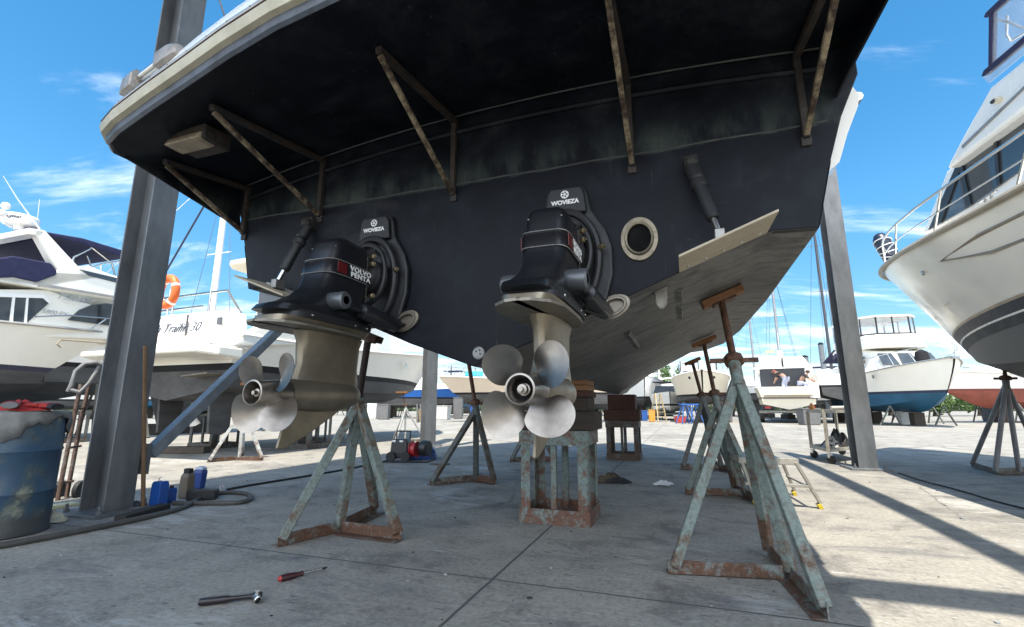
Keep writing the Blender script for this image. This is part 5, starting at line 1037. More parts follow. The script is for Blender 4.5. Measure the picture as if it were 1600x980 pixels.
# clear flybridge enclosure with dark blue borders
en = sided('enclosure_panel', [(1545, 112), (1547, 22), (1640, -60), (1640, 30), (1600, 62)], CLEAR, bD, 0.10, 0.01)
sided('lower_panel', [(1536, 122), (1545, 130), (1600, 84), (1640, 50), (1640, 30), (1600, 66)], CLEAR, en, 0.10, 0.012)
for px in ([(1533, 120), (1537, 110), (1640, 22), (1640, 32), (1538, 118)], [(1544, 110), (1547, 110), (1549, 22), (1545, 20)], [(1537, 27), (1540, 20), (1640, -75), (1640, -62), (1541, 28)]): sided('dark_border', px, NAVY, en, 0.115, 0.05)
q0, q1_ = loc(1548, 106, sp_ - .05), loc(1551, 26, sp_ - .05); MB().tube([q0, q1_], .016, 8).build('frame_tube', STAIN, en, smooth=True)
MB().tube([loc(1552, 30, sp_ - .02), loc(1575, 34, sp_ - .02), loc(1640, 60, sp_ - .02)], .014, 8).build('frame_tube', STAIN, en, smooth=True)
MB().tube([loc(1574, 25, sp_), loc(1573, 55, sp_), loc(1580, 64, sp_), loc(1600, 52, sp_), loc(1640, 20, sp_)], .012, 8).build('frame_tube', STAIN, en, smooth=True)
# cleat
q = loc(1545, 314, SD - 1.62); m = MB(); m.tube([(q[0], q[1] - .14, q[2] + .05), (q[0], q[1] + .14, q[2] + .05)], .014, 8); m.tube([(q[0], q[1] - .05, q[2]), (q[0], q[1] - .05, q[2] + .05)], .014, 6); m.tube([(q[0], q[1] + .05, q[2]), (q[0], q[1] + .05, q[2] + .05)], .014, 6); m.build('cleat', STAIN, bD, smooth=True)
fl = fromY(SD, YD); p = PY(1398, 412, 8.8)
t = thing('fender', 'dark blue fender with white cord in the bow rail of the right cruiser', 'fender', p, -YAW)
MB().lathe([(.02, 0), (.08, .03), (.135, .10), (.14, .2), (.14, .48), (.13, .58), (.08, .66), (.02, .69)], (0, 0, 0), (-.25, .15, 1), 18).build('fender_body', paint('fender_navy', (0.016, 0.022, 0.045), 0.35, var=0.3), t, smooth=40)
for k in range(4): MB().tube([(.15 * math.cos(a_) - .035 - .03 * k, .15 * math.sin(a_) + .04, .16 + .10 * k + .05 * math.sin(a_ + k)) for a_ in [2 * math.pi * i / 16 for i in range(16)]], .008, 6, close=True).build('cord', GELW, t, smooth=True)
# its stand
N = G(1556, 742); ap_ = PY(1572, 600, 6.35); pd_ = PY(1566, 549, 6.35)
stand('grey round tubed boat stand with an orange pad below the cruiser on the right', N, [G(1518, 729), G(1640, 737), G(1596, 742)], ap_, pd_, 0.07, leg=paint('stand_grey', (0.20, 0.205, 0.21), 0.5, c2=(0.11, 0.11, 0.115), scale=6), base=DARKST, round_=True, handle=0.12, sl=(LAT * -0.9 + Vector((0, 0, 0.15))).normalized() * -1, padsize=(0.36, 0.16))

# --- B: stern of the boat beyond the left outdrive
SB, YB = -7.75, 3.75
bB = thing('sports_cruiser', 'white cruiser seen from its stern behind the left post, script name across the transom', 'cruiser', ORG(SB, YB), -YAW, 'boats laid up in the yard')
hB = Hull(9.6, 1.72, 0.98, 1.22, 1.50, 2.15, 2.75, full=0.5, rake=1.6, sharp=2.0, stern=0.97)
hB.all(bB, GEL, AFG, CHAR, railm=GELW)
m = MB()
m.loft([[(-1.5, .02, 1.70), (-1.5, .02, 1.86), (1.72, .02, 1.86), (1.72, .02, 1.68)], [(-1.45, -.45, 1.72), (-1.45, -.45, 1.86), (1.74, -.45, 1.86), (1.74, -.45, 1.70)], [(-1.3, -.72, 1.75), (-1.3, -.72, 1.84), (1.5, -.72, 1.84), (1.5, -.72, 1.74)]]); m.build('swim_platform', GEL, bB, bevel=0.03)
m = MB(); m.loft([[(x, y + .10 * (z - 1.86), z) for x, z in ((-1.66, 1.86), (-1.60, 2.46), (-.4, 2.60), (.9, 2.60), (1.45, 2.52), (1.66, 1.86))] for y in (.0, .18)]); tr_ = m.build('transom_wall', GELW, bB, bevel=0.03)
MB().box((-.1, -.012 + .03, 2.2), (.72, .02, .6)).build('transom_door', GELW, tr_, bevel=0.01)
for x in (-.47, .27): MB().box((x, .012, 2.22), (.016, .03, .66)).build('door_gap', paint('gap_grey', (0.12, 0.12, 0.12), 0.6), tr_)
SCR = paint('script_blue', (0.06, 0.07, 0.11), 0.4)
text('Th Trailin 30', 'boat_name', SCR, tr_, (-.02, -.008, 2.30), (R(84), 0, 0), 0.25, 0.006, shear=0.4, bold=-0.002)
text('· ——— · —', 'port_line', SCR, tr_, (-.1, -.006, 2.10), (R(84), 0, 0), 0.09, 0.012)
text('▪▪ ▪', 'maker_mark', SCR, tr_, (1.0, .0, 1.98), (R(84), 0, 0), 0.07, 0.012)
MB().lathe([(.05, 0), (.06, .02), (.04, .05)], (-1.2, .0, 2.12), (0, -1, 0), 12).build('deck_shower', GELW, tr_, smooth=True)
MB().box((1.1, .0, 2.38), (.12, .03, .14)).build('emblem_plate', paint('plate_grey', (0.10, 0.11, 0.12), 0.5), tr_, bevel=0.02)
# quarter wing, flybridge overhang, cockpit side
for sg in (-1, 1):
    MB().prism([(sg * 1.7, -.25, 1.86), (sg * 1.7, 2.2, 2.2), (sg * 1.7, 2.2, 2.75), (sg * 1.66, 1.0, 2.68), (sg * 1.66, .5, 2.45)], (-sg * .14, 0, 0)).build('quarter_wing', GEL, bB, bevel=0.03)
cabin(bB, 'deckhouse', [(2.65, 1.12, 1.1, 2.1, 4.17, .1), (4.8, 1.12, 1.05, 2.1, 4.17, -.2), (6.3, .9, .7, 2.3, 4.0, -.9)], GEL)
MB().prism([(.95, 2.66, 2.5), (.95, 2.66, 3.9), (-.95, 2.66, 3.9), (-.95, 2.66, 2.5)], (0, -.05, 0)).build('cabin_door', TINT, bB)
m = MB(); m.loft([[(x, y, z) for x, y in ((-1.4, 2.15), (-1.2, 1.9), (0, 1.8), (1.2, 1.9), (1.4, 2.15), (1.4, 4.8), (-1.4, 4.8))] for z in (4.17, 4.25, 4.32)]); m.build('flybridge_overhang', GELC, bB, bevel=0.04)
m = MB(); m.prism([(1.3, 2.6, 4.32), (1.3, 5.0, 4.32), (1.25, 4.6, 4.8), (1.25, 2.9, 4.6)], (-2.6, 0, 0)); m.build('flybridge', GEL, bB, bevel=0.05)
for a, b_ in (((-1.5, .3, 2.45), (-1.5, .3, 3.05)), ((-.45, .12, 2.58), (-.45, .12, 3.12)), ((-.32, .12, 1.9), (-.32, .12, 3.12)), ((.6, .15, 2.6), (.6, .15, 3.1)), ((-1.5, .3, 3.0), (.9, .25, 3.02)), ((-.9, .3, 2.75), (.3, .25, 2.76)), ((.9, .25, 3.02), (1.2, .4, 2.5))): MB().tube([a, b_], .02, 7).build('stern_rail', STAIN, bB, smooth=True)
for x in (-.55, .75):        # shafts, props and rudders under the stern
    rd = MB().prism([(x - .03, .25, 1.15), (x - .03, .75, 1.15), (x - .03, .68, .42), (x - .03, .55, .36), (x - .03, .3, .4)], (.06, 0, 0)).build('rudder', AFG, bB, bevel=0.01)
    m = MB(); m.tube([(x, .95, .72), (x, 3.2, 1.02)], .03, 8)
    for k in range(4):
        a_ = k * math.pi / 2 + .4; m.prism([(x + .05 * math.cos(a_ + d_), .98 + .05 * d_, .72 + .05 * math.sin(a_ + d_)) if q == 0 else (x + .24 * math.cos(a_ + d_ * .8), .98 + .1 * d_, .72 + .24 * math.sin(a_ + d_ * .8)) for q, d_ in ((0, -.5), (1, -.5), (1, 0), (1, .5), (0, .5))], (0, .015, 0))
    m.lathe([(.02, -.1), (.06, -.05), (.06, .1)], (x, .98, .72), (0, 1, 0), 12); m.build('propeller', PROPM, bB, smooth=40)
for x in (-.95, 1.05): MB().prism([(x - .3, -.32, 1.38), (x + .3, -.32, 1.42), (x + .3, .0, 1.42), (x - .3, 0, 1.38)], (0, 0, .02)).build('trim_tab', LOWD, bB)
MB().lathe([(.08, 0), (.09, .02)], (1.71, 5.2, 1.98), (1, 0, 0), 16).build('hull_port', STAIN, bB)
lp_ = PY(262, 456, 7.75); t = MB(); rr_ = 0.19; t.tube([(rr_ * math.cos(a_), 0, rr_ * 1.25 * math.sin(a_)) for a_ in [2 * math.pi * k / 24 for k in range(24)]], .065, 10, close=True)
lt = thing('life_ring', 'orange horseshoe life ring hung on the stern rail beside the left post', 'life ring', lp_, -YAW); t.build('ring', paint('ring_orange', (0.85, 0.16, 0.03), 0.5, var=0.15), lt, smooth=True)
for a_ in (0.4, 2.2, 3.9, 5.4): MB().tube([(rr_ * math.cos(a_ + k) , 0, rr_ * 1.25 * math.sin(a_ + k)) for k in (-.1, .1)], .068, 10).build('white_band', GELW, lt, smooth=True)
# --- A: flybridge cruiser at the far left
SA, YA = -15.45, -4.5
bA = thing('flybridge_cruiser', 'white flybridge cruiser on the far left with radar arch and navy bimini', 'cruiser', ORG(SA, YA), -YAW, 'boats laid up in the yard')
hA = Hull(14.0, 2.2, 0.95, 1.35, 1.72, 2.62, 3.1, full=0.5, rake=2.2, sharp=2.2, stern=0.97)
hA.all(bA, GEL, AFG, paint('stripe_blue', (0.02, 0.022, 0.06), 0.35), railm=paint('rail_grey', (0.35, 0.34, 0.33), 0.4))
spA = SA + 2.0; la = lambda u, v, s=spA: (PS(u, v, s).x - SA, PS(u, v, s).y - YA, PS(u, v, s).z)
def sideA(name, px, mat, parent=bA, out=0.0, th=0.03, bevel=0.0): return MB().prism([la(u, v, spA + out) for u, v in px], (-th, 0, 0)).build(name, mat, parent, bevel=bevel)
dA = sideA('deckhouse', [(-190, 520), (-190, 470), (0, 452), (75, 452), (120, 470), (215, 492), (300, 540), (190, 531)], GEL, th=4.0, bevel=0.05)
sideA('flybridge', [(-160, 470), (-160, 410), (0, 432), (55, 445), (92, 420), (140, 415), (172, 428), (250, 452), (250, 476), (190, 470), (60, 450), (0, 440)], GEL, out=0.12, th=4.2, bevel=0.05)
cv = sideA('navy_cover', [(-160, 440), (-160, 400), (0, 403), (22, 400), (80, 411), (90, 424), (88, 430), (57, 441), (22, 433), (0, 434)], NAVY, out=0.16, th=4.3, bevel=0.03)
sideA('arch_leg', [(48, 357), (72, 361), (100, 392), (138, 432), (82, 436), (90, 424), (78, 405), (60, 372)], GEL, out=0.10, th=0.25, bevel=0.03)
sideA('arch_leg', [(48, 357), (72, 361), (100, 392), (138, 432), (82, 436), (90, 424), (78, 405), (60, 372)], GEL, out=-3.8, th=0.25, bevel=0.03)
sideA('arch_top', [(44, 356), (72, 360), (66, 370), (44, 366)], GEL, out=0.10, th=4.1, bevel=0.03)
sideA('bimini', [(66, 361), (130, 372), (202, 394), (202, 404), (130, 381), (82, 369)], NAVY, out=0.0, th=3.7, bevel=0.03)
for px in (((137, 382), (175, 412), (182, 440)), ((152, 383), (115, 402), (110, 425)), ((158, 414), (158, 428)), ((136, 400), (143, 418)), ((138, 420), (160, 412), (200, 406)), ((125, 425), (200, 440))): MB().tube([la(u, v, spA - .1) for u, v in px], .022, 7).build('bimini_frame', STAIN, bA, smooth=True)
sideA('wind_screen', [(125, 421), (185, 435), (183, 442), (140, 431)], TINT, out=0.14, th=.03)
sideA('saloon_window', [(-150, 500), (-150, 468), (0, 463), (60, 463), (72, 468), (76, 474), (42, 505)], TINT, dA, 0.05, .06)
for px in ([(20, 464), (24, 464), (20, 505), (15, 505)], [(42, 463), (45, 463), (42, 505), (38, 505)], [(-150, 460), (0, 458), (70, 461), (78, 470), (78, 475), (68, 466), (0, 464), (-150, 468)]): sideA('window_post', px, GELW, dA, 0.075, .03)
sideA('front_window', [(107, 500), (125, 484), (145, 476), (165, 474), (215, 480), (260, 512), (180, 510)], TINT, dA, 0.05, .06)
sideA('window_post', [(154, 477), (159, 477), (158, 507), (153, 506)], BLK, dA, 0.07, .03)
sideA('side_rail', [(60, 442), (190, 464), (190, 467), (60, 446)], paint('rail_grey', (0.35, 0.34, 0.33), 0.4), out=0.16, th=.05)
MB().tube([la(55, 495, spA + .15), la(110, 493, spA + .15), (la(200, 500, spA + .15))], .02, 7).build('hand_rail', STAIN, bA, smooth=True)
MB().tube([la(140, 516, spA + .15), la(165, 499, spA + .15)], .02, 7).build('hand_rail', STAIN, bA, smooth=True)
MB().tube([la(95, 543, SA + 2.215), la(89, 538, SA + 2.215), la(95, 531, SA + 2.215), la(180, 537, SA + 2.215)], .022, 7).build('side_moulding', paint('mould_taupe', (0.36, 0.31, 0.23), 0.45), bA, smooth=True)
q = la(119, 467, spA + .13); text('Mariner', 'model_script', paint('script_grey', (0.38, 0.38, 0.38), 0.4), bA, q, (R(90), 0, R(90)), .24, .002, shear=.4)
q = la(86, 489, spA + .03); text('5800·PX', 'model_number', MC['script_grey'], bA, q, (R(90), 0, R(90)), .15, .002, shear=.2)
rd_ = la(30, 353, spA - .9); m = MB(); m.lathe([(.1, -.12), (.1, 0), (.33, .02), (.36, .06), (.36, .2), (.33, .24), (.2, .27)], rd_, (0, 0, 1), 28); m.build('radar_dome', GELW, bA, smooth=35)
text('Raymar', 'radar_lettering', SCR, bA, (rd_[0] + .25, rd_[1] - .27, rd_[2] + .13), (R(90), 0, R(45)), .12, .01)
MB().tube([la(62, 358, spA), la(28, 312, spA), la(5, 275, spA)], [.018, .012, .006], 6).build('whip_aerial', GELW, bA, smooth=True)
MB().tube([la(57, 357, spA - 1), la(62, 312, spA - 1)], .01, 6).build('whip_aerial', STAIN, bA, smooth=True)
m = MB(); m.tube([la(18, 356, spA - .3), la(6, 350, spA - .3), la(5, 325, spA - .3)], .02, 7); m.ball(la(3, 333, spA - .3), .09, 6); m.ball(la(9, 322, spA - .3), .09, 6); m.build('camera_mast', GELW, bA, smooth=True)
m = MB(); m.loft([[(x, y, z) for x, y in ((-.5, 0), (.5, 0), (.35, .5), (-.35, .5))] for z in (0, .22)]); pb = fromY(-9.0, 9.2, 1.55)
# --- stands and blocks under B and A
def mini_stand(label, gp, top, w=0.05, mat=PALEST, spread=0.42, rz=0.3):
    N = gp; fs = [N + Vector((spread * math.cos(a_ + rz), spread * math.sin(a_ + rz), 0)) for a_ in (0, 2.09, 4.19)]
    dz = top.z - 0.0; ap = Vector((N.x, N.y, dz * 0.66)); return stand(label, N, fs, ap, top, w, leg=mat, base=RUSTB, handle=0.1, sl=Vector((1, 0, 0)), padsize=(0.3, 0.14))
g_ = G(372, 719); mini_stand('pale galvanised boat stand under the stern quarter of the white cruiser on the left', g_, Vector((g_.x + .03, g_.y + .1, 1.29)), 0.058, spread=.46, rz=-.15)
g_ = G(632, 690); mini_stand('pale thin boat stand with a rusty screw behind the pressure washer', g_, Vector((g_.x - .12, g_.y, 1.27)), 0.05, spread=.55)
for (s_, y_, lb) in ((-6.7, 6.2, 'dark steel cradle frame under the starboard side of the white cruiser on the left'), (-8.7, 5.6, 'dark steel cradle frame under the port side of the white cruiser on the left'), (-13.6, 5.4, 'dark steel cradle frame under the flybridge cruiser at the far left')):
    c_ = fromY(s_, y_); block_frame(lb, c_, 0.7, 0.7, 0.78, DARKST)
c_ = fromY(-7.75, 7.4); block_frame('dark steel keel stand amid the other frames under the white cruiser on the left', c_, .6, .6, .72, DARKST)
o = MB().box((0, 0, .115), (.62, .5, .23)).build('timber_block', wood('timber_pale', (0.36, 0.27, 0.17), (0.2, 0.14, 0.08), 4), bevel=.01); o.location = (c_.x, c_.y, .722); o.rotation_euler = (0, 0, -YAW); tag(o, 'pale timber block between a keel stand and the white cruiser on the left', 'timber block')
c_ = G(290, 708); o = MB().box((0, 0, .06), (.8, .3, .12)).build('timber_beam', wood('timber_grey', (0.16, 0.13, 0.10), (0.08, 0.065, 0.05), 4), bevel=.01); o.location = c_; o.rotation_euler = (0, 0, .1); tag(o, 'grey timber beam on the ground below a rudder of the white cruiser on the left', 'timber')
c_ = fromY(-13.6, 2.6); block_frame('dark steel keel stand below the far left cruiser, next to the hand truck', c_, .7, .7, .86, DARKST)
# ------------------------------------------------------------------ far side of the yard
FAR = 'boats laid up in the yard'
def place(name, label, cat, u, v, Y, f, group=FAR):
    p = PY(u, v, Y); return thing(name, label, cat, (p.x, Y, 0), fwd_rz(*f), group)
def props(t_, L, zk, hb, n=2, mat=None):
    for i in range(n):
        y = L * (.22 + .45 * i); MB().box((0, y, zk / 2), (.45, .4, zk - .02)).build('keel_block', mat or TD, t_, bevel=.01)
        for sg in (-1, 1):
            MB().tube([(sg * (hb * 1.0), y, .02), (sg * hb * .7, y + .1, zk + .3)], .04, 7).build('prop_leg', DARKST, t_, smooth=True); MB().tube([(sg * (hb * .45), y, .02), (sg * hb * .7, y + .1, zk + .3)], .04, 7).build('prop_leg', DARKST, t_, smooth=True)
def windows(name, parent, mat, y0, y1, z0, z1, x0, x1, n, gap=.1):
    for sg in (-1, 1):
        for i in range(n):
            a = y0 + (y1 - y0) * i / n + gap / 2; b = y0 + (y1 - y0) * (i + 1) / n - gap / 2
            MB().prism([(sg * x0, a, z0), (sg * x0, b, z0), (sg * x1, b, z1), (sg * x1, a, z1)], (sg * .02, 0, 0)).build(name, mat, parent)
# E: flybridge boat with blue bottom, bow to the right
f = Vector((-.17, -.98)).normalized(); L = 7.6
p = PY(1484, 600, 20.5); bE = thing('flybridge_boat', 'cream flybridge boat with bright blue bottom right of the steel post', 'boat', (p.x - f.x * L, 20.5 - f.y * L, 0), fwd_rz(f.x, f.y), FAR)
hE = Hull(L + .6, 1.75, .62, .9, 1.48, 2.35, 2.98, full=.45, rake=1.5, sharp=1.9); hE.all(bE, GEL, AFB, paint('stripe_dark_blue', (0.015, 0.03, 0.07), 0.4), railm=STAIN); hE.rail(bE, .5, .985, .62, 5, .02); props(bE, L, .62, 1.6, 2)
ca = cabin(bE, 'deckhouse', [(1.8, 1.4, 1.3, 2.3, 3.75, .1), (4.8, 1.4, 1.25, 2.35, 3.75, -.2), (6.4, 1.1, .85, 2.6, 3.55, -.7)], GEL); windows('side_window', ca, TINT, 2.2, 4.9, 2.85, 3.4, 1.42, 1.35, 2)
for x in (-.85, 0, .85): MB().prism([(x - .36, 6.3, 2.85), (x + .36, 6.3, 2.85), (x + .3, 5.75, 3.42), (x - .3, 5.75, 3.42)], (0, .05, .05)).build('windscreen_pane', TINT, ca)
m = MB(); m.loft([[(-1.45 * k, y, z) for y, z in ((1.2, 3.75),)] + [(-1.4 * k, 5.2, 3.75), (-.9 * k, 5.9, 3.75), (.9 * k, 5.9, 3.75), (1.4 * k, 5.2, 3.75), (1.45 * k, 1.2, 3.75)] if i == 0 else [(-1.4 * k, 1.2, 4.45), (-1.35 * k, 5.0, 4.45), (-.8 * k, 5.5, 4.45), (.8 * k, 5.5, 4.45), (1.35 * k, 5.0, 4.45), (1.4 * k, 1.2, 4.45)] for i, k in ((0, 1), (1, .97))]); m.build('flybridge', GEL, bE, bevel=.05)
en = MB().loft([[(-1.25, 1.6, z) if False else (x, y, z) for x, y in ((-1.3, 1.5), (-1.25, 4.6), (-.75, 5.2), (.75, 5.2), (1.25, 4.6), (1.3, 1.5))] for z in (4.45, 5.35)], False, False).build('clear_enclosure', CLEAR, bE)
for x, y in ((-1.3, 1.5), (-1.25, 3.1), (-1.25, 4.6), (-.75, 5.2), (0, 5.2), (.75, 5.2), (1.25, 4.6), (1.25, 3.1), (1.3, 1.5)): MB().tube([(x, y, 4.45), (x * .98, y - .02, 5.36)], .04, 6).build('frame_post', GRUB, en)
MB().tube([(-1.3, 1.5, 4.5), (-1.26, 4.6, 4.5), (-.76, 5.22, 4.5), (.76, 5.22, 4.5), (1.26, 4.6, 4.5), (1.3, 1.5, 4.5)], .05, 6).build('lower_band', GRUB, en)
MB().prism([(x, y, 5.36) for x, y in ((-1.4, 1.3), (-1.3, 4.7), (-.8, 5.35), (.8, 5.35), (1.3, 4.7), (1.4, 1.3))], (0, 0, .09)).build('canvas_roof', GELW, bE, bevel=.03)
m = MB(); m.prism([(-1.5, -.2, 3.4), (1.5, -.2, 3.4), (1.5, 1.6, 4.0), (-1.5, 1.6, 4.0)], (0, 0, .05)); m.build('navy_awning', NAVY, bE)
MB().lathe([(.02, 0), (.24, .05), (.3, .3), (.25, .6), (.05, .72)], (.1, 7.5, 2.75), (0, 0, 1), 14).build('anchor_cover', CHAR, bE, smooth=40)
m = MB(); m.prism([(-.13, L + .35, 2.9), (.13, L + .35, 2.9), (.1, L + 1.0, 2.82), (-.1, L + 1.0, 2.82)], (0, 0, .1)); m.build('bow_sprit', STAIN, bE)
MB().lathe([(.09, 0), (.1, .01)], (1.66, 5.2, 2.3), (1, 0, 0), 14).build('porthole', TINT, bE); MB().lathe([(.09, 0), (.1, .01)], (-1.58, 5.2, 2.3), (-1, 0, 0), 14).build('porthole', TINT, bE)
for o_ in bE.children_recursive:
    if o_.name.split('.')[0] in ('deckhouse', 'side_window', 'windscreen_pane', 'flybridge', 'clear_enclosure', 'frame_post', 'lower_band', 'canvas_roof', 'navy_awning', 'anchor_cover'):
        for v_ in o_.data.vertices: v_.co.y *= 0.84
# F: motor sailer with rust red bottom, far right
p = PY(1470, 610, 27); bF = thing('motor_sailer', 'white motor sailer with rust red bottom and low portholes, far right', 'boat', (p.x + 11.6, 28.5, 0), fwd_rz(-.99, -.12), FAR)
hF = Hull(12, 1.7, .75, 1.0, 1.75, 2.45, 2.95, full=.4, rake=1.4, sharp=1.8); hF.all(bF, GELW, AFR, paint('stripe_rust', (0.2, 0.05, 0.035), 0.5), railm=GELC); props(bF, 12, .75, 1.5, 3); hF.rail(bF, .35, .98, .55, 7, .02)
ca = cabin(bF, 'deckhouse', [(2, 1.3, 1.2, 2.4, 3.2, .1), (8, 1.1, 1.0, 2.6, 3.25, -.2), (9, .8, .7, 2.7, 3.1, -.5)], GELW); windows('porthole', ca, TINT, 3, 8.2, 2.8, 3.1, 1.28, 1.2, 5, .35)
MB().tube([(0, 6.2, 3.2), (0, 6.2, 9)], .07, 8).build('mast', STAIN, bF, smooth=True)
# G: stern of a cabin boat on a trailer, two people working in it
Y = 26.5; f = Vector((.44, .9)).normalized(); bG = place('cabin_boat', 'cream cabin boat on a trailer seen from its stern, two people in the cockpit', 'boat', 1234, 640, Y, f)
hG = Hull(7.6, 1.62, .72, 1.02, 1.3, 1.95, 2.4, full=.5, rake=1.2); hG.all(bG, GELC, GELC, paint('stripe_line', (0.25, 0.22, 0.18), 0.5))
ca = MB(); ca.loft([[(-1.5, y, 1.9), (-1.46, y + .1, 3.1), (-1.05, y + .3, 3.78), (1.05, y + .3, 3.78), (1.46, y + .1, 3.1), (1.5, y, 1.9)] for y in (1.5, 4.2)]); co = ca.build('cabin', GEL, bG, bevel=.05)
MB().box((-.1, 1.46, 2.55), (2.3, .05, 1.02)).build('cabin_opening', glassy('cabin_shade', (0.02, 0.022, 0.028), .3), co)
for x0, x1 in ((-1.15, -.08), (.0, 1.15)): MB().prism([(x0, 1.5 + .06, 3.2), (x1, 1.5 + .06, 3.2), (x1 * .88, 1.74, 3.7), (x0 * .88, 1.74, 3.7)], (0, -.04, 0)).build('roof_screen', paint('screen_pale', (0.62, 0.62, 0.58), 0.4), co)
MB().tube([(0, 1.5, 3.15), (0, 1.68, 3.72)], .04, 6).build('centre_post', CHAR, co); MB().box((-.15, 1.46, 3.12), (2.9, .12, .08)).build('roof_lip', GELW, co)
m = MB(); m.tube([(-1.0, 2.4, 3.78), (-1.0, 2.4, 4.1), (1.0, 2.4, 4.1), (1.0, 2.4, 3.78)], .03, 6); m.build('roof_rack', STAIN, co); MB().box((-.55, 2.4, 4.18), (.5, .1, .14)).build('name_board', paint('board_cream', (0.5, 0.42, 0.25), 0.5), co)
MB().box((0, 3.1, 4.02), (.3, .3, .5)).build('mast_foot', GELW, co); MB().tube([(0, 3.1, 4.1), (0, 3.1, 5.4)], .04, 6).build('aerial', STAIN, co)
MB().box((1.25, -.05, 1.75), (.45, .12, .8)).build('bait_board', GELW, bG, bevel=.02); MB().box((0, -.14, 1.55), (2.4, .3, .08)).build('stern_step', GELC, bG, bevel=.02)
tr = MB(); tr.box((0, 2.4, .62), (2.1, 5.6, .1)); tr.box((0, -.1, .6), (3.0, .1, .14)); to = tr.build('trailer_frame', DARKST, bG)
for x in (-1.35, 1.35):
    for y in (.9, 1.7): MB().lathe([(.16, -.11), (.32, -.11), (.34, 0), (.32, .11), (.16, .11)], (x, y, .34), (1, 0, 0), 20).build('trailer_wheel', GRUB, bG, smooth=35)
for x in (-1.05, 1.05): MB().box((x, -.02, .85), (.3, .05, .12)).build('tail_light', paint('lamp_red', (0.3, 0.02, 0.02), 0.4), to)
# people in white overalls
def person(label, org, rz, joints, shirt, trousers, hair):
    t_ = thing('person', label, 'person', org, rz)
    names = list(joints['v'].keys()); vs = [Vector(joints['v'][n][:3]) for n in names]; E_ = [(names.index(a), names.index(b)) for a, b in joints['e']]
    def skin(nm, keep, mat, grow, parent):
        idx = [i for i, n in enumerate(names) if n in keep]; mp_ = {o_: k for k, o_ in enumerate(idx)}
        me = bpy.data.meshes.new(nm); me.from_pydata([vs[i] for i in idx], [(mp_[a], mp_[b]) for a, b in E_ if a in mp_ and b in mp_], [])
        o_ = bpy.data.objects.new(nm, me); COL.objects.link(o_); me.materials.append(mat); o_.parent = parent
        o_.modifiers.new('skin', 'SKIN'); sv = me.skin_vertices[0].data
        for i in idx: r_ = joints['v'][names[i]][3] + grow; sv[mp_[i]].radius = (r_, r_)
        sv[0].use_root = True; sb = o_.modifiers.new('sub', 'SUBSURF'); sb.levels = 1; sb.render_levels = 1; sb = o_; return o_
    sk = paint('skin', (0.42, 0.24, 0.17), 0.55)
    skin('body', names, sk, 0.0, t_)
    skin('trousers', [n for n in names if n in ('pelvis', 'hipl', 'hipr', 'kneel', 'kneer', 'anklel', 'ankler')], trousers, 0.018, t_)
    skin('shirt', [n for n in names if n in ('belly', 'chest', 'shl', 'shr', 'ell', 'elr')], shirt, 0.018, t_)
    h = Vector(joints['v']['head'][:3]); MB().ball(h + Vector((0, .015, .035)), (.098, .11, .10), 8).build('hair', hair, t_, smooth=True)
    MB().ball(h + Vector((0, -.105, -.01)), .018, 5).build('nose', sk, t_, smooth=True)
    for x in (-1, 1): MB().ball(h + Vector((x * .04, -.092, .02)), .012, 5).build('eye', GRUB, t_, smooth=True); MB().ball(h + Vector((x * .1, 0, 0)), .022, 5).build('ear', sk, t_, smooth=True)
    MB().ball(h + Vector((0, -.09, -.045)), (.03, .012, .008), 5).build('mouth', paint('lip', (0.3, 0.1, 0.08), 0.5), t_, smooth=True)
    for s_ in ('l', 'r'):
        a = Vector(joints['v']['ankle' + s_][:3]); MB().ball(a + Vector((0, -.07, -.045)), (.05, .13, .05), 6).build('shoe', GRUB, t_, smooth=True)
        hnd = Vector(joints['v']['wrist' + s_][:3]); e_ = Vector(joints['v']['el' + s_][:3]); d_ = (hnd - e_).normalized(); m = MB(); q = d_.cross(Vector((0, 0, 1))); q = q.normalized() if q.length > .1 else Vector((1, 0, 0))
        m.ball(hnd + d_ * .04, .038, 6)
        for k in range(4): m.tube([hnd + d_ * .06 + q * (.018 * (k - 1.5)), hnd + d_ * (.12 + .01 * (k in (1, 2))) + q * (.02 * (k - 1.5)) + Vector((0, 0, -.01))], [.009, .007], 5)
        m.tube([hnd + d_ * .02 + q * .035, hnd + d_ * .07 + q * .065], [.010, .008], 5); m.build('hand', sk, t_, smooth=True)
    return t_
edges = [('pelvis', 'belly'), ('belly', 'chest'), ('chest', 'neck'), ('neck', 'head'), ('chest', 'shl'), ('shl', 'ell'), ('ell', 'wristl'), ('chest', 'shr'), ('shr', 'elr'), ('elr', 'wristr'), ('pelvis', 'hipl'), ('hipl', 'kneel'), ('kneel', 'anklel'), ('pelvis', 'hipr'), ('hipr', 'kneer'), ('kneer', 'ankler')]
bend = dict(v=dict(pelvis=(0, .05, .86, .13), belly=(.0, -.1, 1.02, .125), chest=(0, -.3, 1.14, .14), neck=(0, -.44, 1.18, .055), head=(0, -.54, 1.2, .095), shl=(.17, -.32, 1.12, .065), ell=(.22, -.4, .86, .045), wristl=(.16, -.5, .66, .034), shr=(-.17, -.32, 1.12, .065), elr=(-.22, -.42, .88, .045), wristr=(-.14, -.55, .7, .034), hipl=(.1, .05, .8, .10), kneel=(.13, -.1, .46, .068), anklel=(.14, .03, .09, .045), hipr=(-.1, .05, .8, .10), kneer=(-.14, -.06, .46, .068), ankler=(-.15, .08, .09, .045)), e=edges)
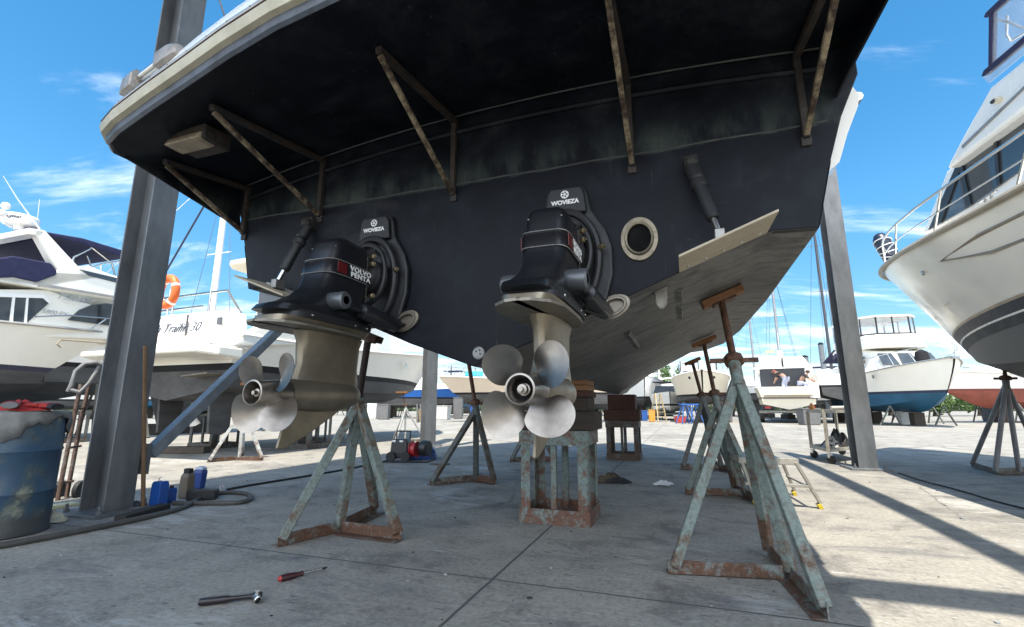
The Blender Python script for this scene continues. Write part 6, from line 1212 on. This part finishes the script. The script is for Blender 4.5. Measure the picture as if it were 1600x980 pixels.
crouch = dict(v=dict(pelvis=(0, .12, .62, .13), belly=(.0, -.02, .8, .125), chest=(0, -.16, .98, .14), neck=(0, -.26, 1.06, .055), head=(0, -.33, 1.13, .095), shl=(.18, -.18, .98, .065), ell=(.24, -.34, .78, .045), wristl=(.12, -.52, .7, .034), shr=(-.18, -.18, .98, .065), elr=(-.26, -.3, .76, .045), wristr=(-.1, -.5, .66, .034), hipl=(.1, .1, .56, .10), kneel=(.2, -.25, .48, .068), anklel=(.16, .02, .09, .045), hipr=(-.1, .1, .56, .10), kneer=(-.2, -.22, .5, .068), ankler=(-.17, .05, .09, .045)), e=edges)
OV = paint('overall_pale', (0.50, 0.52, 0.62), 0.85, c2=(0.16, 0.19, 0.30), scale=4); SH = paint('shirt_dark', (0.025, 0.02, 0.022), 0.9)
Mw = Matrix.Translation(bG.location) @ Matrix.Rotation(bG.rotation_euler.z, 4, 'Z')
person('person bending over in pale stained trousers and dark top at the left of the cockpit', Mw @ Vector((-.05, .35, 1.62)), bG.rotation_euler.z - 1.9, bend, SH, OV, paint('hair_red', (0.22, 0.06, 0.04), 0.8))
person('person crouching in dark top and pale trousers at the right of the cockpit', Mw @ Vector((.78, .45, 1.62)), bG.rotation_euler.z + 1.4, crouch, paint('shirt_stripe', (0.03, 0.025, 0.03), 0.9, c2=(0.4, 0.36, 0.3), scale=5, lohi=(.5, .62)), OV, paint('hair_dark', (0.03, 0.02, 0.016), 0.8))
MB().box((0, 0.9, 1.59), (2.7, 1.5, .05)).build('cockpit_sole', GELC, bG)
# H: bow of a cream boat straight ahead
f = Vector((-.33, -.94)).normalized(); L = 8.0; p = PY(1098, 600, 25.5); bH = thing('motor_boat', 'cream motor boat with its bow to the camera beside the far stands', 'boat', (p.x - f.x * L, 25.5 - f.y * L, 0), fwd_rz(f.x, f.y), FAR)
hH = Hull(L, 1.62, .95, 1.15, 1.45, 2.35, 2.85, full=.5, rake=1.0, sharp=2.6); hH.all(bH, GELC, AFG, railm=GELW); hH.rail(bH, .55, .985, .5, 4, .02); props(bH, L, .95, 1.4, 2)
ca = cabin(bH, 'cabin', [(1.5, 1.25, 1.1, 2.3, 3.1, .1), (4.2, 1.2, 1.0, 2.4, 3.1, -.5)], GELW); MB().prism([(-1.05, 4.1, 2.55), (1.05, 4.1, 2.55), (.92, 3.78, 3.05), (-.92, 3.78, 3.05)], (0, .04, .03)).build('windscreen', TINT, ca)
en = MB().loft([[(-1.15, 1.2, z), (-1.05, 3.6, z), (1.05, 3.6, z), (1.15, 1.2, z)] for z in (3.1, 3.7)], False, False).build('clear_enclosure', CLEAR, bH)
for x, y in ((-1.05, 3.6), (0, 3.6), (1.05, 3.6), (-1.15, 1.2), (1.15, 1.2)): MB().tube([(x, y, 3.1), (x, y, 3.72)], .03, 6).build('frame_post', GRUB, en)
for x in (-.62, .62): MB().lathe([(.07, 0), (.08, .02)], (x, 7.28, 2.45), (x, .9, 0), 12).build('hawse_hole', GRUB, bH)
# I: tan motor yacht side on, seen between the middle stand and the right propeller
p = PY(690, 600, 29); bI = thing('motor_yacht', 'tan hulled motor yacht with white cabins, side on between middle stand and propeller', 'boat', (p.x + 10.5, 30.0, 0), fwd_rz(-.995, -.1), FAR)
hI = Hull(10.8, 1.7, .72, 1.05, 1.6, 2.35, 2.75, full=.45, rake=2.2, sharp=1.9); hI.all(bI, TANH, AFG, CHAR, railm=GELW); props(bI, 10.5, .72, 1.5, 3, wood('timber_pale', (0.36, 0.27, 0.17), (0.2, 0.14, 0.08), 4))
ca = cabin(bI, 'deckhouse', [(1.5, 1.4, 1.3, 2.3, 3.3, 0), (6.6, 1.35, 1.2, 2.4, 3.3, -.4), (7.8, .9, .8, 2.5, 3.1, -.8)], GELW); windows('side_window', ca, TINT, 1.8, 6.6, 2.75, 3.1, 1.38, 1.34, 3)
cabin(bI, 'flybridge', [(2, 1.2, 1.1, 3.3, 4.05, .1), (5.2, 1.1, .9, 3.3, 3.9, -.6)], GELW); MB().box((0, 3.3, 4.5), (2.5, 3.2, .1)).build('hard_top', CHAR, bI, bevel=.03)
for x in (-1.1, 1.1):
    for y in (2.0, 4.7): MB().tube([(x, y, 3.9), (x, y, 4.5)], .03, 6).build('top_post', GELW, bI)
MB().box((0, 8.6, 2.85), (.5, 1.1, .3)).build('turquoise_cover', paint('cover_turquoise', (0.05, 0.32, 0.42), 0.7), bI, bevel=.05); hI.rail(bI, .45, .98, .6, 6, .02)
# J: white boat under a blue cover, farther left ; K: small runabout with dark screen
f = Vector((1, .15)).normalized(); bJ = place('covered_boat', 'white boat with a long bright blue hull cover behind the distant post', 'boat', 570, 630, 38, f)
hJ = Hull(9.5, 1.6, .8, 1.0, 1.5, 2.1, 2.5, full=.45, rake=1.4); hJ.all(bJ, paint('cover_blue', (0.015, 0.12, 0.42), 0.6), AFG); props(bJ, 9, .8, 1.4, 2); cabin(bJ, 'cabin', [(2, 1.3, 1.0, 2.0, 3.2, .3), (6, 1.2, .9, 2.2, 3.1, -.8)], GELW)
f = Vector((-.3, -.95)).normalized(); L = 6; p = PY(1048, 640, 31); bK = thing('runabout', 'small white runabout with a dark windscreen below the green tree', 'boat', (p.x - f.x * L, 31 - f.y * L, 0), fwd_rz(f.x, f.y), FAR)
hK = Hull(L, 1.35, .5, .7, .95, 1.55, 1.85, full=.5, rake=.9); hK.all(bK, GELW, GELW, CHAR); MB().prism([(-1.1, 3.2, 1.7), (1.1, 3.2, 1.7), (.9, 2.7, 2.3), (-.9, 2.7, 2.3)], (0, .05, .04)).build('windscreen', DGLASS, bK); MB().box((0, 1.6, 2.62), (2.2, 2.2, .07)).build('bimini', CHAR, bK, bevel=.03)
for x in (-1, 1):
    for y in (.7, 2.5): MB().tube([(x, y, 1.6), (x, y, 2.6)], .025, 6).build('bimini_post', STAIN, bK)
MB().box((0, 2.5, .42), (1.6, 5, .12)).build('trailer_bed', DARKST, bK)
f = Vector((-.2, -.98)).normalized(); L = 9; p = PY(1008, 612, 34); bM = thing('motor_boat', 'pale grey motor boat half hidden behind the distant timber stack', 'boat', (p.x - f.x * L, 34 - f.y * L, 0), fwd_rz(f.x, f.y), FAR)
hM = Hull(L, 1.6, .9, 1.15, 1.5, 2.5, 3.1, full=.5, rake=1.2); hM.all(bM, GELW, AFG, railm=STAIN); cabin(bM, 'cabin', [(1.5, 1.3, 1.1, 2.4, 3.9, .1), (4.5, 1.2, .9, 2.6, 3.8, -.6)], GELW); props(bM, L, .9, 1.4, 2); hM.rail(bM, .5, .985, .5, 4, .02)
# more hulls packed along the far side
def far_boat(label, u, Y, f, L, hb, seed, hullm, bot, fly=False):
    f = Vector(f).normalized(); p = PY(u, 640, Y); t_ = thing('laid_up_boat', label, 'boat', (p.x - f.x * L * .5, Y - f.y * L * .5, 0), fwd_rz(f.x, f.y), FAR); rn = random.Random(seed); k = rn.uniform(.9, 1.1)
    h_ = Hull(L, hb, .75 * k, 1.0 * k, 1.35 * k, 2.0 * k, 2.5 * k, full=.48, rake=1.2, sharp=2.1); h_.all(t_, hullm, bot, railm=GELW); props(t_, L, .75 * k, hb * .9, 2); h_.rail(t_, .45, .98, .5, 5, .018)
    z = 2.0 * k; c_ = cabin(t_, 'cabin', [(L * .2, hb * .8, hb * .72, z, z + 1.05, .1), (L * .5, hb * .8, hb * .68, z + .1, z + 1.05, -.25), (L * .66, hb * .5, hb * .4, z + .3, z + .8, -.5)], GELW); windows('side_window', c_, TINT, L * .24, L * .5, z + .5, z + .85, hb * .79, hb * .75, 2)
    MB().prism([(-hb * .7, L * .195, z + .1), (hb * .7, L * .195, z + .1), (hb * .64, L * .195, z + .95), (-hb * .64, L * .195, z + .95)], (0, -.02, 0)).build('cabin_door', TINT, c_)
    if fly:
        cabin(t_, 'flybridge', [(L * .22, hb * .6, hb * .55, z + 1.05, z + 1.6, .1), (L * .42, hb * .55, hb * .45, z + 1.05, z + 1.55, -.3)], GELW); MB().box((0, L * .3, z + 2.5), (hb * 1.2, L * .2, .08)).build('canopy_top', NAVY if seed % 2 else GELW, t_, bevel=.03)
        for x in (-1, 1):
            for y in (.22, .38): MB().tube([(x * hb * .5, L * y, z + 1.5), (x * hb * .5, L * y, z + 2.5)], .03, 6).build('canopy_post', STAIN, t_)
for a_ in (('white flybridge boat far off between distant post and middle stand', 700, 46, (-.2, -1), 9, 1.6, 1, GELW, AFB, True), ('small white boat far off left of the distant post', 615, 44, (.3, -1), 7, 1.3, 2, GELW, AFG, False), ('white boat in the far row straight above the blue covered hull', 560, 55, (-.3, -1), 10, 1.7, 3, GELW, AFR, True),
           ('white boat in the far row right of the right propeller', 945, 50, (.2, -1), 9, 1.6, 4, GELW, AFG, True), ('pale boat in the far row between distant keel stand and tree', 1000, 44, (-.4, -1), 8, 1.5, 5, GELC, AFB, False), ('white boat in the far row behind the middle right stand', 1140, 48, (-.3, -1), 8.5, 1.6, 6, GELW, AFR, False),
           ('white boat with canopy in the far row behind the trolley', 1300, 42, (-.5, -1), 9, 1.6, 7, GELW, AFG, True), ('white boat in the far row seen under the cruiser at the far left', 100, 34, (.6, .9), 9, 1.6, 8, GELW, AFG, False), ('white boat in the far row behind the rudders of the left white cruiser', 290, 40, (.6, .9), 9, 1.6, 9, GELW, AFB, False), ('white boat in the far row seen past the pale left stand', 420, 45, (.3, -1), 9, 1.6, 10, GELW, AFG, False)):
    far_boat(*a_)
# masts of yachts standing beyond
def sailboat(label, u, vtop, vdeck, Y, f, L=9, r=0.07, hullm=GELW, bot=AFG, mastm=None, boom=None):
    p = PY(u, vdeck, Y); f = Vector(f).normalized(); t_ = thing('sailing_yacht', label, 'sailing yacht', (p.x - f.x * L * .55, Y - f.y * L * .55, 0), fwd_rz(f.x, f.y), 'sailing yachts beyond the yard')
    h_ = Hull(L, 1.4, 1.2, 1.5, 1.9, 2.6, 2.95, full=.4, rake=1.2, sharp=1.7, stern=.75); h_.all(t_, hullm, bot, railm=GELC); h_.rail(t_, .2, .98, .5, 6, .015)
    MB().prism([(-.12, L * .4, .35), (-.12, L * .62, .35), (-.12, L * .6, 1.4), (-.12, L * .36, 1.4)], (.24, 0, 0)).build('keel', bot, t_); MB().box((0, L * .5, .17), (.5, 2.2, .34)).build('keel_block', TD, t_)
    for sg in (-1, 1):
        for y in (.25, .7): MB().tube([(sg * 1.6, L * y, .02), (sg * .95, L * y, 1.75)], .04, 6).build('prop_leg', DARKST, t_)
    cabin(t_, 'coachroof', [(L * .28, .9, .75, 2.6, 3.05, .1), (L * .62, .7, .55, 2.7, 3.0, -.3)], GELW)
    zt = PY(u, vtop, Y).z; ms = MB().tube([(0, L * .55, 2.7), (0, L * .55, zt)], [r, r * .8], 10).build('mast', mastm or STAIN, t_, smooth=True)
    MB().tube([(0, L * .53, 3.6), (0, L * .12, 3.7)], r * .9, 8).build('boom', boom or GELW, t_, smooth=True)
    for q in (.5, .78):
        z = 2.7 + (zt - 2.7) * q; MB().tube([(-.6, L * .55, z), (.6, L * .55, z)], .02, 5).build('spreader', mastm or STAIN, ms)
    for a in ((0, L * .99, 2.95), (0, .1, 2.7), (-1.2, L * .54, 2.7), (1.2, L * .54, 2.7)): MB().tube([a, (0, L * .55, zt - .1)], .011, 4).build('stay', paint('wire', (0.12, 0.12, 0.13), 0.4, .6), ms)
    return t_
PM = paint('mast_white', (0.72, 0.72, 0.70), 0.4, var=.1); DM = paint('mast_dark', (0.05, 0.05, 0.06), 0.4, var=.2)
sailboat('sailing yacht whose thick white mast rises between left post and yacht', 333, 250, 470, 17.0, (.33, .94), 9, .13, mastm=PM)
sailboat('sailing yacht with a tall silver mast above the cabin boat on the trailer', 1222, 395, 590, 36, (.3, .95), 10, .11, mastm=paint('mast_silver', (0.30, 0.30, 0.31), 0.35, .6))
sailboat('sailing yacht whose grey mast shows between hull chine and nearest stand', 1181, 470, 600, 42, (-.2, .95), 10, .10, mastm=MC['mast_silver'])
sailboat('sailing yacht with a dark mast and navy boom cover left of the right post', 1300, 330, 580, 30, (.5, .86), 10, .09, mastm=DM, boom=NAVY)
sailboat('sailing yacht with a second thin mast close behind the right post', 1313, 430, 590, 44, (.6, .8), 10, .08, mastm=MC['mast_silver'])
sailboat('small distant sailing yacht with a dark mast left of the middle stand', 704, 570, 615, 60, (1, .2), 9, .10, mastm=DM)
sailboat('small distant sailing yacht with a thin mast right of the middle stand', 742, 575, 615, 66, (1, -.2), 9, .08, mastm=DM)
sailboat('distant sailing yacht with a pale mast beside the green tree', 1031, 560, 610, 48, (-.3, .9), 9, .08, mastm=PM)
# mooring piles
for u, v0, Y, r, lb in ((1257, 556, 44, .28, 'grey marina pile nearer the cabin boat on the trailer'), (1282, 536, 40, .2, 'thinner pale marina pile left of the navy boom cover')):
    p = PY(u, v0, Y); t_ = thing('mooring_pile', lb, 'pile', (p.x, Y, 0), 0, 'marina piles'); MB().lathe([(r, 0), (r, p.z - .15)], (0, 0, 0), (0, 0, 1), 14).build('pile_shaft', paint('pile_grey', (0.16, 0.18, 0.20), 0.7, var=.3), t_, smooth=35); MB().lathe([(r * 1.08, p.z - .15), (r * 1.05, p.z - .05), (r * .3, p.z + .05)], (0, 0, 0), (0, 0, 1), 14).build('pile_cap', CHAR, t_, smooth=35)
# trees behind the yard
def tree(label, x, y, h, w_, seed, cols=((0.05, 0.10, 0.025), (0.10, 0.16, 0.04))):
    rnd = random.Random(seed); t_ = thing('tree', label, 'tree', (x, y, 0), 0, 'trees beyond the yard')
    m = MB(); m.tube([(0, 0, 0), (.1, 0, h * .3), (0, .1, h * .75)], [.22, .16, .05], 8)
    for k in range(6): a_ = k * 1.05; m.tube([(0, 0, h * (.3 + .06 * k)), (w_ * .3 * math.cos(a_), w_ * .3 * math.sin(a_), h * (.5 + .06 * k))], [.09, .03], 6)
    m.build('trunk', paint('bark', (0.10, 0.075, 0.055), 0.9), t_)
    m = MB(); cl = [(Vector((rnd.gauss(0, w_ * .3), rnd.gauss(0, w_ * .3), h * rnd.uniform(.35, .95))), rnd.uniform(.25, .5) * w_ * .5) for _ in range(26)]
    for c, r_ in cl:
        for _ in range(70):
            d_ = Vector((rnd.gauss(0, 1), rnd.gauss(0, 1), rnd.gauss(0, .8))).normalized() * r_ * rnd.uniform(.5, 1.05); p = c + d_; s_ = rnd.uniform(.10, .2); a = Vector((rnd.gauss(0, 1), rnd.gauss(0, 1), rnd.gauss(0, 1))).normalized(); b_ = a.cross(Vector((rnd.gauss(0, 1), rnd.gauss(0, 1), rnd.gauss(0, 1)))).normalized()
            m.poly([p - a * s_, p + b_ * s_ * .6, p + a * s_, p - b_ * s_ * .6], [(0, 1, 2, 3)])
    m.build('crown', paint('leaf%d' % (seed % 3), cols[1], 0.7, c2=cols[0], scale=1.2, lohi=(.4, .6)), t_)
for u, Y, h, w_, sd, lb in ((1036, 62, 6.2, 2.6, 11, 'bushy green tree behind the runabout, the left of a pair'), (1052, 58, 5.6, 3.4, 12, 'bushy green tree behind the runabout, the right of a pair'), (985, 80, 4.2, 4, 13, 'low tree just right of the distant keel stand'), (1530, 48, 2.6, 4.0, 14, 'low yellow green shrub behind the motor sailer'), (1460, 46, 2.0, 3.4, 15, 'low yellow green shrub behind the boat with blue bottom'), (1390, 50, 2.1, 3.2, 16, 'low shrub beyond the right post'),
    (610, 85, 4.0, 4.5, 17, 'low dark tree beyond the boat with the blue cover'), (770, 90, 4.5, 4.5, 18, 'low distant tree beyond the tan motor yacht'), (1145, 85, 4.4, 5, 19, 'low distant tree left of the cabin boat'), (60, 60, 4.2, 4.5, 20, 'low distant tree behind the hand truck'), (1200, 90, 4, 5, 21, 'low distant tree beyond the cabin boat')):
    p = PY(u, 640, Y); tree(lb, p.x, Y, h, w_, sd, ((0.10, 0.13, 0.03), (0.20, 0.22, 0.06)) if sd in (14, 15, 16) else ((0.05, 0.10, 0.025), (0.10, 0.16, 0.04)))
# long bank and hedge closing the view
m = MB(); rnd = random.Random(5)
for i in range(5200):
    x = rnd.uniform(-150, 210); y = 100 + rnd.uniform(-2, 2); z = abs(rnd.gauss(0, 1.0)) * (1 + .5 * math.sin(x * .21) * math.sin(x * .067)); s_ = rnd.uniform(.3, .7); a = Vector((rnd.gauss(0, 1), rnd.gauss(0, .4), rnd.gauss(0, 1))).normalized(); b_ = a.cross(Vector((0, 1, .2))).normalized(); p = Vector((x, y, z))
    m.poly([p - a * s_, p + b_ * s_ * .7, p + a * s_, p - b_ * s_ * .7], [(0, 1, 2, 3)])
hd = m.build('hedge', paint('hedge_leaf', (0.06, 0.09, 0.04), 0.8, c2=(0.03, 0.05, 0.025), scale=.5)); tag(hd, 'dark low hedge and scrub closing the far side of the yard', 'hedge', kind='stuff')
# yard clutter on the far side: bins, drums, crates, ladders
def bin_(label, u, Y, w_, d_, h, mat, lid=None, name='crate', cat='crate'):
    p = PY(u, 640, Y); t_ = thing(name, label, cat, (p.x, Y, 0), random.uniform(-.3, .3), 'yard clutter on the far side')
    MB().loft([[(x * k, y * k, z) for x, y in ((-w_ / 2, -d_ / 2), (w_ / 2, -d_ / 2), (w_ / 2, d_ / 2), (-w_ / 2, d_ / 2))] for z, k in ((.01, .9), (h, 1))]).build('tub', mat, t_, bevel=.03)
    MB().box((0, 0, h + .03), (w_ * 1.06, d_ * 1.06, .05)).build('rim', lid or mat, t_, bevel=.02); return t_
CB = paint('clutter_blue', (0.02, 0.10, 0.35), 0.5); CO = paint('clutter_orange', (0.62, 0.28, 0.04), 0.5); CR = paint('clutter_red', (0.45, 0.05, 0.03), 0.5); CW = paint('clutter_white', (0.6, 0.6, 0.56), 0.6); CG = paint('clutter_grey', (0.14, 0.14, 0.14), 0.7)
for u, Y, w_, d_, h, mat, lb in ((1018, 29, .38, .38, .65, CO, 'orange plastic tub right of the distant keel stand'), (1062, 27, .6, .4, .28, CR, 'low red tub under the runabout'), (1005, 31, .5, .4, .6, CB, 'blue tub behind the distant keel stand'), (742, 33, .6, .6, .9, CB, 'blue tub under the tan motor yacht, left'), (785, 32, .8, .8, 1.0, CB, 'blue tub under the tan motor yacht, beside the propeller'), (690, 34, 1.2, .8, .9, CW, 'white tub under the tan bow left of the middle stand'),
    (582, 36, .7, .7, 1.3, CW, 'white tub far behind the left boat stand'), (600, 34, .8, .6, 1.0, CG, 'grey tub beyond the pale thin stand'), (716, 36, .7, .6, 1.5, CG, 'tall grey tub beyond the middle boat stand'), (1130, 28, .8, .6, .8, CG, 'grey tub below the cream boat, between the stands'), (1340, 29, .8, .6, .8, CW, 'white tub just behind the right post'), (1415, 24, .7, .5, .85, CW, 'white block like tub under the blue bottom'), (1555, 30, 1.5, .7, .8, CG, 'long grey tub under the motor sailer'), (1262, 24, .9, .6, .75, CG, 'grey tub behind the trolley')):
    bin_(lb, u, Y, w_, d_, h, mat, name='storage_tub', cat='tub')
for u, Y, sg, lb in ((1070, 25.5, 1, 'blue trestle under the cream boat, left of the pair'), (1084, 25.8, 1, 'blue trestle under the cream boat, right of the pair')):
    p = PY(u, 640, Y); t_ = thing('trestle', lb, 'trestle', (p.x, Y, 0), .2, 'yard clutter on the far side'); 
    for x in (-.25, .25):
        for y in (-.2, .2): MB().bar((x * 1.5, y * 1.5, .01), (x * .4, y * .4, 1.0), .05, .05).build('leg', CB, t_)
    MB().box((0, 0, 1.0), (.5, .3, .08)).build('top_beam', CB, t_)
p = PY(1034, 640, 29.5); t_ = thing('step_ladder', 'pale wooden step ladder next to the orange tub', 'ladder', (p.x, 29.5, 0), .3)
for x in (-.3, .3): MB().bar((x, 0, .01), (x * .6, .3, 1.7), .06, .04).build('stile', paint('ladder_pale', (0.5, 0.4, 0.22), 0.7), t_); MB().bar((x, .9, .01), (x * .6, .34, 1.7), .05, .04).build('stile', MC['ladder_pale'], t_)
for k in range(1, 6): MB().box((0, .3 * k / 6, 1.7 * k / 6), (.56 - .04 * k, .1, .035)).build('tread', MC['ladder_pale'], t_)
# rigging wire hanging from the shelter beside the left post
a, b_ = PY(255, 432, 8.2), PY(350, 268, 8.2); o = MB().tube([(0, 0, 0), b_ - a], .016, 6).build('rope', paint('rope_navy', (0.03, 0.035, 0.07), 0.7), smooth=True); o.location = a; tag(o, 'dark slanting rope in the sky between the left post and the yacht', 'rope')
a, b_ = PY(336, -20, 5.5), PY(360, 52, 5.5); o = MB().tube([(0, 0, 0), b_ - a], .012, 6).build('rope', MC['rope_navy'], smooth=True); o.location = a; tag(o, 'short dark rope dropping behind the platform at the top left', 'rope')
